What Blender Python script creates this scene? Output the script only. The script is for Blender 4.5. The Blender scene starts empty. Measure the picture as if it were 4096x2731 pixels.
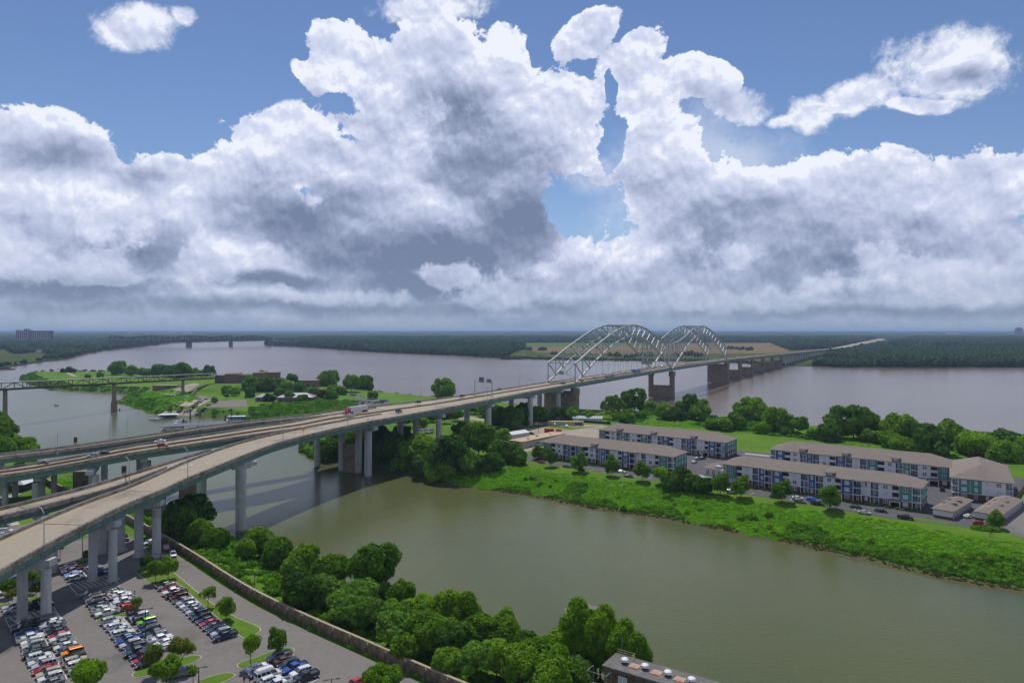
import bpy, bmesh, math, random
import numpy as np
from mathutils import Vector, Matrix, noise as mnoise

random.seed(7)
rng = np.random.default_rng(7)
C = bpy.context.scene.collection
SC = bpy.context.scene
PI = math.pi

# ------------------------------------------------------------------ camera
F_PX, HZ, CX, CAMZ = 2789.0, 1315.0, 2048.0, 83.0
cam = bpy.data.cameras.new('camera')
cam.sensor_width = 36.0
cam.lens = 36.0 * F_PX / 4096.0
cam.shift_y = -(1365.5 - HZ) / 4096.0
cam.clip_start = 1.0
cam.clip_end = 90000.0
cam_ob = bpy.data.objects.new('camera', cam)
cam_ob.location = (0, 0, CAMZ)
cam_ob.rotation_euler = (PI / 2, 0, 0)
C.objects.link(cam_ob)
SC.camera = cam_ob

SC.view_settings.view_transform = 'Standard'
SC.view_settings.look = 'None'
SC.view_settings.exposure = 0.0
SC.view_settings.gamma = 1.0
SC.view_settings.use_curve_mapping = False
SC.render.engine = 'CYCLES'
SC.cycles.max_bounces = 6
SC.cycles.diffuse_bounces = 2
SC.cycles.glossy_bounces = 3
SC.cycles.transmission_bounces = 3
SC.cycles.transparent_max_bounces = 6
SC.cycles.volume_bounces = 0
SC.cycles.sample_clamp_indirect = 4.0

# ------------------------------------------------------------------ sun
SUN_EL = math.radians(60)
SUN_DIR = Vector((-0.06, 0.50, 0.866)).normalized()
sl = bpy.data.lights.new('sun', 'SUN')
sl.energy = 3.5
sl.angle = math.radians(0.53)
sl.color = (1.0, 0.955, 0.88)
sun_ob = bpy.data.objects.new('sun', sl)
sun_ob.rotation_euler = SUN_DIR.to_track_quat('Z', 'Y').to_euler()
C.objects.link(sun_ob)


# ------------------------------------------------------------------ node helper
class NT:
    """small helper to write node trees as expressions"""
    def __init__(s, tree):
        s.t = tree
        s.n = tree.nodes
        s.l = tree.links

    def put(s, sock, v):
        if v is None:
            return
        if hasattr(v, 'is_linked') or hasattr(v, 'links'):
            s.l.new(v, sock)
        else:
            if hasattr(sock.default_value, '__len__') and not hasattr(v, '__len__'):
                v = [v] * len(sock.default_value)
            if hasattr(sock.default_value, '__len__') and len(sock.default_value) == 4 and len(v) == 3:
                v = (*v, 1.0)
            sock.default_value = v

    def m(s, op, a, b=None, c=None, clamp=False):
        n = s.n.new('ShaderNodeMath')
        n.operation = op
        n.use_clamp = clamp
        s.put(n.inputs[0], a)
        s.put(n.inputs[1], b)
        s.put(n.inputs[2], c)
        return n.outputs[0]

    def vm(s, op, a, b=None, out=0, scale=None):
        n = s.n.new('ShaderNodeVectorMath')
        n.operation = op
        s.put(n.inputs[0], a)
        s.put(n.inputs[1], b)
        if scale is not None:
            s.put(n.inputs['Scale'], scale)
        return n.outputs[out]

    def mapr(s, v, a, b, c=0.0, d=1.0, smooth=False):
        n = s.n.new('ShaderNodeMapRange')
        n.clamp = True
        if smooth:
            n.interpolation_type = 'SMOOTHSTEP'
        s.put(n.inputs[0], v)
        for k, q in enumerate((a, b, c, d)):
            s.put(n.inputs[1 + k], q)
        return n.outputs[0]

    def mix(s, f, a, b, mode='MIX'):
        n = s.n.new('ShaderNodeMix')
        n.data_type = 'RGBA'
        n.blend_type = mode
        s.put(n.inputs[0], f)
        s.put(n.inputs[6], a)
        s.put(n.inputs[7], b)
        return n.outputs[2]

    def noise(s, v, scale, detail=2, rough=0.5, dim='3D', out=0, dist=0.0):
        n = s.n.new('ShaderNodeTexNoise')
        n.noise_dimensions = dim
        s.put(n.inputs['Vector'], v)
        n.inputs['Scale'].default_value = scale
        n.inputs['Detail'].default_value = detail
        n.inputs['Roughness'].default_value = rough
        n.inputs['Distortion'].default_value = dist
        return n.outputs[out]

    def xyz(s, x=0.0, y=0.0, z=0.0):
        n = s.n.new('ShaderNodeCombineXYZ')
        s.put(n.inputs[0], x)
        s.put(n.inputs[1], y)
        s.put(n.inputs[2], z)
        return n.outputs[0]

    def sep(s, v):
        n = s.n.new('ShaderNodeSeparateXYZ')
        s.put(n.inputs[0], v)
        return n.outputs

    def ramp(s, f, stops, interp='LINEAR'):
        n = s.n.new('ShaderNodeValToRGB')
        cr = n.color_ramp
        cr.interpolation = interp
        cr.elements[0].position, cr.elements[0].color = stops[0][0], (*stops[0][1], 1)
        cr.elements[1].position, cr.elements[1].color = stops[-1][0], (*stops[-1][1], 1)
        for p, c in stops[1:-1]:
            e = cr.elements.new(p)
            e.color = (*c, 1)
        s.put(n.inputs[0], f)
        return n.outputs[0]

    def tc(s, out='Object'):
        return s.n.new('ShaderNodeTexCoord').outputs[out]

    def pos(s):
        return s.n.new('ShaderNodeNewGeometry').outputs['Position']


# ------------------------------------------------------------------ world sky with clouds
def build_world():
    w = bpy.data.worlds.new('World')
    SC.world = w
    w.use_nodes = True
    t = w.node_tree
    t.nodes.clear()
    N = NT(t)
    out = N.n.new('ShaderNodeOutputWorld')
    sky = N.n.new('ShaderNodeTexSky')
    sky.sky_type = 'NISHITA'
    sky.sun_disc = False
    sky.sun_elevation = SUN_EL
    sky.sun_rotation = math.atan2(SUN_DIR.x, SUN_DIR.y)
    sky.altitude = 80
    sky.air_density = 1.0
    sky.dust_density = 0.0
    sky.ozone_density = 6.0
    bg1 = N.n.new('ShaderNodeBackground')
    bg1.inputs[1].default_value = 0.088
    N.put(bg1.inputs[0], N.vm('MULTIPLY', sky.outputs[0], (1.03, 0.965, 1.0)))

    d = N.tc('Generated')
    dx, dy, dz = N.sep(d)
    hyp = N.m('SQRT', N.m('ADD', N.m('MULTIPLY', dx, dx), N.m('MULTIPLY', dy, dy)))
    az = N.m('ARCTAN2', dx, dy)
    V = N.m('DIVIDE', dz, N.m('MAXIMUM', hyp, 0.02))
    P = N.xyz(az, V, 0.0)

    K = 4096 / 2352.0
    def ang(px, py):
        px, py = px * K, py * K
        a = math.atan((px - CX) / F_PX)
        return a, (HZ - py) / F_PX * math.cos(a)

    # blob group
    g = bpy.data.node_groups.new('cloud_blob', 'ShaderNodeTree')
    for nm, ty in (('P', 'NodeSocketVector'), ('C', 'NodeSocketVector'), ('S', 'NodeSocketVector'), ('R', 'NodeSocketFloat')):
        g.interface.new_socket(nm, in_out='INPUT', socket_type=ty)
    g.interface.new_socket('F', in_out='OUTPUT', socket_type='NodeSocketFloat')
    G = NT(g)
    gi = g.nodes.new('NodeGroupInput')
    go = g.nodes.new('NodeGroupOutput')
    q = G.vm('SUBTRACT', gi.outputs[0], gi.outputs[1])
    vr = g.nodes.new('ShaderNodeVectorRotate')
    vr.rotation_type = 'Z_AXIS'
    G.l.new(q, vr.inputs['Vector'])
    G.l.new(gi.outputs[3], vr.inputs['Angle'])
    q = G.vm('DIVIDE', vr.outputs[0], gi.outputs[2])
    f = G.m('SUBTRACT', 1.0, G.vm('LENGTH', q, out=1))
    G.l.new(f, go.inputs[0])

    def blob(Pv, b):
        cx, cy, rx, ry = b[:4]
        rot = b[4] if len(b) > 4 else 0.0
        a, v = ang(cx, cy)
        k = K / F_PX * math.cos(a)
        n = N.n.new('ShaderNodeGroup')
        n.node_tree = g
        N.l.new(Pv, n.inputs[0])
        n.inputs[1].default_value = (a, v, 0)
        n.inputs[2].default_value = (rx * k * (1 if abs(rx) < 500 else 1), ry * k, 1)
        n.inputs[3].default_value = math.radians(rot)
        return n.outputs[0]

    def union(Pv, blobs, sm=0.25):
        cur = None
        for b in blobs:
            o = blob(Pv, b)
            if len(b) > 5:
                o = N.m('MULTIPLY', o, b[5])
            if cur is None:
                cur = o
            elif sm:
                cur = N.m('SMOOTH_MAX', cur, o, sm)
            else:
                cur = N.m('MAXIMUM', cur, o)
        return cur

    # large scale warp, then puffs
    w1 = N.noise(P, 7.0, 3, 0.55, '2D', out=1)
    w1 = N.vm('SUBTRACT', w1, (0.5, 0.5, 0.5))
    PW = N.vm('ADD', P, N.vm('SCALE', w1, scale=0.026))
    w2 = N.noise(P, 38.0, 3, 0.6, '2D', out=1)
    w2 = N.vm('SUBTRACT', w2, (0.5, 0.5, 0.5))
    PW2 = N.vm('ADD', PW, N.vm('SCALE', w2, scale=0.0085))

    def puff(Pv, scale, detail, rough):
        n = N.n.new('ShaderNodeTexVoronoi')
        n.voronoi_dimensions = '2D'
        n.feature = 'SMOOTH_F1'
        n.normalize = True
        N.put(n.inputs['Vector'], Pv)
        n.inputs['Scale'].default_value = scale
        n.inputs['Detail'].default_value = detail
        n.inputs['Roughness'].default_value = rough
        n.inputs['Lacunarity'].default_value = 2.25
        n.inputs['Smoothness'].default_value = 0.35
        return N.m('SUBTRACT', 1.0, n.outputs['Distance'])

    def field(Pv):
        a = puff(Pv, 15.0, 4.0, 0.62)
        b = N.noise(Pv, 9.0, 7, 0.62, '2D')
        return N.m('ADD', N.m('MULTIPLY', a, 0.55), N.m('MULTIPLY', b, 0.75))

    H0 = field(PW2)

    def relief_field(Pv):
        a = puff(Pv, 14.0, 3.0, 0.58)
        b = N.noise(Pv, 8.0, 4, 0.50, '2D')
        return N.m('ADD', N.m('MULTIPLY', a, 0.62), N.m('MULTIPLY', b, 0.75))
    R0 = relief_field(PW2)
    R1 = relief_field(N.vm('ADD', PW2, (0.003, 0.0095, 0)))
    fine = N.noise(PW2, 60.0, 5, 0.65, '2D')

    mass = [
        (60, 440, 290, 160), (100, 330, 150, 75), (240, 445, 170, 95), (10, 320, 100, 60),
        (420, 430, 160, 95), (590, 400, 130, 130), (700, 330, 120, 85),
        (840, 150, 140, 85, 20), (760, 200, 90, 40, 25), (1000, 130, 130, 110), (1160, 140, 90, 90),
        (1010, 300, 270, 180), (1270, 250, 130, 110), (1290, 330, 120, 110, 30),
        (980, 540, 420, 210), (640, 600, 420, 200), (1240, 480, 80, 110),
        (1350, 75, 110, 60, -30), (1440, 140, 110, 70, -40), (1500, 200, 110, 60, -20), (1610, 175, 85, 45, 20),
        (1490, 270, 80, 90), (1530, 360, 110, 120), (1580, 480, 160, 160),
        (1770, 430, 190, 60, -8), (1980, 420, 150, 85), (2080, 470, 230, 100, -18), (2330, 430, 90, 90),
        (1980, 600, 480, 170), (1560, 620, 220, 130),
        (1380, 600, 190, 90), (200, 620, 400, 170),
    ]
    small = [
        (310, 62, 105, 52, -12), (425, 38, 34, 26), (2190, 140, 150, 78, 14), (1975, 218, 82, 44, -8),
        (1855, 262, 60, 44, 20), (1915, 246, 95, 15, 8), (1705, 248, 85, 44, 28), (1385, 412, 50, 16),
        (2110, 236, 90, 16, 12), (980, 22, 130, 42, -8), (1800, 275, 60, 20),
    ]
    F1 = union(PW, mass, 0.22)
    low = N.mapr(V, 0.125, 0.055, 0.0, 0.9, True)      # low deck of cloud all round the horizon
    F1 = N.m('MAXIMUM', F1, N.m('SUBTRACT', N.m('MULTIPLY', low, 1.6), 0.7))
    # everything outside the picture keeps a broken cumulus cover of the same kind
    far = N.noise(P, 1.6, 3, 0.5, '2D')
    azout = N.mapr(N.m('ABSOLUTE', az), 0.70, 0.95, 0.0, 1.0)
    vout = N.mapr(V, 0.56, 0.72, 0.0, 1.0)
    outm = N.m('MAXIMUM', azout, vout)
    Fo = N.m('SUBTRACT', N.m('MULTIPLY', N.m('ADD', N.m('SUBTRACT', far, 0.50), N.mapr(V, 0.9, 0.15, -0.10, 0.10)), 5.0), 0.0)
    Fo = N.m('SUBTRACT', Fo, N.m('MULTIPLY', N.m('SUBTRACT', 1.0, outm), 3.0))
    F1 = N.m('MAXIMUM', F1, Fo)
    hole = union(PW, [(1350, 465, 115, 90), (775, 235, 75, 42), (1408, 335, 46, 110, 8), (1400, 205, 24, 55, -10), (430, 290, 150, 90), (1850, 330, 190, 60), (1238, 90, 34, 80)], 0.0)
    F1 = N.m('MINIMUM', F1, N.m('SUBTRACT', 0.30, N.m('MULTIPLY', hole, 0.75)))
    F2 = union(PW, small, 0.10)
    Hn = N.m('SUBTRACT', H0, 0.72)
    D1 = N.m('ADD', N.m('MULTIPLY', F1, 1.15), N.m('MULTIPLY', Hn, 1.8))
    D1 = N.m('ADD', D1, N.m('MULTIPLY', N.m('SUBTRACT', fine, 0.5), 0.16))
    D1 = N.m('ADD', D1, -0.10)
    M1 = N.mapr(D1, 0.0, 0.10, 0, 1, True)
    M1 = N.m('MULTIPLY', M1, N.mapr(F1, -0.15, -0.05, 0, 1, True))
    D2 = N.m('ADD', N.m('MULTIPLY', F2, 0.8), N.m('MULTIPLY', Hn, 1.5))
    D2 = N.m('ADD', D2, N.m('MULTIPLY', N.m('SUBTRACT', fine, 0.5), 0.5))
    M2 = N.m('MULTIPLY', N.mapr(D2, -0.10, 0.42, 0, 1, True), N.mapr(F2, -0.35, -0.10, 0, 1, True))
    # thin veil around the right tower
    veil = union(PW, [(1600, 430, 260, 230), (1700, 560, 420, 220), (1350, 400, 100, 60)], 0.2)
    Mv = N.m('MULTIPLY', N.mapr(N.m('ADD', veil, N.m('MULTIPLY', Hn, 0.8)), 0.0, 0.6, 0, 1, True), 0.45)
    M = N.m('MAXIMUM', N.m('MAXIMUM', M1, M2), Mv)

    # shading: thickness (dark bellies), relief of the puffs, sunlit rims
    relief = N.m('SUBTRACT', R0, R1)
    lumps = [b for b in mass if min(b[2], b[3]) < 175]
    La = union(PW2, lumps, 0.06)
    Lb = union(N.vm('ADD', PW2, (0.004, 0.020, 0)), lumps, 0.06)
    lump = N.m('SUBTRACT', La, Lb)
    lump = N.m('MULTIPLY', lump, N.mapr(La, 0.0, 0.75, 1.0, 0.35))
    big = N.m('SUBTRACT', N.noise(PW, 6.5, 2, 0.5, '2D'), N.noise(N.vm('ADD', PW, (0.006, 0.028, 0)), 6.5, 2, 0.5, '2D'))
    dark = union(PW2, [
        (1010, 590, 420, 120, 0, 1.5), (1200, 490, 150, 140, 0, 1.35), (1000, 650, 260, 50, 0, 1.6), (620, 645, 220, 30, 0, 1.5),
        (140, 655, 300, 50, 0, 1.2), (330, 570, 250, 90, 0, 0.9), (720, 500, 280, 120, 0, 0.85),
        (110, 370, 180, 60, -10, 0.7), (1050, 260, 150, 100, 0, 0.75), (1130, 380, 200, 130, 0, 0.8), (330, 400, 110, 50, -20, 0.5),
        (1900, 600, 450, 130, 0, 0.75), (1650, 560, 260, 170, 0, 0.6), (2230, 175, 110, 36, 8, 0.9), (700, 706, 900, 26, 0, 0.9), (2050, 716, 900, 22, 0, 0.9),
        (1350, 590, 230, 60, 0, 0.4), (820, 330, 160, 70, 0, 0.4),
    ], 0.15)
    dark = N.m('MAXIMUM', dark, 0.0)
    front = union(PW2, [(120, 602, 120, 40), (240, 640, 80, 13), (470, 600, 120, 50, -25), (450, 640, 80, 30), (560, 580, 70, 34), (760, 680, 150, 20),
                        (1060, 635, 75, 32), (1150, 680, 110, 30), (1370, 585, 140, 58),
                        (1420, 690, 130, 28), (1560, 688, 150, 28), (1680, 590, 65, 30, -20), (1730, 682, 150, 28), (1930, 650, 110, 36), (2060, 610, 85, 55),
                        (2170, 640, 110, 45), (2320, 620, 60, 30), (300, 480, 90, 50, -30), (330, 520, 60, 60, -50), (960, 300, 60, 90, 40), (690, 440, 60, 24, 30), (1260, 620, 60, 26)], 0.1)
    D3 = N.m('ADD', N.m('MULTIPLY', front, 0.60), N.m('MULTIPLY', Hn, 2.6))
    M3 = N.mapr(D3, -0.06, 0.40, 0, 1, True)
    B = N.m('ADD', 0.83, N.m('MULTIPLY', relief, 1.75))
    B = N.m('ADD', B, N.m('ADD', N.m('MULTIPLY', lump, 0.42), N.m('MULTIPLY', big, 0.85)))
    B = N.m('SUBTRACT', B, N.m('MULTIPLY', N.m('MULTIPLY', dark, N.m('SUBTRACT', 1.0, N.m('MULTIPLY', M3, 0.80))), 0.88))
    B = N.m('ADD', B, N.m('MULTIPLY', M3, 0.07))
    B = N.m('ADD', B, N.m('MULTIPLY', N.mapr(N.m('MAXIMUM', D1, D2), 0.0, 0.5, 1, 0), 0.14))
    B = N.m('ADD', B, N.m('MULTIPLY', N.m('SUBTRACT', fine, 0.5), 0.20))
    B = N.m('SUBTRACT', B, N.mapr(N.m('SUBTRACT', H0, 0.72), 0.0, -0.3, 0.0, 0.20))
    B = N.m('MULTIPLY', B, N.mapr(V, 0.0, 0.30, 0.86, 1.0))
    col = N.ramp(B, [(0.0, (0.185, 0.235, 0.37)), (0.3, (0.29, 0.35, 0.51)), (0.52, (0.43, 0.49, 0.68)), (0.72, (0.56, 0.62, 0.81)), (0.90, (0.70, 0.75, 0.92)), (1.0, (0.86, 0.895, 0.99))])
    # air between the viewer and clouds low on the horizon
    airf = N.mapr(V, 0.16, 0.0, 0.0, 0.97)
    airf = N.m('POWER', airf, 3.0)
    col = N.mix(airf, col, (0.25, 0.335, 0.465))
    bg2 = N.n.new('ShaderNodeBackground')
    N.l.new(col, bg2.inputs[0])
    bg2.inputs[1].default_value = 1.0
    Mf = N.m('MULTIPLY', M, N.mapr(M2, 0.0, 1.0, 1.0, 1.0))
    Mf = N.m('MAXIMUM', Mf, N.mapr(V, 0.055, 0.03, 0, 1))
    mx = N.n.new('ShaderNodeMixShader')
    N.put(mx.inputs[0], Mf)
    N.l.new(bg1.outputs[0], mx.inputs[1])
    N.l.new(bg2.outputs[0], mx.inputs[2])
    N.l.new(mx.outputs[0], out.inputs['Surface'])
    w.cycles.sampling_method = 'MANUAL'
    w.cycles.sample_map_resolution = 512


build_world()
# ------------------------------------------------------------------ helpers
def S(px, py, z=0.0):
    """ground point seen at a pixel of the photograph, for a known height"""
    Y = F_PX * (CAMZ - z) / (py - HZ)
    return ((px - CX) / F_PX * Y, Y)


def S3(px, py, z=0.0):
    x, y = S(px, py, z)
    return Vector((x, y, z))


def tag(o, label=None, cat=None, group=None, kind=None):
    if label: o['label'] = label
    if cat: o['category'] = cat
    if group: o['group'] = group
    if kind: o['kind'] = kind
    return o


def link(o, parent=None):
    C.objects.link(o)
    if parent is not None:
        o.parent = parent
    return o


def empty(name, loc=(0, 0, 0), rz=0.0):
    o = bpy.data.objects.new(name, None)
    o.location = loc
    o.rotation_euler = (0, 0, rz)
    o.empty_display_size = 1
    return link(o)


def new_mesh(name, verts, faces, mat=None, smooth=False):
    me = bpy.data.meshes.new(name)
    me.from_pydata([tuple(v) for v in verts], [], faces)
    mats = mat if isinstance(mat, (list, tuple)) else [mat]
    for m in mats:
        if m is not None:
            me.materials.append(m)
    if smooth:
        me.shade_smooth()
    me.update()
    return me


def obj(name, me, parent=None, loc=None, rz=None, scale=None):
    o = bpy.data.objects.new(name, me)
    if loc is not None: o.location = loc
    if rz is not None: o.rotation_euler = (0, 0, rz)
    if scale is not None: o.scale = scale
    return link(o, parent)


class MB:
    """collects boxes, bars, tubes and prisms into one mesh"""
    def __init__(s):
        s.v, s.f, s.mi = [], [], []
        s.cur = 0

    def add(s, vs, fs):
        b = len(s.v)
        s.v += [tuple(v) for v in vs]
        s.f += [[b + i for i in f] for f in fs]
        s.mi += [s.cur] * len(fs)
        return s

    def box(s, x0, x1, y0, y1, z0, z1):
        vs = [(x0, y0, z0), (x1, y0, z0), (x1, y1, z0), (x0, y1, z0), (x0, y0, z1), (x1, y0, z1), (x1, y1, z1), (x0, y1, z1)]
        return s.add(vs, [(0, 3, 2, 1), (4, 5, 6, 7), (0, 1, 5, 4), (1, 2, 6, 5), (2, 3, 7, 6), (3, 0, 4, 7)])

    def bar(s, a, b, w, h=None, up=(0, 0, 1)):
        h = h or w
        a, b = Vector(a), Vector(b)
        d = (b - a)
        if d.length < 1e-6: return s
        d.normalize()
        u = Vector(up)
        if abs(d.dot(u)) > 0.99: u = Vector((0, 1, 0))
        sx = d.cross(u).normalized() * (w / 2)
        sz = sx.cross(d).normalized() * (h / 2)
        vs = []
        for p in (a, b):
            vs += [p - sx - sz, p + sx - sz, p + sx + sz, p - sx + sz]
        return s.add(vs, [(3, 2, 1, 0), (4, 5, 6, 7), (0, 1, 5, 4), (1, 2, 6, 5), (2, 3, 7, 6), (3, 0, 4, 7)])

    def tube(s, a, b, r0, r1=None, n=8, cap=True):
        r1 = r0 if r1 is None else r1
        a, b = Vector(a), Vector(b)
        d = (b - a).normalized()
        u = Vector((0, 0, 1)) if abs(d.z) < 0.9 else Vector((1, 0, 0))
        sx = d.cross(u).normalized()
        sy = d.cross(sx).normalized()
        vs = []
        for p, r in ((a, r0), (b, r1)):
            for k in range(n):
                t = 2 * PI * k / n
                vs.append(p + sx * (math.cos(t) * r) + sy * (math.sin(t) * r))
        fs = [(k, (k + 1) % n, n + (k + 1) % n, n + k) for k in range(n)]
        if cap:
            fs += [tuple(range(n))[::-1], tuple(range(n, 2 * n))]
        return s.add(vs, fs)

    def prism(s, poly, z0, z1):
        n = len(poly)
        vs = [(p[0], p[1], z0) for p in poly] + [(p[0], p[1], z1) for p in poly]
        fs = [(k, (k + 1) % n, n + (k + 1) % n, n + k) for k in range(n)]
        fs += [tuple(range(n))[::-1], tuple(range(n, 2 * n))]
        return s.add(vs, fs)

    def quad(s, *p):
        return s.add(p, [tuple(range(len(p)))])

    def mesh(s, name, mat, smooth=False):
        me = new_mesh(name, s.v, s.f, mat, smooth)
        if max(s.mi or [0]) > 0:
            me.polygons.foreach_set('material_index', s.mi)
        return me

    def build(s, name, mat, parent=None, smooth=False, **k):
        return obj(name, s.mesh(name, mat, smooth), parent, **k)


# ------------------------------------------------------------------ materials
MATS = {}


def pmat(name, col, rough=0.8, var=0.18, scale=0.6, metal=0.0, bump=0.0, bscale=None, spec=0.3, col2=None, f2=0.0, s2=0.15, coat=0.0, objcol=False, detail=4):
    """principled with noise grain; col2 is a wear/stain tone mixed in by a broad noise"""
    if name in MATS: return MATS[name]
    m = bpy.data.materials.new(name)
    m.use_nodes = True
    N = NT(m.node_tree)
    b = N.n['Principled BSDF']
    co = N.tc('Object')
    n1 = N.noise(co, scale, detail, 0.6)
    lo, hi = 1 - var, 1 + var
    k = N.mapr(n1, 0.3, 0.7, lo, hi)
    base = tuple(col)
    if objcol:
        oi = N.n.new('ShaderNodeObjectInfo')
        base = oi.outputs['Color']
    c = N.vm('SCALE', base, scale=k) if not objcol else N.vm('SCALE', base, scale=k)
    if col2 is not None:
        n2 = N.noise(co, s2, 5, 0.65)
        c = N.mix(N.mapr(n2, 0.62 - f2 * 0.4, 0.72 - f2 * 0.2, 0, 1), c, (*col2, 1))
    N.put(b.inputs['Base Color'], c)
    b.inputs['Roughness'].default_value = rough
    b.inputs['Metallic'].default_value = metal
    b.inputs['Specular IOR Level'].default_value = spec
    if coat: b.inputs['Coat Weight'].default_value = coat
    if bump:
        bn = N.n.new('ShaderNodeBump')
        bn.inputs['Strength'].default_value = bump
        bn.inputs['Distance'].default_value = 0.1
        N.l.new(N.noise(co, bscale or scale * 4, 4, 0.6), bn.inputs['Height'])
        N.l.new(bn.outputs[0], b.inputs['Normal'])
    MATS[name] = m
    return m


def foliage_mat(name, c1, c2, trans=0.28, scale=0.35, rnd=0.35):
    m = bpy.data.materials.new(name)
    m.use_nodes = True
    N = NT(m.node_tree)
    N.n.remove(N.n['Principled BSDF'])
    outn = N.n['Material Output']
    co = N.pos()
    n1 = N.noise(co, scale, 3, 0.6)
    n2 = N.noise(co, 2.6, 2, 0.6)
    oi = N.n.new('ShaderNodeObjectInfo')
    f = N.m('ADD', N.m('MULTIPLY', N.m('SUBTRACT', n1, 0.5), 1.6), N.m('MULTIPLY', N.m('SUBTRACT', n2, 0.5), 1.1))
    f = N.m('ADD', N.m('ADD', f, 0.4), N.m('MULTIPLY', N.m('SUBTRACT', oi.outputs['Random'], 0.5), rnd * 2), clamp=True)
    c = N.mix(f, (*c1, 1), (*c2, 1))
    d = N.n.new('ShaderNodeBsdfDiffuse')
    N.put(d.inputs[0], c)
    t = N.n.new('ShaderNodeBsdfTranslucent')
    N.put(t.inputs[0], N.mix(1.0, c, (1.0, 1.15, 0.45, 1), 'MULTIPLY'))
    mx = N.n.new('ShaderNodeMixShader')
    mx.inputs[0].default_value = trans
    N.l.new(d.outputs[0], mx.inputs[1])
    N.l.new(t.outputs[0], mx.inputs[2])
    gl = N.n.new('ShaderNodeBsdfGlossy')
    gl.inputs['Roughness'].default_value = 0.6
    gl.inputs['Color'].default_value = (0.5, 0.55, 0.5, 1)
    mx2 = N.n.new('ShaderNodeMixShader')
    mx2.inputs[0].default_value = 0.015
    N.l.new(mx.outputs[0], mx2.inputs[1])
    N.l.new(gl.outputs[0], mx2.inputs[2])
    N.l.new(mx2.outputs[0], outn.inputs[0])
    MATS[name] = m
    return m


M_DECK = pmat('deck_concrete', (0.31, 0.262, 0.20), 0.85, 0.10, 0.8, col2=(0.19, 0.165, 0.135), f2=0.25, s2=0.06, bump=0.1)
M_CONC = pmat('pier_concrete', (0.44, 0.445, 0.44), 0.85, 0.08, 0.5, col2=(0.33, 0.33, 0.31), f2=0.15, s2=0.12, bump=0.15)
M_PARAPET = pmat('parapet_concrete', (0.33, 0.285, 0.225), 0.85, 0.22, 0.7, col2=(0.16, 0.125, 0.085), f2=0.4, s2=0.25)
M_TEAL = pmat('teal_girder_paint', (0.13, 0.235, 0.205), 0.5, 0.12, 0.25, col2=(0.165, 0.155, 0.12), f2=0.10, s2=0.12)
M_STEEL = pmat('arch_steel_paint', (0.32, 0.365, 0.345), 0.45, 0.10, 0.3)
M_OLDPIER = pmat('old_brown_concrete', (0.25, 0.195, 0.14), 0.9, 0.20, 0.5, col2=(0.14, 0.11, 0.08), f2=0.3, s2=0.2, bump=0.2)
M_GALV = pmat('galvanised_metal', (0.34, 0.35, 0.35), 0.5, 0.08, 2.0, metal=0.3)
M_DARKMETAL = pmat('dark_metal', (0.03, 0.028, 0.026), 0.5, 0.15, 2.0)
M_WHITE = pmat('white_paint', (0.72, 0.72, 0.70), 0.7, 0.12, 2.0)
M_YELLOW = pmat('yellow_paint', (0.60, 0.38, 0.05), 0.7, 0.15, 1.0)
M_ASPHALT = pmat('asphalt', (0.175, 0.158, 0.146), 0.9, 0.11, 0.9, col2=(0.115, 0.108, 0.10), f2=0.22, s2=0.05, bump=0.15)
M_ASPHALT_DARK = pmat('dark_asphalt', (0.085, 0.085, 0.09), 0.9, 0.14, 0.7, col2=(0.12, 0.115, 0.11), f2=0.2, s2=0.08)
M_KERB = pmat('kerb_concrete', (0.40, 0.36, 0.28), 0.85, 0.18, 0.8)
M_FLOODWALL = pmat('floodwall_concrete', (0.22, 0.17, 0.11), 0.92, 0.30, 0.9, col2=(0.07, 0.055, 0.04), f2=0.45, s2=0.35, bump=0.25)
M_WALLTOP = pmat('wall_coping', (0.36, 0.29, 0.20), 0.9, 0.2, 1.0)
M_GLASS = pmat('window_glass', (0.035, 0.045, 0.06), 0.08, 0.3, 0.8, spec=0.8)
M_GRASS = pmat('grass', (0.07, 0.135, 0.016), 0.9, 0.35, 0.25, col2=(0.12, 0.155, 0.03), f2=0.35, s2=0.05, bump=0.8, bscale=3.0, spec=0.1, detail=8)
M_LAWN = pmat('mown_lawn', (0.085, 0.165, 0.014), 0.9, 0.22, 0.35, col2=(0.12, 0.17, 0.028), f2=0.35, s2=0.06, bump=0.4, bscale=4.0, spec=0.1, detail=8)
M_FOREST_FLOOR = pmat('forest_floor', (0.010, 0.024, 0.014), 1.0, 0.4, 0.02, spec=0.0)
M_DIRT = pmat('bare_earth', (0.20, 0.155, 0.10), 0.95, 0.25, 0.3)
M_FIELD = pmat('ploughed_field', (0.20, 0.135, 0.085), 1.0, 0.25, 0.01, col2=(0.13, 0.12, 0.05), f2=0.4, s2=0.006, spec=0.0)
M_CROP = pmat('green_crop', (0.085, 0.15, 0.035), 1.0, 0.2, 0.01, spec=0.0)
M_BANKGRASS = pmat('bank_grass', (0.050, 0.080, 0.024), 1.0, 0.35, 0.03, col2=(0.16, 0.13, 0.06), f2=0.3, s2=0.02, spec=0.0)
M_BARK = pmat('bark', (0.09, 0.07, 0.05), 0.95, 0.25, 3.0)


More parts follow.
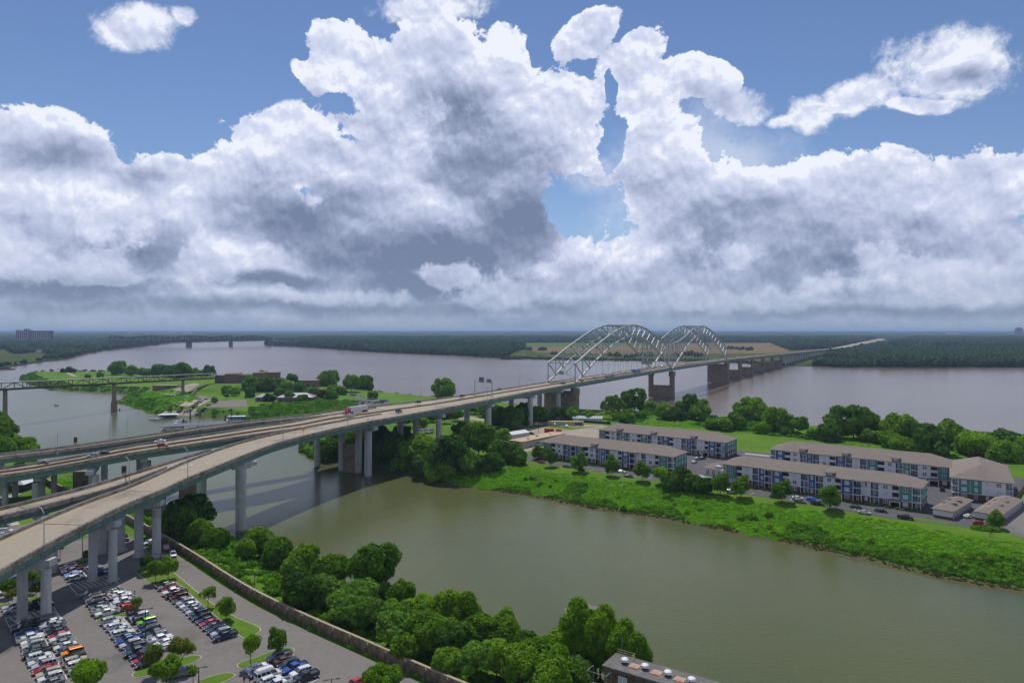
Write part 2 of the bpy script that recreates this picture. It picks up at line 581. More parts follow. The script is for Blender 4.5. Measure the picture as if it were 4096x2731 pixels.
def weather(m, tide=True):
    """rain streaks down the faces and a brown tide mark near the water on concrete"""
    N = NT(m.node_tree)
    b = N.n['Principled BSDF']
    src = b.inputs['Base Color'].links[0].from_socket
    p = N.pos()
    st = N.noise(N.vm('MULTIPLY', p, (1.0, 1.0, 0.05)), 1.1, 4, 0.6)
    c = N.mix(N.mapr(st, 0.52, 0.72, 0, 0.45), src, (0.12, 0.105, 0.085, 1))
    if tide:
        z = N.sep(p)[2]
        f = N.mapr(N.m('ADD', z, N.m('MULTIPLY', N.noise(p, 0.9, 2, 0.5), 0.5)), 1.0, 1.5, 0.75, 0)
        c = N.mix(f, c, (0.20, 0.165, 0.10, 1))
    N.l.new(c, b.inputs['Base Color'])


weather(M_CONC); weather(M_OLDPIER); weather(M_TEAL, False)


# ------------------------------------------------------------------ water
def build_water():
    m = bpy.data.materials.new('river_water')
    m.use_nodes = True
    N = NT(m.node_tree)
    b = N.n['Principled BSDF']
    p = N.pos()
    # harbour water is olive, the big river beyond the long island is full of pink-brown silt
    x, y, z = N.sep(p)
    # line of the island (same line as the bridge is square to): signed distance
    s = N.m('SUBTRACT', N.m('ADD', N.m('MULTIPLY', y, 0.80), N.m('MULTIPLY', x, 0.60)), 400.0)
    s = N.m('ADD', s, N.m('MULTIPLY', N.m('SUBTRACT', N.noise(p, 0.01, 3, 0.5), 0.5), 60.0))
    isbig = N.mapr(s, -20, 140, 0, 1, True)
    patch = N.noise(N.vm('MULTIPLY', p, (1.0, 0.6, 1)), 0.012, 4, 0.55)
    har = N.mix(N.mapr(patch, 0.35, 0.65, 0, 1), (0.094, 0.100, 0.032, 1), (0.074, 0.088, 0.037, 1))
    patch2 = N.noise(N.vm('MULTIPLY', p, (0.25, 1.0, 1)), 0.004, 5, 0.6)
    big = N.mix(N.mapr(patch2, 0.35, 0.65, 0, 1), (0.172, 0.134, 0.096, 1), (0.130, 0.108, 0.084, 1))
    N.put(b.inputs['Base Color'], N.mix(isbig, har, big))
    b.inputs['Roughness'].default_value = 0.20
    b.inputs['IOR'].default_value = 1.33
    b.inputs['Specular IOR Level'].default_value = 0.30
    st = N.vm('MULTIPLY', p, (0.55, 1.0, 1.0))
    h1 = N.noise(st, 0.9, 4, 0.62, dist=0.2)
    h2 = N.noise(st, 0.07, 3, 0.5)
    h = N.m('ADD', N.m('MULTIPLY', h1, 1.0), N.m('MULTIPLY', h2, 1.2))
    bn = N.n.new('ShaderNodeBump')
    bn.inputs['Strength'].default_value = 0.40
    bn.inputs['Distance'].default_value = 0.22
    N.l.new(h, bn.inputs['Height'])
    N.l.new(bn.outputs[0], b.inputs['Normal'])
    mb = MB()
    R = 26500
    xs = [-R, -4000, 4000, R]
    ys = [-1500, 1000, 6000, R]
    for i in range(3):
        for j in range(3):
            mb.quad((xs[i], ys[j], 0), (xs[i + 1], ys[j], 0), (xs[i + 1], ys[j + 1], 0), (xs[i], ys[j + 1], 0))
    o = mb.build('river_water', m)
    tag(o, 'wide brown river and olive harbour water behind the road bridges', kind='structure')


build_water()

# ------------------------------------------------------------------ near terrain (height fields)
ISLAND = [S(*p) for p in [
    (4700, 2540), (4400, 2460), (4096, 2380), (3764, 2324), (3408, 2237), (2908, 2135), (2653, 2084), (2355, 2041), (2100, 1990), (1867, 1950), (1689, 1930),
    (1612, 1889), (1510, 1868), (1347, 1848), (1275, 1848), (1199, 1802), (1204, 1770), (1120, 1730), (1000, 1690), (900, 1672),
    (760, 1662), (641, 1660), (608, 1657), (540, 1632), (456, 1610), (480, 1597), (514, 1577), (397, 1570), (187, 1559), (120, 1540), (75, 1521),
    (78, 1505), (150, 1493), (234, 1487), (420, 1492), (700, 1500), (1000, 1526), (1280, 1556), (1663, 1594), (2000, 1625),
    (2345, 1655), (2600, 1668), (2840, 1682), (3059, 1712), (3300, 1728), (3503, 1737), (3965, 1756), (4096, 1764), (4700, 1800)]]
CITY = [(420, -150), (330, 0), (200, 60), (120, 92), (80, 122), (45, 150), (10, 172), (-20, 192), (-49, 213), (-66, 232), (-85, 250), (-107, 275), (-126, 290), (-150, 304), (-175, 322),
        (-200, 350), (-228, 384), (-262, 412), (-300, 440), (-338, 492), (-413, 568), (-450, 606), (-520, 690), (-700, 900), (-900, 900), (-900, -150)]


def seg_dist(P, poly, idx=None, closed=True):
    n = len(poly)
    best = np.full(len(P), 1e9)
    for k in range(n if closed else n - 1):
        if idx is not None and k not in idx: continue
        a = np.array(poly[k]); b = np.array(poly[(k + 1) % n])
        ab = b - a
        t = np.clip(((P - a) @ ab) / (ab @ ab), 0, 1)
        d = np.hypot(*(P - (a + t[:, None] * ab)).T)
        best = np.minimum(best, d)
    return best


def inside(P, poly):
    x, y = P[:, 0], P[:, 1]
    c = np.zeros(len(P), bool)
    n = len(poly)
    for k in range(n):
        x1, y1 = poly[k]; x2, y2 = poly[(k + 1) % n]
        cond = (y1 > y) != (y2 > y)
        with np.errstate(divide='ignore', invalid='ignore'):
            xi = (x2 - x1) * (y - y1) / (y2 - y1 + 1e-12) + x1
        c ^= cond & (x < xi)
    return c


def sstep(t):
    t = np.clip(t, 0, 1)
    return t * t * (3 - 2 * t)


def vnoise(P, s, seed=0):
    """cheap smooth value noise on 2-D points"""
    r = np.random.default_rng(seed)
    T = r.random((256, 256))
    q = P * s + 1000.0
    i = np.floor(q).astype(int)
    f = q - i
    f = f * f * (3 - 2 * f)
    a = T[i[:, 0] % 256, i[:, 1] % 256]; b = T[(i[:, 0] + 1) % 256, i[:, 1] % 256]
    c = T[i[:, 0] % 256, (i[:, 1] + 1) % 256]; d = T[(i[:, 0] + 1) % 256, (i[:, 1] + 1) % 256]
    return (a * (1 - f[:, 0]) + b * f[:, 0]) * (1 - f[:, 1]) + (c * (1 - f[:, 0]) + d * f[:, 0]) * f[:, 1]


def island_z(P):
    P = np.atleast_2d(np.asarray(P, float))
    ins = inside(P, ISLAND)
    dn = seg_dist(P, ISLAND, set(range(0, 22)))
    dl = seg_dist(P, ISLAND, set(range(22, 31)))
    df = seg_dist(P, ISLAND, set(range(31, len(ISLAND))))
    wn = 16 + 26 * sstep((P[:, 0] + 60) / 90)
    z = 7.0 * np.minimum(np.minimum(np.power(sstep(dn / wn), 0.8), sstep(dl / 30)), sstep(df / 22))
    z = np.where(ins, z + 0.15, -2.5 * np.clip(np.minimum(np.minimum(dn, dl), df) / 6, 0, 1))
    # museum terrace
    r = np.hypot(P[:, 0] + 362, P[:, 1] - 905)
    z = z + 8.0 * sstep((95 - r) / 45) * ins
    amp = np.where(z < 6.6, 0.5, 0.0) * ins
    return z + amp * (vnoise(P, 0.15, 3) - 0.5) * np.clip(z, 0, 1)


def city_z(P):
    P = np.atleast_2d(np.asarray(P, float))
    ins = inside(P, CITY)
    d = seg_dist(P, CITY, set(range(0, 22)))
    z = 7.0 * sstep(d / 24)
    z = np.where(ins, np.minimum(z + 0.1, 7.0), -2.5 * np.clip(d / 6, 0, 1))
    amp = np.where(z < 6.7, 0.6, 0.0) * ins
    return z + amp * (vnoise(P, 0.18, 5) - 0.5) * np.clip(z, 0, 1)


def grid_mesh(name, x0, x1, y0, y1, st, zf, mat, sizefun=None):
    xs = np.arange(x0, x1 + st, st)
    ys = np.arange(y0, y1 + st, st)
    X, Y = np.meshgrid(xs, ys)
    P = np.stack([X.ravel(), Y.ravel()], 1)
    Z = zf(P)
    nx, ny = len(xs), len(ys)
    V = np.column_stack([P, Z])
    i, j = np.meshgrid(np.arange(nx - 1), np.arange(ny - 1))
    a = (j * nx + i).ravel()
    F = np.column_stack([a, a + 1, a + nx + 1, a + nx])
    keep = V[F, 2].max(axis=1) > -2.4
    F = F[keep]
    used = np.unique(F)
    remap = -np.ones(len(V), int)
    remap[used] = np.arange(len(used))
    me = bpy.data.meshes.new(name)
    me.from_pydata(V[used].tolist(), [], remap[F].tolist())
    me.materials.append(mat)
    me.shade_smooth()
    return me


def bank_ground_mat():
    """soil and driftwood at the water's edge, rough growth on the slope, mown grass on top: by height only"""
    m = bpy.data.materials.new('bank_ground')
    m.use_nodes = True
    N = NT(m.node_tree)
    b = N.n['Principled BSDF']
    p = N.pos()
    z = N.sep(p)[2]
    n = N.noise(p, 0.35, 6, 0.65)
    n2 = N.noise(p, 0.05, 4, 0.6)
    zz = N.m('ADD', z, N.m('MULTIPLY', N.m('SUBTRACT', n, 0.5), 2.0))
    rough_g = N.mix(N.mapr(n, 0.3, 0.7, 0, 1), (0.035, 0.085, 0.010, 1), (0.085, 0.175, 0.012, 1))
    lawn = N.mix(N.mapr(n2, 0.35, 0.65, 0, 1), (0.070, 0.160, 0.010, 1), (0.120, 0.215, 0.016, 1))
    lawn = N.mix(N.mapr(N.noise(p, 0.13, 5, 0.7), 0.52, 0.72, 0, 0.6), lawn, (0.135, 0.185, 0.035, 1))
    lawn = N.mix(N.mapr(N.noise(p, 1.5, 4, 0.6), 0.3, 0.7, 0, 0.45), lawn, (0.06, 0.125, 0.01, 1))
    soil = N.mix(n, (0.13, 0.10, 0.05, 1), (0.06, 0.065, 0.03, 1))
    c = N.mix(N.mapr(zz, 0.3, 1.1, 0, 1), soil, rough_g)
    c = N.mix(N.mapr(zz, 5.2, 6.2, 0, 1), c, lawn)
    N.put(b.inputs['Base Color'], c)
    b.inputs['Roughness'].default_value = 0.95
    b.inputs['Specular IOR Level'].default_value = 0.1
    bn = N.n.new('ShaderNodeBump')
    bn.inputs['Strength'].default_value = 0.9
    bn.inputs['Distance'].default_value = 0.35
    N.l.new(N.noise(p, 1.1, 6, 0.7), bn.inputs['Height'])
    N.l.new(bn.outputs[0], b.inputs['Normal'])
    return m


M_BANK = bank_ground_mat()
tag(obj('island_ground', grid_mesh('island_ground', -900, 620, 190, 1240, 4.0, island_z, M_BANK)), 'grassy flat island between the harbour and the river', kind='structure')
tag(obj('city_ground', grid_mesh('city_ground', -900, 400, -140, 900, 5.0, city_z, M_BANK)), 'city bank of the harbour behind the flood wall', kind='structure')

# far land: flat sheets that run to the horizon
FAR_WEST = [S(*p) for p in [(1060, 1381), (1200, 1387), (1500, 1408), (1850, 1423), (2000, 1430), (2200, 1437), (2400, 1440), (2900, 1446), (3177, 1462),
                             (3400, 1470), (3700, 1473), (4096, 1468), (4600, 1464), (5600, 1462)]] + [(26000, 26000), (-13000, 26000), S(1250, 1352), S(1180, 1368)]
FAR_LEFT = [S(-900, 1560), S(-300, 1500), S(0, 1475), S(74, 1462), S(170, 1447), S(259, 1438), S(327, 1419), S(417, 1403), S(565, 1386), S(700, 1370), S(1100, 1360), S(1240, 1351),
            (-12900, 26400), (-26400, 26400), (-26400, 800)]


def sheet(name, poly, z, mat, label, kind='structure', skirt=3.0):
    mb = MB()
    n = len(poly)
    mb.quad(*[(p[0], p[1], z) for p in poly])
    for k in range(n):
        a, b = poly[k], poly[(k + 1) % n]
        mb.quad((a[0], a[1], z - skirt), (b[0], b[1], z - skirt), (b[0], b[1], z), (a[0], a[1], z))
    o = mb.build(name, mat)
    if kind: tag(o, label, kind=kind)
    return o


sheet('far_river_bank', FAR_WEST, 2.0, M_BANKGRASS, 'flat far bank of the river under woods and fields')
sheet('far_city_bank', FAR_LEFT, 3.0, M_BANKGRASS, 'wooded far city bank at the bend of the river')
f1 = [S(2120, 1388, 2.3), S(2230, 1384, 2.3), S(2560, 1376, 2.3), S(3080, 1372, 2.3), S(3140, 1396, 2.3), S(3165, 1412, 2.3), S(2500, 1416, 2.3), S(2140, 1408, 2.3)]
sheet('ploughed_field', f1, 2.3, M_FIELD, 'brown ploughed field behind the arches', skirt=0.3)
f2 = [S(2060, 1384, 2.6), S(2080, 1371, 2.6), S(2640, 1371, 2.6), S(2600, 1380, 2.6), S(2200, 1386, 2.6)]
sheet('green_field', f2, 2.6, M_CROP, 'green crop field on the far bank left of the arches', skirt=0.3)
f3 = [S(3480, 1398, 2.4), S(3560, 1390, 2.4), S(4200, 1390, 2.4), S(4200, 1402, 2.4), S(3700, 1403, 2.4)]
sheet('pale_meadow', f3, 2.4, M_CROP, 'pale green meadow behind the far wood', skirt=0.3)
f4 = [S(1780, 1403, 2.2), S(2000, 1394, 2.2), S(2090, 1402, 2.2), S(2000, 1408, 2.2)]
sheet('clearing', f4, 2.2, M_CROP, 'green clearing in the far wood beside the river', skirt=0.3)


# ------------------------------------------------------------------ scattered instances (stuff only)
def scatter(name, pts, scl, mesh, label, rot=None, squash=None):
    """one object of kind stuff: a template mesh set on many points by geometry nodes"""
    tmpl = bpy.data.objects.new(name + '_piece', mesh)   # not linked to the scene: only the instances render
    me = bpy.data.meshes.new(name)
    me.vertices.add(len(pts))
    me.vertices.foreach_set('co', np.asarray(pts, np.float32).ravel())
    a = me.attributes.new('scl', 'FLOAT_VECTOR', 'POINT')
    scl = np.asarray(scl, np.float32)
    if scl.ndim == 1:
        scl = np.column_stack([scl, scl, scl * (squash if squash is not None else 1.0)])
    a.data.foreach_set('vector', scl.ravel().astype(np.float32))
    r = me.attributes.new('rz', 'FLOAT_VECTOR', 'POINT')
    rr = np.zeros((len(pts), 3), np.float32)
    rr[:, 2] = rng.random(len(pts)) * 2 * PI
    r.data.foreach_set('vector', rr.ravel())
    o = obj(name, me)
    t = bpy.data.node_groups.new(name + '_scatter', 'GeometryNodeTree')
    t.interface.new_socket('Geometry', in_out='INPUT', socket_type='NodeSocketGeometry')
    t.interface.new_socket('Geometry', in_out='OUTPUT', socket_type='NodeSocketGeometry')
    gi = t.nodes.new('NodeGroupInput'); go = t.nodes.new('NodeGroupOutput')
    ip = t.nodes.new('GeometryNodeInstanceOnPoints')
    oi = t.nodes.new('GeometryNodeObjectInfo')
    oi.inputs['Object'].default_value = tmpl
    na = t.nodes.new('GeometryNodeInputNamedAttribute'); na.data_type = 'FLOAT_VECTOR'; na.inputs[0].default_value = 'scl'
    nb = t.nodes.new('GeometryNodeInputNamedAttribute'); nb.data_type = 'FLOAT_VECTOR'; nb.inputs[0].default_value = 'rz'
    t.links.new(gi.outputs[0], ip.inputs['Points'])
    t.links.new(oi.outputs['Geometry'], ip.inputs['Instance'])
    t.links.new(na.outputs[0], ip.inputs['Scale'])
    t.links.new(nb.outputs[0], ip.inputs['Rotation'])
    t.links.new(ip.outputs[0], go.inputs[0])
    md = o.modifiers.new('scatter', 'NODES')
    md.node_group = t
    tag(o, label, kind='stuff')
    return o


def ico(sub):
    bm = bmesh.new()
    bmesh.ops.create_icosphere(bm, subdivisions=sub, radius=1.0)
    V = np.array([v.co[:] for v in bm.verts])
    F = [[v.index for v in f.verts] for f in bm.faces]
    bm.free()
    return V, F


ICO2, ICO2F = ico(3)


def crown_blob_mesh(name, mat, seed, rough=0.35, nclump=9):
    """solid far crown: several lobes displaced by noise, one closed skin"""
    r = np.random.default_rng(seed)
    lob = r.normal(size=(nclump, 3)); lob /= np.linalg.norm(lob, axis=1)[:, None]
    V = ICO2.copy()
    k = (V @ lob.T).max(axis=1)
    rad = 0.72 + 0.34 * np.power(np.clip(k, 0, 1), 5) + rough * (r.random(len(V)) - 0.5) * 0.55
    V = V * rad[:, None]
    V[:, 2] = V[:, 2] * 0.85
    V[V[:, 2] < -0.4, 2] = -0.4
    return new_mesh(name, V, ICO2F, mat)


FAR_GREEN = foliage_mat('far_foliage', (0.012, 0.032, 0.012), (0.034, 0.070, 0.018), trans=0.0, scale=0.012, rnd=0.4)
FARC = [crown_blob_mesh('far_crown', FAR_GREEN, k) for k in range(3)]


def sample_forest(poly, ex, dmin, dmax, spacing_fn, xlim=1.0, seed=1):
    r = np.random.default_rng(seed)
    out = []
    D = dmin
    while D < dmax:
        sp = spacing_fn(D)
        half = D * 0.78 * xlim
        n = int(2 * half / sp)
        X = np.linspace(-half, half, n) + r.normal(size=n) * sp * 0.35
        Y = D + r.normal(size=n) * sp * 0.35
        out.append(np.column_stack([X, Y]))
        D += sp * 0.95
    P = np.concatenate(out)
    m = inside(P, poly)
    for e in ex:
        m &= ~inside(P, e)
    return P[m]


# keep the fields, the road and the open river bank free of wood
OPEN = [[S(2010, 1436), S(2040, 1416), S(2085, 1400), S(2095, 1384), S(2085, 1372), S(3085, 1371), S(3120, 1385), S(3170, 1402), S(3330, 1395), S(3330, 1412), S(3300, 1462), S(3177, 1466), S(2200, 1445)],
        f3, f4, [(44 + .509 * t + .861 * o, 620 + .861 * t - .509 * o) for t, o in ((1500, -25), (5400, -30), (5400, 230), (3600, 150), (2300, 60), (1500, 40))]]


def near_shore_cull(P, poly, d0):
    return P[seg_dist(P, poly[:14], closed=False) > d0]


P = sample_forest(FAR_WEST, OPEN, 1500, 5200, lambda D: 11 if D < 2600 else 16, seed=3)
n = len(P)
hv = vnoise(P, 0.012, 8)
s = (8.0 + rng.random(n) * 3.6) * (0.75 + 0.6 * hv) * np.where(P[:, 1] > 2600, 1.35, 1.0)
scatter('far_wood', np.column_stack([P, 2.0 + s * 0.55]), s, FARC[0], 'dense green wood on the far bank of the river', squash=1.25)
P = sample_forest(FAR_WEST, [f1, f3], 5200, 17000, lambda D: 26 if D < 8500 else 60, seed=4)
keep = vnoise(P, 0.0012, 9) + 0.3 * vnoise(P, 0.004, 19) > 0.35
P = P[keep]
n = len(P)
s = (16 + rng.random(n) * 10) * np.where(P[:, 1] > 8500, 2.4, 1.0)
scatter('distant_forest', np.column_stack([P, 4.0 + np.zeros(n)]), np.column_stack([s, s, np.minimum(s, 20) * 0.75]), FARC[1], 'dark distant forest that runs to the horizon')
parkopen = [[S(-60, 1440), S(0, 1425), S(150, 1412), S(230, 1428), S(130, 1450), S(0, 1470)], [S(100, 1392), S(185, 1388), S(180, 1402), S(105, 1404)], [S(-40, 1408), S(20, 1400), S(60, 1420), S(-20, 1430)]]
P = sample_forest(FAR_LEFT, parkopen, 1250, 5000, lambda D: 15 if D < 2600 else 20, seed=5)
P = P[(vnoise(P, 0.02, 12) > 0.30)]
n = len(P)
s = (6 + rng.random(n) * 5.0) * np.where(P[:, 1] > 2600, 1.4, 1.0) * (0.6 + 0.4 * sstep((P[:, 1] - 1500) / 900))
scatter('far_city_wood', np.column_stack([P, 3.0 + s * 0.6]), s, FARC[2], 'green wood on the far city bank left of the river bend', squash=1.15)
P = sample_forest(FAR_LEFT, [], 5000, 17000, lambda D: 30 if D < 8500 else 64, seed=6)
n = len(P)
s = (17 + rng.random(n) * 10) * np.where(P[:, 1] > 8500, 2.4, 1.0)
scatter('distant_city_forest', np.column_stack([P, 6.0 + np.zeros(n)]), np.column_stack([s, s, np.minimum(s, 20) * 0.95]), FARC[1], 'dark distant forest left of the river bend')
sheet('forest_floor', [(-17000, 8500), (17000, 8500), (25500, 25500), (-25500, 25500)], 14.0, M_FOREST_FLOOR, 'dark canopy of the farthest forest at the horizon', skirt=12)  # flat dark sheet; shade in the gaps between crowns is put into its colour
# ------------------------------------------------------------------ air
def build_haze():
    m = bpy.data.materials.new('haze_air')
    m.use_nodes = True
    N = NT(m.node_tree)
    N.n.remove(N.n['Principled BSDF'])
    v = N.n.new('ShaderNodeVolumePrincipled')
    v.inputs['Color'].default_value = (0.50, 0.67, 1.0, 1)
    v.inputs['Density'].default_value = 6.0e-5
    v.inputs['Anisotropy'].default_value = 0.1
    N.l.new(v.outputs[0], N.n['Material Output'].inputs['Volume'])
    b = MB().box(-27500, 27500, -2500, 27500, -4.5, 89.5)
    o = b.build('haze', m)
    tag(o, 'thin pale haze over the river and far woods', kind='stuff')


build_haze()

# ------------------------------------------------------------------ decks
def crom(pts, n=6):
    P = [np.array(p, float) for p in pts]
    P = [2 * P[0] - P[1]] + P + [2 * P[-1] - P[-2]]
    out = []
    for i in range(1, len(P) - 2):
        for k in range(n):
            t = k / n
            a, b, c, d = P[i - 1], P[i], P[i + 1], P[i + 2]
            out.append(0.5 * ((2 * b) + (c - a) * t + (2 * a - 5 * b + 4 * c - d) * t * t + (3 * b - a - 3 * c + d) * t ** 3))
    out.append(P[-2])
    return np.array(out)


def deck_between(L, R, f):
    return L * (1 - f) + R * f


def loft(mb, prof_pts):
    """prof_pts: list of stations, each a list of 3-D points (closed profile)"""
    m = len(prof_pts[0])
    vs = [p for st in prof_pts for p in st]
    fs = []
    for i in range(len(prof_pts) - 1):
        for k in range(m):
            a = i * m + k; b = i * m + (k + 1) % m
            fs.append((a, b, b + m, a + m))
    fs.append(tuple(range(m))[::-1])
    fs.append(tuple((len(prof_pts) - 1) * m + k for k in range(m)))
    mb.add(vs, fs)


def offset_frame(L, R):
    D = (R - L); D[:, 2] = 0
    return D / np.linalg.norm(D, axis=1)[:, None]


def strip_profile(mb, line, nrm, w0, w1, z0, z1):
    st = []
    for p, n in zip(line, nrm):
        a = p + n * w0; b = p + n * w1
        st.append([(a[0], a[1], p[2] + z0), (b[0], b[1], p[2] + z0), (b[0], b[1], p[2] + z1), (a[0], a[1], p[2] + z1)])
    loft(mb, st)


def build_deck(root, L, R, name_road='road_deck', girder=2.6, gins=1.4, pl=True, pr=True, median=None, post_gap=3.2):
    """L/R: resampled edge lines (x,y,z of road top)"""
    nr = offset_frame(L, R)
    mb = MB()
    st = []
    for a, b in zip(L, R):
        st.append([(a[0], a[1], a[2]), (a[0], a[1], a[2] - 0.32), (b[0], b[1], b[2] - 0.32), (b[0], b[1], b[2])])
    loft(mb, st)
    mb.build(name_road, M_DECK, root)
    # plate girders in teal under both edges and the middle
    W = np.linalg.norm((R - L)[:, :2], axis=1).mean()
    ks = [('e', gins)] + [('m', f) for f in ([0.5] if W < 16 else [0.33, 0.66])] + [('r', gins)]
    for kind, v in ks:
        mb = MB()
        if kind == 'e': line = L + nr * v
        elif kind == 'r': line = R - nr * v
        else: line = deck_between(L, R, v)
        strip_profile(mb, line, nr, -0.15, 0.15, -0.34 - girder, -0.34)
        strip_profile(mb, line, nr, -0.35, 0.35, -0.44 - girder, -0.345 - girder)
        # web stiffeners
        cum = np.concatenate([[0], np.cumsum(np.linalg.norm(np.diff(line[:, :2], axis=0), axis=1))])
        if kind != 'm':
            sgn = -1 if kind == 'e' else 1
            for sdist in np.arange(1.5, cum[-1], 5.0):
                q = np.array([np.interp(sdist, cum, line[:, k]) for k in range(3)])
                nn = nr[min(np.searchsorted(cum, sdist), len(nr) - 1)]
                a = q + nn * 0.16 * sgn; b = q + nn * 0.30 * sgn
                mb.bar((*(a + (b - a) / 2)[:2], q[2] - 0.36), (*(a + (b - a) / 2)[:2], q[2] - 0.34 - girder), 0.12, 0.16)
        mb.build('girder', M_TEAL, root)
    # expansion joints and darker worn wheel tracks
    Mid = (L + R) / 2
    cm = np.concatenate([[0], np.cumsum(np.linalg.norm(np.diff(Mid[:, :2], axis=0), axis=1))])
    for q in np.arange(11.0, cm[-1] - 2, 34.0 if post_gap < 10 else 120.0):
        a = [np.interp(q, cm, L[:, k]) for k in range(3)]; b = [np.interp(q, cm, R[:, k]) for k in range(3)]
        a2 = [np.interp(q + .45, cm, L[:, k]) for k in range(3)]; b2 = [np.interp(q + .45, cm, R[:, k]) for k in range(3)]
        MB().quad((a[0], a[1], a[2] + .008), (b[0], b[1], b[2] + .008), (b2[0], b2[1], b2[2] + .008), (a2[0], a2[1], a2[2] + .008)).build('expansion_joint', M_DARKMETAL, root)
    for side, on in (('L', pl), ('R', pr)):
        if not on: continue
        line = L if side == 'L' else R
        sg = 1 if side == 'L' else -1
        mb = MB()
        strip_profile(mb, line + nr * 0.003 * sg, nr, -0.25 * sg, 0.20 * sg, -0.55, 0.82)
        mb.build('parapet', M_PARAPET, root)
        mb = MB()
        strip_profile(mb, line, nr, -0.10 * sg, 0.06 * sg, 1.02, 1.17)
        cum = np.concatenate([[0], np.cumsum(np.linalg.norm(np.diff(line[:, :2], axis=0), axis=1))])
        for sdist in np.arange(1.0, cum[-1], post_gap):
            q = [np.interp(sdist, cum, line[:, k]) for k in range(3)]
            mb.box(q[0] - 0.13, q[0] + 0.13, q[1] - 0.13, q[1] + 0.13, q[2] + 0.80, q[2] + 1.02)
        mb.build('railing', M_GALV, root)
    if median is not None:
        line = deck_between(L, R, median)
        mb = MB()
        strip_profile(mb, line, nr, -0.30, 0.30, 0.003, 0.82)
        mb.build('median_barrier', M_MEDIAN, root)
    return nr


M_MEDIAN = pmat('median_barrier_paint', (0.20, 0.125, 0.07), 0.85, 0.2, 1.0)


def road_line(root, L, R, f, w, mat, dash=None, name='lane_line', t0=0.0, t1=None, lift=0.012):
    line = deck_between(L, R, f) if not callable(f) else f(L, R)
    cum = np.concatenate([[0], np.cumsum(np.linalg.norm(np.diff(line[:, :2], axis=0), axis=1))])
    nr = offset_frame(L, R)
    t1 = cum[-1] if t1 is None else min(t1, cum[-1])

    def at(s):
        q = np.array([np.interp(s, cum, line[:, k]) for k in range(3)])
        n = np.array([np.interp(s, cum, nr[:, k]) for k in range(3)])
        return q, n
    if dash is None:
        mb = MB()
        ss = np.arange(t0, t1, 4.0).tolist() + [t1]
        for a, b in zip(ss[:-1], ss[1:]):
            (p, n1), (q, n2) = at(a), at(b)
            z = lift
            mb.quad((*(p - n1 * w / 2)[:2], p[2] + z), (*(p + n1 * w / 2)[:2], p[2] + z), (*(q + n2 * w / 2)[:2], q[2] + z), (*(q - n2 * w / 2)[:2], q[2] + z))
        mb.build(name, mat, root)
    else:
        d, g = dash
        for a in np.arange(t0, t1 - d, d + g):
            (p, n1), (q, n2) = at(a), at(a + d)
            z = lift
            MB().quad((*(p - n1 * w / 2)[:2], p[2] + z), (*(p + n1 * w / 2)[:2], p[2] + z), (*(q + n2 * w / 2)[:2], q[2] + z), (*(q - n2 * w / 2)[:2], q[2] + z)).build('lane_dash', mat, root)


def column(mb, x, y, z0, z1, r=1.6, n=20):
    mb.tube((x, y, z0), (x, y, z1), r, r, n)


def pier(root, cols, ztop, cap=None, r=1.6, z0=-2, mat=None, web=None, capmat=None, footz=None):
    """cols: [(x,y)], cap: (axis vector, half length, centre) -> one pier part with columns as sub-parts"""
    mat = mat or M_CONC
    if cap is not None:
        (cx, cy), (ax, ay), h = cap
        a = Vector((cx - ax * h, cy - ay * h, ztop - 0.9)); b = Vector((cx + ax * h, cy + ay * h, ztop - 0.9))
        mb = MB().bar(a, b, 3.0, 1.8)
        a2 = Vector((cx - ax * h * 0.6, cy - ay * h * 0.6, ztop - 2.2)); b2 = Vector((cx + ax * h * 0.6, cy + ay * h * 0.6, ztop - 2.2))
        mb.bar(a2, b2, 2.9, 0.8)
        p = mb.build('pier_cap', capmat or mat, root)
        zc = ztop - 2.6
    else:
        p = root
        zc = ztop
    for k, (x, y) in enumerate(cols):
        mb = MB()
        column(mb, x, y, z0 if footz is None else footz - 0.3, zc + 0.01, r)
        if footz is not None:
            mb.tube((x, y, footz - 0.5), (x, y, footz + 0.25), r * 1.5, r * 1.45, 20)
        mb.build('column', mat, p, smooth=False)
    if web is not None:
        (x0, y0), (x1, y1), zt = web
        MB().bar((x0, y0, (z0 + zt) / 2), (x1, y1, (z0 + zt) / 2), 2.2, zt - z0).build('pier_wall', M_OLDPIER, root)


U = np.array([0.509, 0.861]); NRM = np.array([0.861, -0.509])   # along / to the right of the river bridge
A0 = np.array([44.0, 620.0])


def bl(t, o):
    p = A0 + U * t + NRM * o
    return float(p[0]), float(p[1])


def decz(t):
    """road height along the straight bridge, t = 0 at the first arch pier"""
    return float(np.interp(t, [-280, -180, -90, 0, 274, 548, 800, 1219, 2096, 2300, 5200], [31.2, 32, 33.6, 34.6, 35.3, 34.3, 31.0, 25.0, 13.5, 11.5, 10.5]))


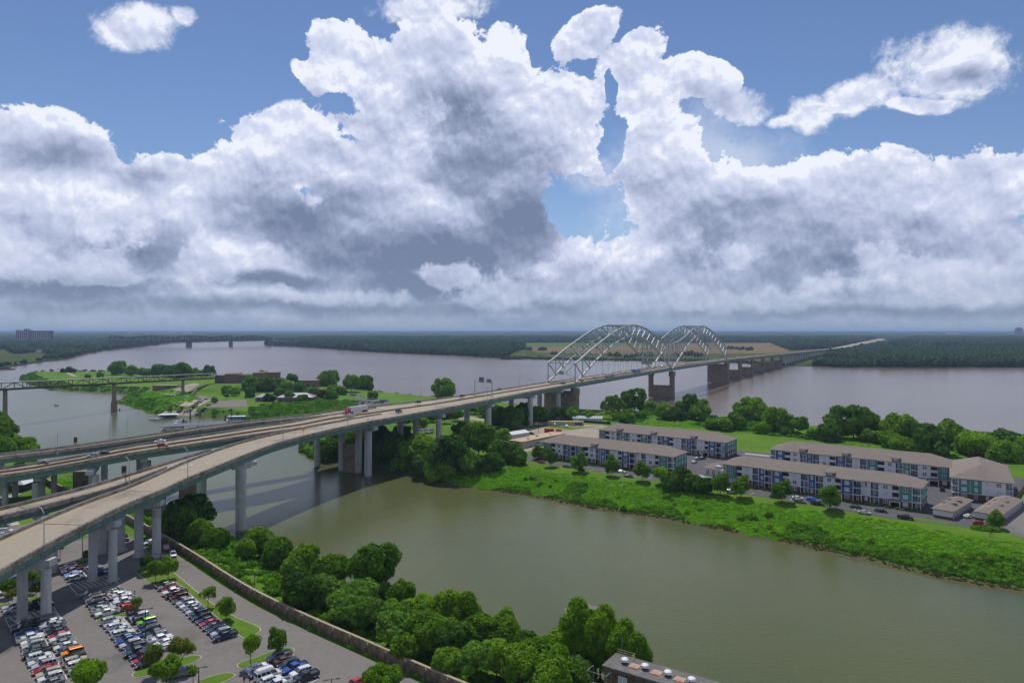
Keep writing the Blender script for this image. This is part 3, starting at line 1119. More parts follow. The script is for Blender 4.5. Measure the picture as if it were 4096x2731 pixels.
# ---- ramps and carriageways near the camera: edges (x, y, z)
R1_R = [(-118.6, 120, 22.0), (-120.6, 150, 24.2), (-121.3, 181.8, 26.1), (-119.3, 212.4, 28.1), (-116.5, 232.4, 28.8), (-115, 249, 29.4), (-108, 287.4, 31.2), (-103.0, 314.4, 31.6), (-92.5, 350, 31.5), (-77, 389, 31.3)]
R1_L = [(-136.0, 120, 22.0), (-137.0, 150, 24.2), (-137.4, 183, 26.1), (-134.0, 214, 28.1), (-130.6, 233, 28.8), (-129.2, 249, 29.4), (-126.4, 274, 31.0), (-122.0, 310, 31.6), (-110.5, 352, 31.5), (-91.5, 397.5, 31.3)]
R2_R = [(-192, 150, 23.0), (-172, 180, 25.0), (-152.5, 207.7, 26.6), (-144, 223, 27.4), (-136, 238, 28.4), (-129.7, 262, 30.3)]
R2_L = [(-201, 154, 23.0), (-181, 186, 25.0), (-160.5, 213.7, 26.6), (-152, 229, 27.4), (-143.5, 245, 28.6), (-127.3, 295, 31.4)]
M_R = [(-330, 268, 10.5), (-270, 283, 15.5), (-216, 294, 20.6), (-194, 302, 23.4), (-172, 313, 26.6), (-144, 326, 29.4), (-119, 349, 31.0), (-104, 369, 31.2), (-92.5, 398.2, 31.3)]
M_L = [(-335, 290, 10.5), (-277, 304, 15.5), (-223.7, 314.7, 20.6), (-202, 322, 23.4), (-182, 333, 26.6), (-157, 344, 29.4), (-136, 363, 31.0), (-123, 382, 31.2), (-111.7, 409.5, 31.3)]
R4_L = [(-340, 293, 15.5), (-285, 308, 20.5), (-236, 322, 24.6), (-215, 331, 26.2), (-190, 345, 28.6), (-161.6, 373.6, 30.6), (-146, 389.5, 31.1), (-121, 415, 31.3)]
R4_R = [(-337, 284, 15.5), (-281, 299, 20.5), (-232.3, 313.2, 24.6), (-211, 322.5, 26.2), (-184.5, 337.6, 28.6), (-155.2, 367, 30.6), (-139.7, 382.6, 31.1), (-112.4, 410, 31.3)]


def viaduct(name, Lp, Rp, label, group='curved ramps of the highway viaduct', cat='viaduct', **k):
    n = min(len(Lp), len(Rp))
    L, R = crom(Lp, 8), crom(Rp, 8)
    m = min(len(L), len(R))
    if len(L) != len(R):   # resample to the same count
        def rs(A, c):
            t = np.linspace(0, 1, len(A)); u = np.linspace(0, 1, c)
            return np.column_stack([np.interp(u, t, A[:, q]) for q in range(3)])
        c = max(len(L), len(R)); L, R = rs(L, c), rs(R, c)
    root = empty(name, (0, 0, 0))
    tag(root, label, cat, group)
    build_deck(root, L, R, **k)
    return root, L, R


r1, L1, R1 = viaduct('ramp_viaduct', R1_L, R1_R, 'nearest two lane concrete ramp with teal girders curving over the car park', girder=2.5)
r2, L2, R2 = viaduct('ramp_viaduct', R2_L, R2_R, 'narrow one lane ramp joining the nearest ramp at a white painted gore', girder=2.0, pr=True)
r4, L4, R4 = viaduct('ramp_viaduct', R4_L, R4_R, 'outermost narrow ramp along the far side of the highway viaduct', girder=2.2)
rm, LM, RM = viaduct('highway_viaduct', M_L, M_R, 'divided four lane viaduct with brown median running down to the city shore', 'divided highway over the harbour', girder=2.6, median=0.5)

# shared part up to the arches
T0 = -264.5
ts = np.arange(T0, 0.1, 6.0).tolist()
if ts[-1] < -0.1: ts.append(-0.4)


def left_w(t):
    return float(np.interp(t - T0, [0, 30, 67, 110, 150, 265], [52, 52, 45, 36.5, 30.5, 29]))


LT = np.array([[*(A0 + U * t + NRM * (14.5 - left_w(t))), decz(t)] for t in ts])
RT = np.array([[*(A0 + U * t + NRM * 14.5), decz(t)] for t in ts])
rt = empty('highway_viaduct')
tag(rt, 'straight merged highway viaduct between the ramps and the steel arches', 'viaduct', 'divided highway over the harbour')
build_deck(rt, LT, RT, girder=2.7)
mline = RT - offset_frame(LT, RT) * 0
med = []
for t in ts:
    o = float(np.interp(t - T0, [0, 110, 265], [-14.2, -5.0, 0.0]))
    med.append([*(A0 + U * t + NRM * o), decz(t)])
med = np.array(med)
mb = MB(); strip_profile(mb, med, offset_frame(LT, RT), -0.3, 0.3, 0.003, 0.82); mb.build('median_barrier', M_MEDIAN, rt)
# gore barriers that run on into the merged deck
for (a, b, ln) in ((np.array([-92.0, 397.8, 31.3]), 0.0, 26), (np.array([-111.9, 409.7, 31.3]), 0.0, 48)):
    n = 6
    pts = np.array([[*(a[:2] + U * ln * k / n + NRM * (0.0 if ln == 26 else -0.5) * k / n), decz(T0 + ln * k / n)] for k in range(n + 1)])
    nr_ = np.tile(np.array([[NRM[0], NRM[1], 0.0]]), (n + 1, 1))
    mb = MB(); strip_profile(mb, pts, nr_, -0.25, 0.25, 0.003, 0.80); mb.build('gore_barrier', M_PARAPET, rt)

# paint
road_line(r1, L1, R1, lambda L, R: L + offset_frame(L, R) * 1.9, 0.20, M_YELLOW, name='edge_line')
road_line(r1, L1, R1, lambda L, R: deck_between(L, R, 0.5), 0.22, M_WHITE, dash=(3.2, 8.8), t0=150)
MB()
road_line(r2, L2, R2, lambda L, R: L + offset_frame(L, R) * 1.5, 0.20, M_YELLOW, name='edge_line')
road_line(r4, L4, R4, 0.2, 0.18, M_WHITE, name='edge_line')
for f, dsh, mt in ((0.09, None, M_WHITE), (0.29, (3.2, 8.8), M_WHITE), (0.46, None, M_YELLOW), (0.545, None, M_YELLOW), (0.73, (3.2, 8.8), M_WHITE), (0.93, None, M_WHITE)):
    road_line(rm, LM, RM, f, 0.20, mt, dash=dsh, name='edge_line', t0=60)
offs = [(-13.2, None, M_WHITE), (-9.3, (3.2, 8.8), M_WHITE), (-5.4, (3.2, 8.8), M_WHITE), (-1.2, None, M_YELLOW), (1.2, None, M_YELLOW), (5.2, (3.2, 8.8), M_WHITE), (9.2, (3.2, 8.8), M_WHITE), (13.0, None, M_WHITE)]
for o, dsh, mt in offs:
    def fn(L, R, o=o):
        out = []
        for t in ts:
            sft = float(np.interp(t - T0, [0, 110, 265], [-14.2, -5.0, 0.0])) if o < 1.5 else (float(np.interp(t - T0, [0, 110, 265], [-8.0, -3.0, 0.0])) if o < 6 else 0)
            out.append([*(A0 + U * t + NRM * (o + sft)), decz(t)])
        return np.array(out)
    road_line(rt, LT, RT, fn, 0.22, mt, dash=dsh, name='edge_line', t0=4)
# white gore chevron where the two near ramps meet
MB().quad((-128.3, 262, 30.55), (-128.0, 262, 30.55), (-118.9, 300, 31.5), (-119.3, 300, 31.5)).build('gore_line', M_WHITE, r1)
MB().quad((-124.6, 262, 30.5), (-124.2, 262, 30.5), (-118.7, 300, 31.5), (-119.0, 300, 31.5)).build('gore_line', M_WHITE, r1)

# piers of the ramps (feet at the car park are at z = 7)
def capz(L, R, x, y, g):
    M = (L + R) / 2
    k = np.argmin(np.hypot(M[:, 0] - x, M[:, 1] - y))
    return float(M[k, 2]) - 0.46 - g, offset_frame(L, R)[k]


def put_pier(root, L, R, cols, g, r, foot=None, h=None, cap=True, z0=-3.0, web=None):
    cx = sum(c[0] for c in cols) / len(cols); cy = sum(c[1] for c in cols) / len(cols)
    zt, ax = capz(L, R, cx, cy, g)
    if h is None: h = 0.5 * math.dist(cols[0], cols[-1]) + r + 1.6
    pier(root, cols, zt, ((cx, cy), (ax[0], ax[1]), h) if cap else None, r, z0, footz=foot, web=web)


put_pier(r1, L1, R1, [(-127.8, 182.0), (-121.9, 182.4)], 2.5, 1.22, foot=7.0, h=5.2)
put_pier(r1, L1, R1, [(-127.0, 211.3), (-120.9, 211.2)], 2.5, 1.22, foot=7.0, h=5.0)
put_pier(r1, L1, R1, [(-124.9, 233.4), (-118.9, 233.2)], 2.5, 1.4, foot=7.0, h=5.2)
put_pier(r1, L1, R1, [(-128.5, 150.0), (-122.0, 150.4)], 2.5, 1.22, foot=7.0, h=5.2)
put_pier(r1, L1, R1, [(-111.2, 286.0)], 2.5, 2.1, h=6.0)
put_pier(r1, L1, R1, [(-129.5, 291.0)], 2.5, 1.9, h=3.4)
put_pier(r1, L1, R1, [(-80.8, 391.5)], 2.5, 2.15, h=6.0)
put_pier(r2, L2, R2, [(-149.5, 218.7), (-144.0, 218.7)], 2.0, 1.3, foot=7.0, h=5.0)
put_pier(r2, L2, R2, [(-139.4, 237.4), (-134.6, 238.8)], 2.0, 1.9, foot=7.0, h=4.6)
put_pier(r2, L2, R2, [(-176.0, 186.0)], 2.0, 1.3, foot=7.0, h=4.6)
put_pier(rm, LM, RM, [(-224.5, 315), (-219.6, 302)], 2.6, 1.2, h=11, z0=6)
put_pier(rm, LM, RM, [(-211.3, 313.5), (-208.8, 318), (-206.5, 302)], 2.6, 1.2, h=11, z0=6)
put_pier(rm, LM, RM, [(-191.5, 318), (-187.2, 311), (-182.8, 306)], 2.6, 1.45, h=11, z0=4)
put_pier(rm, LM, RM, [(-176.0, 331), (-170.0, 324)], 2.6, 2.1, h=11)
put_pier(rm, LM, RM, [(-99.3, 406.8), (-88.5, 402.0)], 2.6, 1.95, h=10, web=((-99.3, 406.8), (-88.5, 402.0), 16.5))
put_pier(r4, L4, R4, [(-234, 318)], 2.2, 1.3, h=4.5)
put_pier(r4, L4, R4, [(-197, 337)], 2.2, 1.5, h=4.5)
put_pier(r4, L4, R4, [(-117, 419)], 2.2, 1.8, h=5)
for (x, y, zt) in ((-205, 334, 15), (-163, 318, 18), (-153, 331, 15)):
    MB().box(x - 4.5, x + 4.5, y - 1.5, y + 1.5, -3, zt).build('pier_wall', M_OLDPIER, rm)

# piers of the merged viaduct
def bl_pier(t, offs_, r=2.0, z0=-3, capoff=None):
    zt = decz(t) - 3.1
    cols = [bl(t, o) for o in offs_]
    c = bl(t, (offs_[0] + offs_[-1]) / 2)
    pier(rt, cols, zt, (c, (NRM[0], NRM[1]), abs(offs_[-1] - offs_[0]) / 2 + 4.2), r, z0)


bl_pier(-198.0, [12.0, -6.5, -19.5], 1.95)
bl_pier(-138.0, [11.0, -7.5], 2.05)
bl_pier(-76.0, [10.5, -7.0], 2.05)
bl_pier(-28.0, [11.0, -7.0], 2.0)

# ------------------------------------------------------------------ the arch bridge
br = empty('arch_bridge', (A0[0], A0[1], 0))
tag(br, 'pale green steel double arch truss bridge across the wide brown river', 'bridge')
UNIT_BAR = MB().box(-0.5, 0.5, -0.5, 0.5, 0, 1).mesh('steel_bar', M_STEEL)


def strut(name, a, b, w, h=None, mesh=None, parent=None):
    a, b = Vector(a), Vector(b)
    o = bpy.data.objects.new(name, mesh or UNIT_BAR)
    d = b - a
    o.location = a - Vector((A0[0], A0[1], 0))
    q = d.to_track_quat('Z', 'Y')
    o.rotation_mode = 'QUATERNION'
    o.rotation_quaternion = q
    o.scale = (w, h or w, d.length)
    link(o, parent or br)
    return o


SPAN = 274.0
NP = 18


def topz(s):
    """top chord height over one span, s in 0..1 (0 = outer end post, 1 = middle pier)"""
    xs = [0, .06, .14, .24, .34, .43, .5, .58, .68, .78, .88, .95, 1.0]
    zs = [52.4, 57.8, 65.0, 73.4, 80.6, 85.2, 86.9, 86.3, 82.3, 75.2, 68.4, 65.8, 65.2]
    return float(np.interp(s, xs, zs))


def botz(s):
    xs = [0, .02, .08, .16, .26, .36, .44, .52, .60, .70, .80, .90, .97, 1.0]
    zs = [35.4, 37.0, 44.0, 53.0, 62.6, 70.2, 74.4, 75.8, 74.0, 67.8, 57.8, 46.0, 37.3, 33.8]
    return float(np.interp(s, xs, zs))


def bp(t, o, z):
    x, y = bl(t, o)
    return Vector((x, y, z))


NODE = {}
for half in (0, 1):
    for k in range(NP + 1):
        s = k / NP
        t = s * SPAN if half == 0 else 2 * SPAN - s * SPAN
        for sd in (-1, 1):
            NODE[(half, k, sd, 't')] = bp(t, 13.4 * sd, topz(s))
            NODE[(half, k, sd, 'b')] = bp(t, 13.4 * sd, botz(s))
            NODE[(half, k, sd, 'd')] = bp(t, 13.4 * sd, decz(t) - 0.2)
for half in (0, 1):
    for sd in (-1, 1):
        for k in range(NP):
            a, b = NODE[(half, k, sd, 't')], NODE[(half, k + 1, sd, 't')]
            strut('top_chord', a, b, 1.25)
            a, b = NODE[(half, k, sd, 'b')], NODE[(half, k + 1, sd, 'b')]
            strut('bottom_chord', a, b, 1.25)
        for k in range(NP + 1):
            t_, b_ = NODE[(half, k, sd, 't')], NODE[(half, k, sd, 'b')]
            if k == NP and half == 1: continue
            strut('vertical_post' if k else 'end_post', t_, b_, 0.72 if k else 1.0)
            if k < NP:
                if k < 9: strut('diagonal_brace', t_, NODE[(half, k + 1, sd, 'b')], 0.7)
                else: strut('diagonal_brace', b_, NODE[(half, k + 1, sd, 't')], 0.7)
            if 2 < k < NP - 1 and b_.z > decz(0) + 4:
                strut('hanger', b_, NODE[(half, k, sd, 'd')], 0.22)
    # bracing between the two trusses
    for k in range(NP + 1):
        if k == NP and half == 1: continue
        strut('cross_strut', NODE[(half, k, -1, 't')], NODE[(half, k, 1, 't')], 0.62)
        if k < NP:
            m = (NODE[(half, k + 1, -1, 't')] + NODE[(half, k + 1, 1, 't')]) / 2
            strut('wind_brace', NODE[(half, k, -1, 't')], m, 0.34)
            strut('wind_brace', NODE[(half, k, 1, 't')], m, 0.34)
            if 3 <= k <= NP - 3:
                b1, b2 = NODE[(half, k, -1, 'b')], NODE[(half, k, 1, 'b')]
                strut('cross_strut', b1, b2, 0.5)
                mt = (NODE[(half, k, -1, 't')] + NODE[(half, k, 1, 't')]) / 2
                strut('sway_brace', b1, mt, 0.34)
                strut('sway_brace', b2, mt, 0.34)
# portal frames at both ends and over the middle pier
for t, k in ((0, 0), (2 * SPAN, 0)):
    zb = topz(0)
    for sd in (-1, 1):
        strut('portal_brace', bp(t, 13.4 * sd, zb - 12.0), bp(t, 0, zb - 8.5), 0.5)
        strut('portal_brace', bp(t, 13.4 * sd, zb), bp(t, 3.5 * sd, zb - 9.0), 0.4)
        strut('portal_brace', bp(t, 0, zb), bp(t, 6.5 * sd, zb - 9.8), 0.4)
# fan members over the middle pier
tm = SPAN
for sd in (-1, 1):
    foot = bp(tm, 13.4 * sd, 33.6)
    strut('end_post', foot, bp(tm, 13.4 * sd, topz(1.0)), 0.9)
    for dt, s in ((14, 0.95), (28, 0.9), (-14, 0.95), (-28, 0.9)):
        strut('fan_brace', bp(tm + dt * 0.5, 13.4 * sd, botz(1 - abs(dt) * 0.5 / SPAN)), bp(tm + dt, 13.4 * sd, topz(1 - abs(dt) / SPAN)), 0.5)
# sign boards hung in the first portal and before the second arch
def board(t, o, z, w, h, mat):
    c = bp(t, o, z) - Vector((A0[0], A0[1], 0))
    mb = MB()
    a = c - Vector((NRM[0], NRM[1], 0)) * w / 2; b = c + Vector((NRM[0], NRM[1], 0)) * w / 2
    mb.bar(a, b, 0.25, h)
    return mb.build('sign_board', mat, br)


M_SIGNGREY = pmat('sign_back', (0.25, 0.27, 0.27), 0.5, 0.08, 1.0)
board(-0.8, 0.3, 44.0, 4.6, 3.2, M_SIGNGREY)
board(SPAN - 42, -4.0, 43.2, 13.0, 3.8, M_SIGNGREY)

# bridge deck in three lengths with ribbed teal edge trusses
def straight_deck(t0, t1, step, hw, name='road_deck', z_off=0.0):
    tt = np.linspace(t0, t1, max(2, int((t1 - t0) / step) + 1))
    L = np.array([[*(A0 * 0 + U * t - NRM * hw), decz(t)] for t in tt])
    R = np.array([[*(A0 * 0 + U * t + NRM * hw), decz(t)] for t in tt])
    return tt, L, R


tt, L, R = straight_deck(0.0, 2 * SPAN, 13.7, 12.3)
mb = MB()
loft(mb, [[tuple(a), (a[0], a[1], a[2] - 0.35), (b[0], b[1], b[2] - 0.35), tuple(b)] for a, b in zip(L, R)])
mb.build('road_deck', M_DECK, br)
nr_ = offset_frame(L, R)
for sd in (-1, 1):
    line = R if sd == 1 else L
    mb = MB(); strip_profile(mb, line + nr_ * 0.03 * sd, nr_, -0.25, 0.2, -0.5, 0.85); mb.build('parapet', M_PARAPET, br)
    tie = line + nr_ * 1.1 * sd
    mb = MB()
    strip_profile(mb, tie, nr_, -0.35, 0.35, -1.1, -0.5)
    strip_profile(mb, tie, nr_, -0.35, 0.35, -3.1, -2.6)
    strip_profile(mb, tie - nr_ * 0.25 * sd, nr_, -0.06, 0.06, -2.6, -1.1)
    mb.build('edge_girder', M_TEAL, br)
    for t in np.arange(0, 2 * SPAN + 1, SPAN / 36):
        q = U * t + NRM * sd * 13.55
        MB_P = MB().box(-0.18, 0.18, -0.18, 0.18, -2.62, -1.08)
        if t == 0: rib = MB_P.mesh('girder_rib', M_TEAL)
        o = obj('girder_rib', rib, br, loc=(q[0], q[1], decz(t)), rz=math.atan2(U[1], U[0]))
M2 = (L + R) / 2
mb = MB(); strip_profile(mb, M2, nr_, -0.3, 0.3, 0.003, 0.8); mb.build('median_barrier', M_MEDIAN, br)
mb = MB()
for t in np.arange(0, 2 * SPAN + 1, SPAN / 20):
    a = U * t - NRM * 13; b = U * t + NRM * 13
    mb.bar((a[0], a[1], decz(t) - 1.5), (b[0], b[1], decz(t) - 1.5), 0.5, 1.8)
fb = mb.build('floor_beams', M_TEAL, br); fb['kind'] = 'stuff'
for o in (-10.5, -6.6, 6.6, 10.5):
    dsh = None if abs(o) > 8 else (4, 9)
    road_line(br, L, R, (o + 12.3) / 24.6, 0.22, M_WHITE, dash=None, name='lane_line')


def arch_pier(t, solid, zt, zb=-4):
    cx, cy = bl(t, 0); cx -= A0[0]; cy -= A0[1]
    n = Vector((NRM[0], NRM[1], 0)); c = Vector((cx, cy, 0))
    if solid:
        w = MB().bar(c - n * 13.6 + Vector((0, 0, (zb + zt - 3) / 2)), c + n * 13.6 + Vector((0, 0, (zb + zt - 3) / 2)), 7.0, zt - 3 - zb).build('pier_wall', M_OLDPIER, br)
    else:
        w = MB().bar(c - n * 12 + Vector((0, 0, 5)), c + n * 12 + Vector((0, 0, 5)), 4.0, 18).build('pier_wall', M_OLDPIER, br)
    for sd in (-1, 1):
        q = c + n * 13.4 * sd
        mb = MB()
        mb.tube((q.x, q.y, zb), (q.x, q.y, zt - 6), 3.7 if solid else 3.3, 3.6 if solid else 3.1, 20)
        mb.tube((q.x, q.y, zt - 6.02), (q.x, q.y, zt), 4.1, 4.1, 20)
        mb.build('pier_column', M_OLDPIER, w)
        # bearing shoe
        MB().box(-1.2, 1.2, -1.2, 1.2, 0, 2.6).build('bearing', M_STEEL, w, loc=(q.x, q.y, zt))


arch_pier(0, True, 31.0)
arch_pier(SPAN, False, 31.0)
arch_pier(2 * SPAN, True, 31.0)

# approach over the far shore
fr = empty('approach_viaduct', (*bl(2 * SPAN, 0), 0))
tag(fr, 'long low viaduct on many piers leading from the arches to the far bank', 'viaduct')
tt = np.concatenate([np.linspace(2 * SPAN + 0.5, 1300, 30), np.linspace(1330, 2250, 24)])
L = np.array([[*(U * (t - 2 * SPAN) - NRM * 12.5), decz(t)] for t in tt])
R = np.array([[*(U * (t - 2 * SPAN) + NRM * 12.5), decz(t)] for t in tt])
build_deck(fr, L, R, girder=2.8, post_gap=60, median=0.5)
pt = [2 * SPAN + 100 * k for k in (1, 2, 3, 4, 5)]
for t in pt + list(range(1100, 2150, 42)):
    c = Vector((*(U * (t - 2 * SPAN)), 0)); n = Vector((NRM[0], NRM[1], 0))
    zt = decz(t) - 3.25
    big = t in pt
    h = 11.5
    capp = MB().bar(c - n * 12.5 + Vector((0, 0, zt - 0.8)), c + n * 12.5 + Vector((0, 0, zt - 0.8)), 3.0 if big else 1.8, 1.6).build('pier_cap', M_CONC, fr)
    for sd in (-1, 1) if big else (-1, 0, 1):
        q = c + n * (10.3 * sd)
        MB().tube((q.x, q.y, -4), (q.x, q.y, zt - 1.59), 2.6 if big else 1.2, None, 14).build('column', M_OLDPIER if big else M_CONC, capp)
    if big:
        MB().bar(c - n * 9.0 + Vector((0, 0, 5)), c + n * 9.0 + Vector((0, 0, 5)), 3.2, 18).build('pier_wall', M_OLDPIER, capp)

# highway on its embankment beyond
mb = MB()
tt = [2249, 2800, 3400, 4100, 5000, 5400]
for a, b in zip(tt[:-1], tt[1:]):
    za, zb2 = decz(a) , decz(b)
    p, q = bl(a, -16), bl(a, 16); r, s_ = bl(b, 16), bl(b, -16)
    mb.quad((*p, za), (*q, za), (*r, zb2), (*s_, zb2))
    for e, f in (((p), (s_)), ((q), (r))):
        sg = -1 if e is p else 1
        e2 = (e[0] + NRM[0] * 14 * sg, e[1] + NRM[1] * 14 * sg); f2_ = (f[0] + NRM[0] * 14 * sg, f[1] + NRM[1] * 14 * sg)
        mb.quad((*e, za), (*f, zb2), (*f2_, 1.9), (*e2, 1.9))
tag(mb.build('highway', M_DECK), 'pale highway running straight through the far woods', kind='structure')
# ------------------------------------------------------------------ leaf meshes
def quads_mesh(name, Q, mat, extra=None):
    """Q: (n,4,3) array of leaf quads; extra: (V,F,mat) solid core, added to block light between the leaves"""
    n = len(Q)
    me = bpy.data.meshes.new(name)
    V = Q.reshape(-1, 3)
    nv = n * 4
    loops = np.arange(nv)
    starts = np.arange(n) * 4
    tot = np.full(n, 4)
    mi = np.zeros(n, int)
    if extra is not None:
        EV, EF = extra
        EF = np.asarray(EF)
        V = np.concatenate([V, EV])
        loops = np.concatenate([loops, (EF + nv).ravel()])
        starts = np.concatenate([starts, nv + np.arange(len(EF)) * 3])
        tot = np.concatenate([tot, np.full(len(EF), 3)])
        mi = np.concatenate([mi, np.zeros(len(EF), int)])
    me.vertices.add(len(V)); me.vertices.foreach_set('co', V.astype(np.float32).ravel())
    me.loops.add(len(loops)); me.loops.foreach_set('vertex_index', loops.astype(np.int32))
    me.polygons.add(len(starts)); me.polygons.foreach_set('loop_start', starts.astype(np.int32))
    me.materials.append(mat)
    me.update(calc_edges=True)
    return me


def leaf_quads(r, cent, nrm, size, aspect=1.5, jitter=0.68):
    n = len(cent)
    nn = nrm + r.normal(size=(n, 3)) * jitter
    nn /= np.linalg.norm(nn, axis=1)[:, None]
    t = r.normal(size=(n, 3))
    u = np.cross(nn, t); u /= np.linalg.norm(u, axis=1)[:, None]
    v = np.cross(nn, u)
    s = size * (0.6 + 0.8 * r.random(n))[:, None]
    a = u * s * 0.5 * aspect; b = v * s * 0.5
    return np.stack([cent - a, cent - b, cent + a, cent + b], axis=1)


def crown_mesh(name, mat, seed, rx=5.0, rz=4.5, nclump=34, cr=0.36, nleaf=5200, leaf=0.42, aspect=1.5, gap=0.0, lean=0.0, droop=0.0, core=0.48, low=-0.55, spread=1.0):
    """crown centred on the origin: many leaf clumps spread over an uneven ellipsoid, with gaps"""
    r = np.random.default_rng(seed)
    cl = []
    tries = 0
    lob = r.normal(size=(5, 3)); lob /= np.linalg.norm(lob, axis=1)[:, None]
    while len(cl) < nclump and tries < 6000:
        tries += 1
        d = r.normal(size=3); d /= np.linalg.norm(d)
        if d[2] < low: continue
        k = 0.68 + 0.48 * max(0, (lob @ d).max()) ** 3 + r.uniform(-0.14, 0.12)
        f = r.uniform(0.55, 1.0) ** 0.5 * k
        p = d * f * (1 - cr * 0.55)
        if all(np.linalg.norm(p - q) > cr * (0.62 + gap) * spread for q in cl):
            cl.append(p)
    cl = np.array(cl)
    crs = cr * (0.55 + 0.9 * r.random(len(cl)))
    w = crs ** 2; w /= w.sum()
    which = r.choice(len(cl), size=nleaf, p=w)
    d = r.normal(size=(nleaf, 3)); d /= np.linalg.norm(d, axis=1)[:, None]
    # leaves sit mostly on the outer and upper side of each clump
    out = cl[which] / (np.linalg.norm(cl[which], axis=1)[:, None] + 1e-6)
    d = d + out * 0.55 + np.array([0, 0, 0.35]); d /= np.linalg.norm(d, axis=1)[:, None]
    rr = crs[which] * (0.50 + 0.62 * r.random(nleaf) ** 0.6)
    p = cl[which] + d * rr[:, None]
    sc = np.array([rx, rx, rz])
    P = p * sc
    P[:, 2] -= droop * (np.hypot(P[:, 0], P[:, 1]) / rx) ** 2
    Q = leaf_quads(r, P, d, leaf, aspect)
    ev = ICO2 * (0.9 + 0.5 * (r.random(len(ICO2)) - 0.5))[:, None] * sc * core  # unseen core added inside the crown so light does not pass through
    ev[:, 2] -= 0.03 * rz
    return quads_mesh(name, Q, mat, (ev, ICO2F) if core > 0 else None)


LEAF = {
    'mid': foliage_mat('leaf_mid', (0.080, 0.170, 0.010), (0.225, 0.390, 0.022), trans=0.30, scale=0.5),
    'bright': foliage_mat('leaf_bright', (0.125, 0.250, 0.010), (0.270, 0.440, 0.020), trans=0.35, scale=0.5),
    'dark': foliage_mat('leaf_dark', (0.048, 0.110, 0.012), (0.130, 0.250, 0.022), trans=0.25, scale=0.5),
    'yellow': foliage_mat('leaf_yellow', (0.110, 0.180, 0.014), (0.240, 0.265, 0.022), trans=0.35, scale=0.6),
    'cool': foliage_mat('leaf_cool', (0.072, 0.155, 0.020), (0.200, 0.360, 0.045), trans=0.28, scale=0.5),
    'red': foliage_mat('leaf_red', (0.070, 0.060, 0.025), (0.150, 0.095, 0.050)),
}
# kind -> (list of crown meshes, nominal radius)
KIND = {}


def kind(nm, n, **k):
    mats = k.pop('mat')
    KIND[nm] = ([crown_mesh('crown', LEAF[mats], 100 + 7 * i + len(KIND) * 31, **k) for i in range(n)], k.get('rx', 5.0), k.get('rz', 4.5))


kind('dense', 3, mat='mid', rx=5.5, rz=5.0, nclump=46, cr=0.33, nleaf=7500, leaf=0.61)
kind('vine', 3, mat='mid', rx=5.0, rz=4.6, nclump=40, cr=0.34, nleaf=7500, leaf=0.67, low=-0.9, droop=1.0)
kind('round', 2, mat='mid', rx=5.0, rz=5.0, nclump=52, cr=0.30, nleaf=8000, leaf=0.51, low=-0.7)
kind('fig', 3, mat='cool', rx=4.5, rz=3.8, nclump=60, cr=0.24, nleaf=7000, leaf=0.61, low=-0.4)
kind('willow', 3, mat='bright', rx=4.5, rz=5.0, nclump=40, cr=0.34, nleaf=11000, leaf=0.30, aspect=3.0, low=-0.8, droop=1.5)
kind('bright', 2, mat='bright', rx=4.5, rz=4.0, nclump=40, cr=0.33, nleaf=6500, leaf=0.55)
kind('dark', 2, mat='dark', rx=5.0, rz=5.0, nclump=46, cr=0.31, nleaf=6500, leaf=0.61, low=-0.8)
kind('open', 2, mat='mid', rx=6.0, rz=6.5, nclump=30, cr=0.25, nleaf=5200, leaf=0.60, gap=0.45, core=0.0, low=-0.7)
kind('young', 2, mat='bright', rx=2.2, rz=2.4, nclump=22, cr=0.36, nleaf=1500, leaf=0.34, core=0.35)
kind('yellow', 2, mat='yellow', rx=2.8, rz=3.0, nclump=26, cr=0.33, nleaf=2600, leaf=0.34, core=0.4)
kind('street', 3, mat='mid', rx=3.6, rz=3.9, nclump=34, cr=0.32, nleaf=3600, leaf=0.42, low=-0.7)
kind('far', 4, mat='mid', rx=6.5, rz=5.5, nclump=34, cr=0.32, nleaf=3000, leaf=0.95, low=-0.6)
kind('farcool', 3, mat='cool', rx=6.5, rz=5.5, nclump=34, cr=0.30, nleaf=3000, leaf=0.95, low=-0.6)
kind('red', 1, mat='red', rx=3.5, rz=3.5, nclump=22, cr=0.36, nleaf=1600, leaf=0.55)


def trunk_mesh(seed, open_=False):
    """unit tree: height 1 to the crown centre, limbs reach out to radius 1"""
    r = random.Random(seed)
    mb = MB()
    mb.tube((0, 0, -0.08), (0.01, 0.01, 0.55), 0.045, 0.032, 7)
    mb.tube((0.01, 0.01, 0.54), (0.0, 0.02, 1.05), 0.032, 0.016, 6)
    for k in range(7 if open_ else 5):
        a = 2 * PI * k / (7 if open_ else 5) + r.uniform(-.4, .4)
        z0 = r.uniform(0.45, 0.8)
        q = (0.45 * math.cos(a), 0.45 * math.sin(a), min(1.05, z0 + r.uniform(0.2, 0.4)))
        mb.tube((0, 0, z0), q, 0.020, 0.009, 5)
        a2 = a + r.uniform(-.6, .6)
        mb.tube(q, (q[0] + 0.25 * math.cos(a2), q[1] + 0.25 * math.sin(a2), q[2] + 0.08), 0.009, 0.004, 4)
    return mb.mesh('trunk', M_BARK)


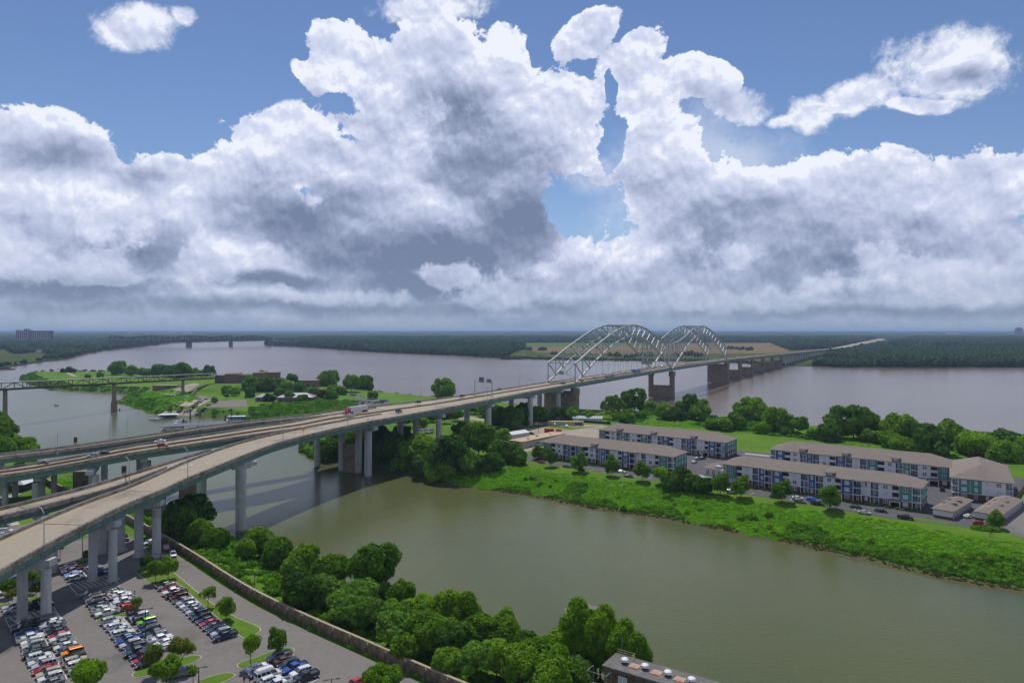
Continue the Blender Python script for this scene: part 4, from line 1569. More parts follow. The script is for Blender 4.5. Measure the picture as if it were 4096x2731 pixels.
TRUNKS = [trunk_mesh(k, k == 2) for k in range(3)]
WORDN = ['first', 'second', 'third', 'fourth', 'fifth', 'sixth', 'seventh', 'eighth', 'ninth', 'tenth', 'eleventh', 'twelfth', 'thirteenth', 'fourteenth', 'fifteenth',
         'sixteenth', 'seventeenth', 'eighteenth', 'nineteenth', 'twentieth', 'twenty-first', 'twenty-second', 'twenty-third', 'twenty-fourth', 'twenty-fifth', 'twenty-sixth', 'twenty-seventh', 'twenty-eighth', 'twenty-ninth', 'thirtieth',
         'thirty-first', 'thirty-second', 'thirty-third', 'thirty-fourth', 'thirty-fifth', 'thirty-sixth', 'thirty-seventh', 'thirty-eighth', 'thirty-ninth', 'fortieth']


def ground_z(x, y):
    p = np.array([[x, y]])
    return float(max(island_z(p)[0], city_z(p)[0]))


def tree(x, y, zg, zc, r, kd, label, group, name='broadleaf_tree', rzs=None, cat='tree'):
    meshes, nr, nz = KIND[kd]
    root = empty(name, (x, y, zg))
    tag(root, label, cat, group)
    cm = random.choice(meshes)
    q_ = random.uniform(.86, 1.16)
    c = obj('crown', cm, root, loc=(0, 0, zc - zg), rz=random.uniform(0, 6.28), scale=(r / nr * q_, r / nr / q_, (rzs if rzs else r * random.uniform(0.88, 1.08)) / nr))
    h = max(zc - zg, 0.8)
    t = obj('trunk', TRUNKS[2] if kd in ('open',) else random.choice(TRUNKS[:2]), root, rz=random.uniform(0, 6.28))
    t.scale = (max(r, h * 0.6) * 0.9, max(r, h * 0.6) * 0.9, h)
    return root


ADJ = {'dense': 'dense green', 'vine': 'vine covered', 'round': 'tall round', 'fig': 'broad blue green', 'willow': 'feathery bright green', 'bright': 'light green', 'dark': 'dark green',
       'open': 'airy open crowned', 'young': 'small young', 'yellow': 'yellowish', 'street': 'neat round', 'far': 'leafy green', 'farcool': 'bluish green', 'red': 'reddish'}


def trees_px(lst, zc, where, group, far_end, base=None, nlab=None):
    """lst: (px, py of crown centre, crown radius in px, kind[, crown centre height above ground])"""
    for i, q in enumerate(lst):
        px, py, rp, kd = q[:4]
        h = q[4] if len(q) > 4 else zc
        # walk along the line of sight to the place where a crown of this height stands on land
        Ys = np.arange(120.0, 1300.0, 1.5)
        Q = np.column_stack([(px - CX) / F_PX * Ys, Ys])
        gz = np.maximum(island_z(Q), city_z(Q))
        err = np.abs(CAMZ - (py - HZ) / F_PX * Ys - (gz + h)) + np.where(gz > 0.25, 0, 1e3)
        k = int(np.argmin(err))
        x, y = Q[k]
        g = float(gz[k])
        zz = CAMZ - (py - HZ) / F_PX * y
        r = rp / F_PX * y * 1.18
        zz = max(zz, g + r * 0.45)
        if zz - g > r * 1.5 and kd not in ('open', 'round', 'willow'): zz = g + r * 1.5
        tree(x, y, g, zz, r, kd, f"{ADJ[kd]} tree, {WORDN[i % len(WORDN)]} from {far_end}, {where}", group)


NEARBANK = [
    (712, 2075, 60, 'dark', 7), (770, 2050, 66, 'dark', 8), (800, 2120, 44, 'vine', 5), (852, 2150, 42, 'vine', 4),
    (1040, 2160, 56, 'vine', 7), (1106, 2198, 52, 'vine', 7), (985, 2185, 36, 'vine', 5), (1209, 2245, 62, 'vine', 6), (1335, 2275, 62, 'vine', 7),
    (1494, 2262, 74, 'round', 8), (1204, 2362, 62, 'dark', 5), (1300, 2345, 52, 'fig', 5), (1414, 2392, 74, 'fig', 5), (1508, 2378, 66, 'fig', 5),
    (1600, 2352, 54, 'vine', 6), (1668, 2372, 46, 'bright', 6), (1727, 2392, 46, 'bright', 5), (1789, 2437, 62, 'willow', 6), (1862, 2452, 54, 'willow', 6),
    (1390, 2440, 58, 'fig', 4), (1480, 2452, 62, 'fig', 4), (1578, 2512, 62, 'fig', 5), (1695, 2521, 66, 'dense', 5), (1620, 2585, 50, 'dense', 4), (1812, 2549, 66, 'fig', 5),
    (1929, 2521, 62, 'dense', 6), (1905, 2638, 66, 'fig', 5), (1790, 2640, 48, 'dense', 4), (2017, 2518, 60, 'willow', 7), (2112, 2530, 44, 'dark', 6), (1985, 2620, 60, 'dense', 5),
    (2074, 2650, 66, 'dense', 5), (2180, 2625, 66, 'bright', 6), (2274, 2574, 62, 'bright', 6), (2321, 2482, 62, 'willow', 8), (2400, 2512, 62, 'willow', 8), (2352, 2560, 60, 'willow', 6), (2430, 2590, 62, 'willow', 5), (2300, 2620, 60, 'bright', 4),
    (2482, 2562, 62, 'willow', 7), (2530, 2612, 56, 'willow', 5), (2480, 2650, 50, 'willow', 4), (2204, 2705, 60, 'dense', 4), (2330, 2625, 60, 'dense', 5)]
trees_px(NEARBANK, 6, 'below the flood wall', 'trees crowding the near bank below the flood wall', 'the ramp columns')
# low trees that fill the thicket
def fill_thicket():
    r = np.random.default_rng(55)
    got = []
    tries = 0
    while len(got) < 38 and tries < 4000:
        tries += 1
        x = r.uniform(-60, 34); y = r.uniform(125, 235)
        g = float(city_z([(x, y)])[0])
        if not (0.5 < g < 6.3): continue
        if min(math.dist((x, y), p[:2]) for p in got + [(999, 999)]) < 4.6: continue
        if seg_dist(np.array([[x, y]]), [(-86.2, 209.5), (-70, 193.5), (-51, 177.2), (-35.8, 165), (-21, 153.0), (-9.8, 144.2), (8, 131), (34, 113)], closed=False)[0] < 4.5: continue
        if 14 < x < 40 and y < 156: continue
        got.append((x, y, g))
    got.sort()
    for i, (x, y, g) in enumerate(got):
        rr = r.uniform(3.0, 4.4)
        kd = ['dense', 'fig', 'vine', 'fig', 'dark', 'bright'][int(r.integers(6))]
        tree(x, y, g, g + rr * r.uniform(.75, 1.0), rr, kd, f"low {ADJ[kd]} tree in the thicket, {WORDN[i]} counted from the ramp end", 'low trees in the near bank thicket')


fill_thicket()
trees_px([(2672, 2719, 34, 'bright', 3), (2732, 2712, 34, 'dark', 4), (2803, 2714, 36, 'yellow', 3)], 3, 'by the pump house', 'small trees by the pump house', 'the left')

RIVERROW = [
    (2345, 1668, 26, 'far', 3), (2452, 1617, 34, 'open', 12), (2539, 1606, 44, 'open', 13), (2508, 1668, 30, 'far', 4), (2600, 1638, 34, 'far', 7), (2651, 1648, 34, 'far', 6), (2700, 1655, 30, 'dark', 5),
    (2733, 1633, 32, 'far', 8), (2768, 1607, 28, 'open', 14), (2799, 1646, 42, 'far', 7), (2850, 1700, 26, 'bright', 3), (2900, 1700, 30, 'far', 4), (2950, 1690, 34, 'far', 5), (2998, 1650, 54, 'round', 10),
    (3050, 1715, 28, 'bright', 3), (3110, 1684, 45, 'round', 8), (3194, 1699, 30, 'far', 7), (3150, 1722, 26, 'far', 3), (3250, 1735, 24, 'far', 3), (3307, 1739, 38, 'dark', 4), (3321, 1693, 20, 'open', 11), (3415, 1697, 64, 'round', 10),
    (3480, 1745, 32, 'far', 4), (3560, 1755, 34, 'far', 5), (3601, 1722, 60, 'round', 8), (3672, 1742, 34, 'dark', 6), (3606, 1782, 34, 'bright', 3), (3722, 1786, 66, 'dark', 4), (3787, 1738, 50, 'far', 8),
    (3867, 1752, 40, 'far', 7), (3899, 1790, 60, 'bright', 4), (3960, 1765, 34, 'far', 6), (4025, 1770, 56, 'dark', 7), (4025, 1822, 54, 'vine', 3), (4110, 1790, 50, 'far', 6)]
trees_px(RIVERROW, 6, 'in the riverside row behind the apartments', 'trees along the river behind the apartments', 'the arch pier')

CLUMP = [
    (1316, 1791, 44, 'vine', 5), (1408, 1762, 38, 'dense', 6), (1350, 1730, 34, 'vine', 5), (1460, 1740, 40, 'vine', 6), (1510, 1752, 46, 'dark', 6), (1561, 1788, 52, 'dark', 6), (1490, 1820, 40, 'dark', 4), (1600, 1740, 34, 'dark', 5),
    (1640, 1815, 48, 'vine', 6), (1689, 1790, 56, 'dense', 8), (1700, 1860, 46, 'dark', 4), (1796, 1815, 66, 'dark', 9), (1760, 1880, 44, 'vine', 4), (1913, 1755, 60, 'dense', 11), (1880, 1850, 46, 'dark', 5), (1850, 1720, 34, 'far', 7),
    (2025, 1806, 46, 'dense', 6), (1965, 1850, 34, 'dark', 4), (2010, 1742, 28, 'far', 4), (2070, 1825, 34, 'dark', 4), (1620, 1680, 28, 'far', 5), (1678, 1684, 30, 'far', 5), (1735, 1662, 26, 'far', 5), (1780, 1668, 22, 'red', 5),
    (1830, 1660, 22, 'far', 5), (1898, 1628, 30, 'far', 6), (1950, 1640, 34, 'far', 6), (1990, 1665, 44, 'dark', 6), (2050, 1680, 44, 'dark', 6), (2100, 1660, 46, 'dark', 7), (2160, 1655, 34, 'far', 5), (2230, 1650, 30, 'far', 5), (2285, 1655, 28, 'far', 5)]
trees_px(CLUMP, 6, 'under the viaduct', 'trees around the viaduct piers on the island', 'the open harbour')

MUSEUM = [
    (468, 1474, 26, 'round', 10), (528, 1484, 24, 'far', 8), (575, 1490, 22, 'far', 7), (636, 1482, 34, 'far', 9), (690, 1488, 28, 'farcool', 8), (735, 1486, 32, 'far', 9), (780, 1492, 18, 'far', 6), (837, 1484, 20, 'farcool', 7), (1057, 1505, 24, 'farcool', 8),
    (1010, 1532, 28, 'farcool', 6), (1056, 1543, 34, 'far', 6), (1105, 1540, 30, 'farcool', 6), (1150, 1545, 28, 'far', 6), (1168, 1512, 20, 'far', 10), (1200, 1558, 28, 'dark', 5), (1240, 1572, 26, 'farcool', 5), (1290, 1580, 22, 'red', 4), (1330, 1586, 24, 'far', 4),
    (1309, 1526, 38, 'round', 10), (1338, 1560, 20, 'bright', 4), (1405, 1534, 30, 'round', 10), (1454, 1548, 36, 'round', 8), (1370, 1568, 20, 'far', 3), (1490, 1580, 20, 'far', 4), (1776, 1562, 37, 'round', 9), (905, 1582, 10, 'farcool', 4),
    (940, 1565, 22, 'far', 5), (905, 1560, 16, 'farcool', 4), (1000, 1570, 20, 'dark', 5), (1120, 1575, 26, 'far', 5), (1165, 1590, 24, 'farcool', 4), (1210, 1595, 22, 'far', 4), (1075, 1590, 18, 'dark', 4), (400, 1500, 12, 'far', 4), (350, 1505, 10, 'far', 3), (860, 1600, 12, 'far', 3), (250, 1482, 8, 'dark', 3), (275, 1480, 11, 'dark', 4), (292, 1482, 9, 'dark', 3)]
trees_px(MUSEUM, 6, 'in the island park', 'trees of the island park', 'the island tip')

STREET = [(2155, 1812, 25, 'street', 3.8), (2202, 1829, 24, 'street', 5), (2317, 1848, 28, 'street', 5), (2444, 1863, 26, 'street', 5), (2568, 1882, 28, 'street', 5), (2646, 1896, 26, 'bright', 5),
          (2687, 1925, 34, 'dark', 4), (2729, 1910, 32, 'dark', 5), (2765, 1928, 34, 'dark', 4), (2814, 1938, 32, 'dark', 4), (2882, 1937, 31, 'street', 5), (2963, 1945, 33, 'street', 5), (3128, 1963, 33, 'street', 5), (3319, 1991, 37, 'street', 5), (3988, 2075, 26, 'street', 3.5)]
trees_px(STREET, 5, 'on the apartment road', 'trees along the apartment road', 'the left end')

LOT = [(587, 2242, 26, 'dark', 4), (622, 2277, 32, 'street', 4), (673, 2265, 34, 'street', 4), (832, 2373, 26, 'young', 4), (905, 2430, 38, 'street', 3.6), (547, 2406, 19, 'young', 3.8), (608, 2621, 38, 'yellow', 4.6), (664, 2672, 50, 'bright', 5.0), (725, 2593, 42, 'yellow', 5.0),
       (1003, 2583, 36, 'young', 4.6), (1108, 2561, 42, 'street', 3.6), (346, 2696, 54, 'bright', 4.5), (131, 2307, 23, 'young', 4.4), (145, 2356, 22, 'yellow', 3.2), (35, 2340, 26, 'dark', 3.4), (51, 2373, 22, 'yellow', 3), (772, 2682, 18, 'young', 3.6), (1531, 2712, 60, 'bright', 4), (344, 2216, 14, 'dark', 3.0), (240, 2185, 18, 'young', 4)]
trees_px(LOT, 4, 'on a grass island of the car park', 'trees on the car park islands', 'the list of islands nearest the wall') if False else None
LOTLBL = ['dark bushy tree at the far tip of the island by the wall', 'left of two leafy trees beside the far end of the wall side car row', 'right of two leafy trees beside the far end of the wall side car row',
          'small bright tree midway along the grass strip by the wall', 'dense low tree near the end of the grass strip by the wall', 'small tree beside the red car in the middle double row', 'yellow green tree left on the end island of the middle double row',
          'large bright tree in the middle of the end island of the middle row', 'tall yellowish tree right on the end island of the middle row', 'bright small tree with thin trunk left of the grey pickup island', 'olive green tree behind the grey pickup truck',
          'bright tree at the bottom edge hiding the left car rows', 'upright bright tree between the two nearest ramp columns', 'yellowish low tree right behind the second ramp column', 'dark low tree left of the ramp columns', 'yellowish bush tree left of the first ramp column',
          'thin sparse tree beside the double armed lamp post', 'wide bright tree next to the red car at the bottom edge', 'slim dark tree behind the ramp columns next to the lamp', 'small thin tree on the far grass island under the ramp']
for q, lb in zip(LOT, LOTLBL):
    px, py, rp, kd, h = q
    x, y = S(px, py, 7 + h)
    tree(x, y, 7.0, 7 + h, rp / F_PX * y, kd, lb, 'trees on the car park islands')

# ------------------------------------------------------------------ bushes and ground cover (nobody could count them)
def bush_mesh(name, mat, seed, nleaf, leaf, flat=0.75, jit=0.6):
    r = np.random.default_rng(seed)
    d = r.normal(size=(nleaf, 3)); d[:, 2] = np.abs(d[:, 2]) * 1.1 - 0.15
    d /= np.linalg.norm(d, axis=1)[:, None]
    lob = r.normal(size=(6, 3)); lob[:, 2] = np.abs(lob[:, 2]); lob /= np.linalg.norm(lob, axis=1)[:, None]
    k = 0.7 + 0.35 * np.clip((d @ lob.T).max(axis=1), 0, 1) ** 6
    P = d * k[:, None] * (0.8 + 0.25 * r.random(nleaf))[:, None]
    P[:, 2] *= flat
    Q = leaf_quads(r, P, d, leaf, 1.4, jit)
    ev = ICO2.copy() * 0.58; ev[:, 2] = ev[:, 2] * flat  # unseen core added inside the bush to block light
    return quads_mesh(name, Q, mat, (ev, ICO2F))


def pts_on(zf, poly, n, seed, zlo=0.3, zhi=7.3, dens=None, sc=(0.8, 1.8)):
    r = np.random.default_rng(seed)
    a = np.array(poly)
    lo, hi = a.min(0), a.max(0)
    P = lo + r.random((n * 6, 2)) * (hi - lo)
    P = P[inside(P, poly)]
    z = zf(P)
    m = (z > zlo) & (z < zhi)
    if dens is not None: m &= dens(P, r)
    P, z = P[m][:n], z[m][:n]
    s = sc[0] + (sc[1] - sc[0]) * r.random(len(P)) ** 1.6
    return np.column_stack([P, z - 0.1 * s]), s


B_BR = bush_mesh('bush', foliage_mat('cover_bright', (0.125, 0.310, 0.006), (0.230, 0.520, 0.010), trans=0.3, scale=0.12), 11, 420, 0.26, 0.34, 0.28)
B_MID = bush_mesh('bush', foliage_mat('cover_mid', (0.070, 0.180, 0.009), (0.180, 0.380, 0.018), trans=0.28, scale=0.15), 12, 420, 0.26)
B_DRY = bush_mesh('bush', foliage_mat('cover_dry', (0.075, 0.080, 0.020), (0.120, 0.120, 0.045), trans=0.2, scale=0.2), 13, 260, 0.24, 0.6)

NEARPOLY = [(x, y) for x, y in CITY[1:17]] + [(-150, 275), (-125, 249), (-117.4, 241.5), (-86.2, 209.5), (-70, 193.5), (-51, 177.5), (-35.8, 165), (-21, 152.8), (-9.8, 144), (20, 120), (120, 40)]
# strip between wall and water
pp, ss = pts_on(city_z, NEARPOLY, 9000, 1, 0.12, 7.2, lambda P, r: P[:, 0] < 70, (0.8, 2.1))
m = rng.random(len(pp)) < 0.6
scatter('bank_vines', pp[m], ss[m], B_MID, 'tangle of vines and weeds on the near bank below the flood wall')
scatter('bank_weeds', pp[~m], ss[~m], B_BR, 'bright weeds on the near bank below the flood wall')
# long island bank: right part with the glowing green slope
ISL_R = [(x, y) for x, y in [S(1640, 1895), S(1867, 1950), S(2100, 1990), S(2355, 2041), S(2653, 2084), S(2908, 2135), S(3408, 2237), S(3764, 2324), S(4300, 2440), S(4300, 2180, 7), S(3979, 2140, 7), S(3326, 2050, 7), S(2644, 1945, 7), S(2050, 1860, 7), S(1850, 1880, 5)]]
pp, ss = pts_on(island_z, ISL_R, 15000, 2, 0.35, 6.95, lambda P, r: (r.random(len(P)) < (1.25 - island_z(P) / 7.2)), (0.45, 1.35))
zz = island_z(pp[:, :2])
v = vnoise(pp[:, :2], 0.06, 31)
kindv = v * 6 + (7 - zz) * 0.7
m1 = kindv < 6.6
scatter('slope_growth', pp[m1], ss[m1], B_BR, 'glowing bright green growth on the island slope below the apartments')
m2 = (~m1) & (zz > 0.9)
scatter('slope_weeds', pp[m2], ss[m2] * 1.15, B_MID, 'darker weeds and saplings on the lower island slope')
m3 = zz <= 0.9
scatter('shore_weeds', pp[m3], ss[m3] * 0.6, B_DRY, 'dry brownish weeds along the water line of the island')
# dark shrubs on the slope
pp, ss = pts_on(island_z, ISL_R, 210, 5, 0.8, 4.6, lambda P, r: vnoise(P, 0.05, 41) > 0.52, (1.2, 2.4))
scatter('slope_shrubs', pp, ss, bush_mesh('bush', LEAF['mid'], 17, 500, 0.28, 1.0), 'dark shrubs dotted over the island slope')
# left part of the island and shores far away
ISL_L = [tuple(p) for p in ISLAND[12:37]] + [S(900, 1535), S(1300, 1590), S(1700, 1660), S(1640, 1880)]
pp, ss = pts_on(island_z, ISLAND, 9000, 3, 0.25, 6.3, lambda P, r: (P[:, 0] < -70), (1.4, 3.6))
scatter('shore_bushes', pp, ss, B_MID, 'low green bushes lining the shores of the island park')
pp, ss = pts_on(island_z, ISLAND, 3600, 6, 0.3, 6.4, lambda P, r: (P[:, 0] >= -70) & (P[:, 1] > 430 - P[:, 0] * 0.6), (1.2, 3.2))
scatter('river_bushes', pp, ss, B_MID, 'bushes on the river side of the island behind the apartments')
hedge = [S(2420, 1690, 7), S(2850, 1716, 7), S(3250, 1762, 7), S(3600, 1806, 7), S(3950, 1840, 7), S(4300, 1868, 7), S(4300, 1785), S(3965, 1756), S(3503, 1737), S(3300, 1728), S(3059, 1712), S(2840, 1682), S(2600, 1668), S(2420, 1660)]
pp, ss = pts_on(island_z, hedge, 2600, 16, 0.3, 7.5, None, (1.1, 3.0))
m = vnoise(pp[:, :2], 0.04, 61) > 0.5
scatter('riverside_scrub', pp[m], ss[m], B_MID, 'scrub filling the gaps between the riverside trees')
scatter('riverside_weeds', pp[~m], ss[~m] * .8, B_BR, 'lighter weeds between the riverside trees')
belt = [S(1000, 1640, 5), S(1120, 1625, 5), S(1300, 1605, 6), S(1420, 1612, 6), S(1440, 1640, 6), S(1300, 1680, 3), S(1120, 1730, 2), S(1000, 1690, 1)]
pp, ss = pts_on(island_z, belt, 900, 7, 0.2, 9, None, (2.0, 4.2))
scatter('hedge_belt', pp, ss, B_MID, 'thick belt of bushes between the far ramp and the museum car park')
pk = [S(456, 1610, 1), S(520, 1585, 4), S(640, 1560, 7), S(760, 1560, 7), S(800, 1595, 7), S(700, 1640, 4), S(620, 1655, 1)]
pp, ss = pts_on(island_z, pk, 500, 8, 0.2, 9, None, (1.6, 3.6))
scatter('point_bushes', pp, ss, B_BR, 'bushes on the point beside the boat ramp')
trees_px([(20, 1700, 34, 'vine', 8), (-20, 1680, 40, 'vine', 9), (45, 1765, 40, 'vine', 6), (85, 1785, 34, 'bright', 5), (5, 1790, 46, 'vine', 6), (120, 1800, 26, 'bright', 4), (-30, 1750, 50, 'dense', 8)], 6, 'behind the far ramp', 'trees on the city shore behind the far ramp', 'the open water')
cb = [S(-200, 1830), S(-200, 1600), S(10, 1640, 3), S(60, 1740), S(136, 1790), S(136, 1830)]
pp, ss = pts_on(city_z, CITY, 1500, 9, 0.3, 7.2, lambda P, r: (P[:, 0] < -230) & (P[:, 1] > 370 + (-P[:, 0] - 230) * 0.2), (2.0, 4.5))
scatter('city_shore_bushes', pp, ss, B_MID, 'bushes on the city shore behind the far ramp')
pp, ss = pts_on(city_z, [(-228, 384), (-196, 345), (-168, 314), (-150, 302), (-126, 288), (-107, 273), (-85, 248), (-100, 232), (-125, 252), (-155, 280), (-232, 346)], 700, 10, 0.2, 7.4, None, (1.0, 2.6))
scatter('ramp_bushes', pp, ss, B_BR, 'bushes on the bank under the highway ramps')
# shrubs on far fields and river bank
pp = []
r_ = np.random.default_rng(77)
for px, py, n in [(2215, 1418, 3), (2450, 1425, 4), (2480, 1425, 4), (2515, 1430, 3), (2560, 1424, 6), (2590, 1424, 5), (2710, 1425, 4), (2740, 1420, 5), (2770, 1420, 6), (2800, 1425, 4), (2170, 1400, 9), (2110, 1398, 4), (2920, 1395, 8), (2960, 1398, 8), (3000, 1400, 8), (1960, 1412, 5), (1900, 1415, 6)]:
    for k in range(n):
        x, y = S(px + r_.uniform(-14, 14), py + r_.uniform(-2, 2), 2)
        pp.append((x, y, 2 + r_.uniform(2, 5)))
pp = np.array(pp)
scatter('field_trees', pp, 6 + 3.5 * r_.random(len(pp)), FARC[0], 'scattered tree clumps on the far bank in front of the fields', squash=1.1)
xs_ = np.linspace(0, 1, 900)
line = np.array([S(*p, 1.5) for p in [(1900, 1428), (2200, 1437), (2400, 1440), (2900, 1446), (3150, 1460)]])
t_ = r_.random(900) * (len(line) - 1)
i_ = t_.astype(int); f_ = (t_ - i_)[:, None]
P_ = line[i_] * (1 - f_) + line[i_ + 1] * f_ + np.column_stack([r_.normal(size=900) * 8, 12 + np.abs(r_.normal(size=900)) * 40])
scatter('far_bank_scrub', np.column_stack([P_, np.full(900, 2.2)]), 2.0 + 2.5 * r_.random(900), FARC[1], 'green scrub along the far river bank under the arches')
# ------------------------------------------------------------------ flood wall
WALL = [(-262, 392), (-232, 346), (-190, 308), (-155.6, 278), (-125, 249), (-117.4, 241.5), (-101.5, 225.5), (-86.2, 209.5), (-70, 193.5), (-51, 177.2), (-35.8, 165), (-21, 153.0), (-9.8, 144.2), (8, 131), (34, 113)]


def build_wall():
    root = empty('flood_wall')
    tag(root, 'long stained concrete flood wall between car park and harbour bank', 'wall')
    line = crom([(x, y, 0) for x, y in WALL], 8)[:, :2]
    cum = np.concatenate([[0], np.cumsum(np.hypot(*np.diff(line, axis=0).T))])
    n = int(cum[-1] / 6.5)
    for k in range(n):
        a, b = k * 6.5 + 0.03, (k + 1) * 6.5 - 0.03
        p = Vector((np.interp(a, cum, line[:, 0]), np.interp(a, cum, line[:, 1]), 0))
        q = Vector((np.interp(b, cum, line[:, 0]), np.interp(b, cum, line[:, 1]), 0))
        L = (q - p).length
        ang = math.atan2(q.y - p.y, q.x - p.x)
        o = MB().box(0, L, -0.22, 0.22, 5.2, 9.78).build('wall_panel', M_FLOODWALL, root, loc=p, rz=ang)
        MB().box(0, L, -0.32, 0.32, 9.783, 10.0).build('coping', M_WALLTOP, root, loc=p, rz=ang)
        # pale seal strip at each joint
        MB().box(-0.16, 0.10, -0.36, -0.2, 9.35, 9.9).build('joint_cover', M_WHITE, root, loc=p, rz=ang)


build_wall()

# ------------------------------------------------------------------ car park
RV = Vector((0.677, -0.736)); PV = Vector((0.736, 0.677))    # along the rows, across the rows


def sp(s, p):
    q = RV * s + PV * p
    return q.x, q.y


lot_poly = [(60, 70), (32, 112.6), (7, 129.6), (-10.8, 142.9), (-22, 151.7), (-36.8, 163.7), (-52, 175.8), (-71, 192.0), (-87.2, 208.0), (-102.5, 224.0), (-118.6, 240.6), (-122, 236), (-136, 252), (-148, 262), (-157, 276), (-172, 274.8), (-185, 273.2), (-197, 265.5), (-262, 250), (-300, 90), (-260, 60)]
mb = MB(); mb.quad(*[(x, y, 7.03) for x, y in lot_poly[::-1]])
lot = mb.build('car_park', M_ASPHALT)
tag(lot, 'grey asphalt car park under the curved ramp', kind='structure')
mb = MB(); mb.quad(*[(x, y, 7.035) for x, y in [S(0, 1985, 7), S(90, 1972, 7), S(60, 1985, 7), S(30, 2002, 7), S(0, 2012, 7)][::-1]])
tag(mb.build('path', M_KERB), 'pale footpath on the lawn by the round roofed pavilion', kind='structure')
mb = MB(); mb.quad(*[(x, y, 7.05) for x, y in [S(-10, 2075, 7), S(62, 2072, 7), S(80, 2098, 7), S(30, 2104, 7), S(-10, 2108, 7)][::-1]])
tag(mb.build('pavement', M_KERB), 'pale concrete pavement beside the left car park lawn', kind='structure')


def island_bed(pts, label, n=3):
    """grass bed with a raised kerb; rounded by a closed spline"""
    P = [np.array((x, y, 0)) for x, y in pts]
    m = len(P)
    out = []
    for i in range(m):
        a, b, c, d = P[i - 1], P[i], P[(i + 1) % m], P[(i + 2) % m]
        for k in range(n):
            t = k / n
            out.append(0.5 * ((2 * b) + (c - a) * t + (2 * a - 5 * b + 4 * c - d) * t * t + (3 * b - a - 3 * c + d) * t ** 3))
    out = [(p[0], p[1]) for p in out]
    cx = sum(p[0] for p in out) / len(out); cy = sum(p[1] for p in out) / len(out)
    ar = sum(out[i - 1][0] * out[i][1] - out[i][0] * out[i - 1][1] for i in range(len(out)))
    if ar < 0: out = out[::-1]
    k = MB().prism(out, 6.9, 7.15).build('grass_island', M_KERB)
    inner = []
    for i in range(len(out)):
        a = Vector(out[i - 1]); b = Vector(out[i]); c = Vector(out[(i + 1) % len(out)])
        t = (c - a).normalized() if (c - a).length > 1e-6 else Vector((1, 0))
        nrm = Vector((-t.y, t.x))
        q = b + nrm * 0.28
        inner.append((q.x, q.y))
    MB().prism(inner, 7.0, 7.22).build('lawn', M_LAWN, k)
    tag(k, label, kind='structure')
    return k


def sps(lst): return [sp(*q) for q in lst]


island_bed(sps([(-208.0, 43.9), (-205.4, 43.4), (-205.0, 49), (-205.0, 54.2), (-207.6, 54.4), (-207.8, 49)]), 'narrow grass strip across the middle double row')
island_bed(sps([(-170.4, 43.5), (-168.5, 42.0), (-166.6, 43.5), (-166.0, 49), (-165.8, 54), (-167.6, 56.6), (-170.0, 54.5), (-170.2, 49)]), 'rounded grass island at the near end of the middle double row')
island_bed(sps([(-241.5, 61.5), (-238, 60.9), (-225, 61.5), (-224.2, 64.5), (-223.9, 67.2), (-200, 67.1), (-171.6, 67.2), (-170.6, 69.5), (-173.5, 73.0), (-184, 71.0), (-200, 69.6), (-224, 69.6), (-241, 69.4), (-243, 65)]), 'long grass strip behind the wall side car row')
island_bed(sps([(-158.6, 61.5), (-156.6, 60.6), (-155.2, 62), (-155.2, 67), (-155.4, 73), (-157.5, 74), (-159.4, 72), (-159.0, 66)]), 'grass island at the head of the grey pickup row')
island_bed(sps([(-156.5, 51.5), (-154.4, 50.5), (-152.6, 52), (-152.4, 56), (-153.6, 59), (-156.0, 58), (-156.8, 55)]), 'small grass island with lamp post at the bottom edge')
island_bed(sps([(-236.6, 26.4), (-234.4, 25.4), (-232.6, 27), (-232.3, 32), (-232.6, 36), (-234.6, 37.4), (-236.8, 35.6), (-237, 31)]), 'grass island left of the ramp columns')
island_bed(sps([(-263, 43.8), (-260.6, 43.4), (-259.6, 46), (-259.6, 52), (-261, 55), (-263.4, 54), (-264, 49)]), 'grass island behind the red car under the ramp')
c_ = S(300, 2150, 7); island_bed([(c_[0] - 5, c_[1] - 3), (c_[0] + 2, c_[1] - 3.5), (c_[0] + 5, c_[1]), (c_[0] + 2, c_[1] + 3), (c_[0] - 5, c_[1] + 2)], 'small grass tip between the ramp columns')
c_ = S(60, 2150, 7); island_bed([(c_[0] - 9, c_[1] - 3), (c_[0] + 4, c_[1] - 2.5), (c_[0] + 7, c_[1]), (c_[0] + 2, c_[1] + 3), (c_[0] - 9, c_[1] + 2)], 'grass island with bushes at the left edge of the car park')

LINE = {}


def park_line(s0, p0, s1, p1, w=0.14, name='parking_line'):
    (x0, y0), (x1, y1) = sp(s0, p0), sp(s1, p1)
    L = math.dist((x0, y0), (x1, y1))
    k = (round(L, 2), w)
    if k not in LINE:
        LINE[k] = MB().quad((0, -w / 2, 0), (L, -w / 2, 0), (L, w / 2, 0), (0, w / 2, 0)).mesh('parking_line', M_WHITE)
    obj(name, LINE[k], lot, loc=(x0, y0, 7.036), rz=math.atan2(y1 - y0, x1 - x0))


ST = 2.62


def slots(s0, n, p0, depth=5.4):
    for k in range(n + 1):
        park_line(s0 + k * ST, p0, s0 + k * ST, p0 + depth)


slots(-222.2, 19, 61.3)
slots(-228.5, 8, 43.3); slots(-204.1, 13, 43.3)
slots(-226.6, 7, 49.0); slots(-204.8, 11, 49.0)
slots(-216.4, 15, 25.9); slots(-216.3, 15, 31.5)
park_line(-216.4, 31.42, -177, 31.42); park_line(-228.5, 48.9, -171, 48.9)
slots(-154.2, 6, 60.6); slots(-155.6, 7, 66.2); park_line(-155, 66.1, -136, 66.1)
slots(-259.0, 6, 43.3); slots(-259.0, 6, 49.0); park_line(-259, 48.9, -243, 48.9)
slots(-261.0, 8, 25.9, 4.8)
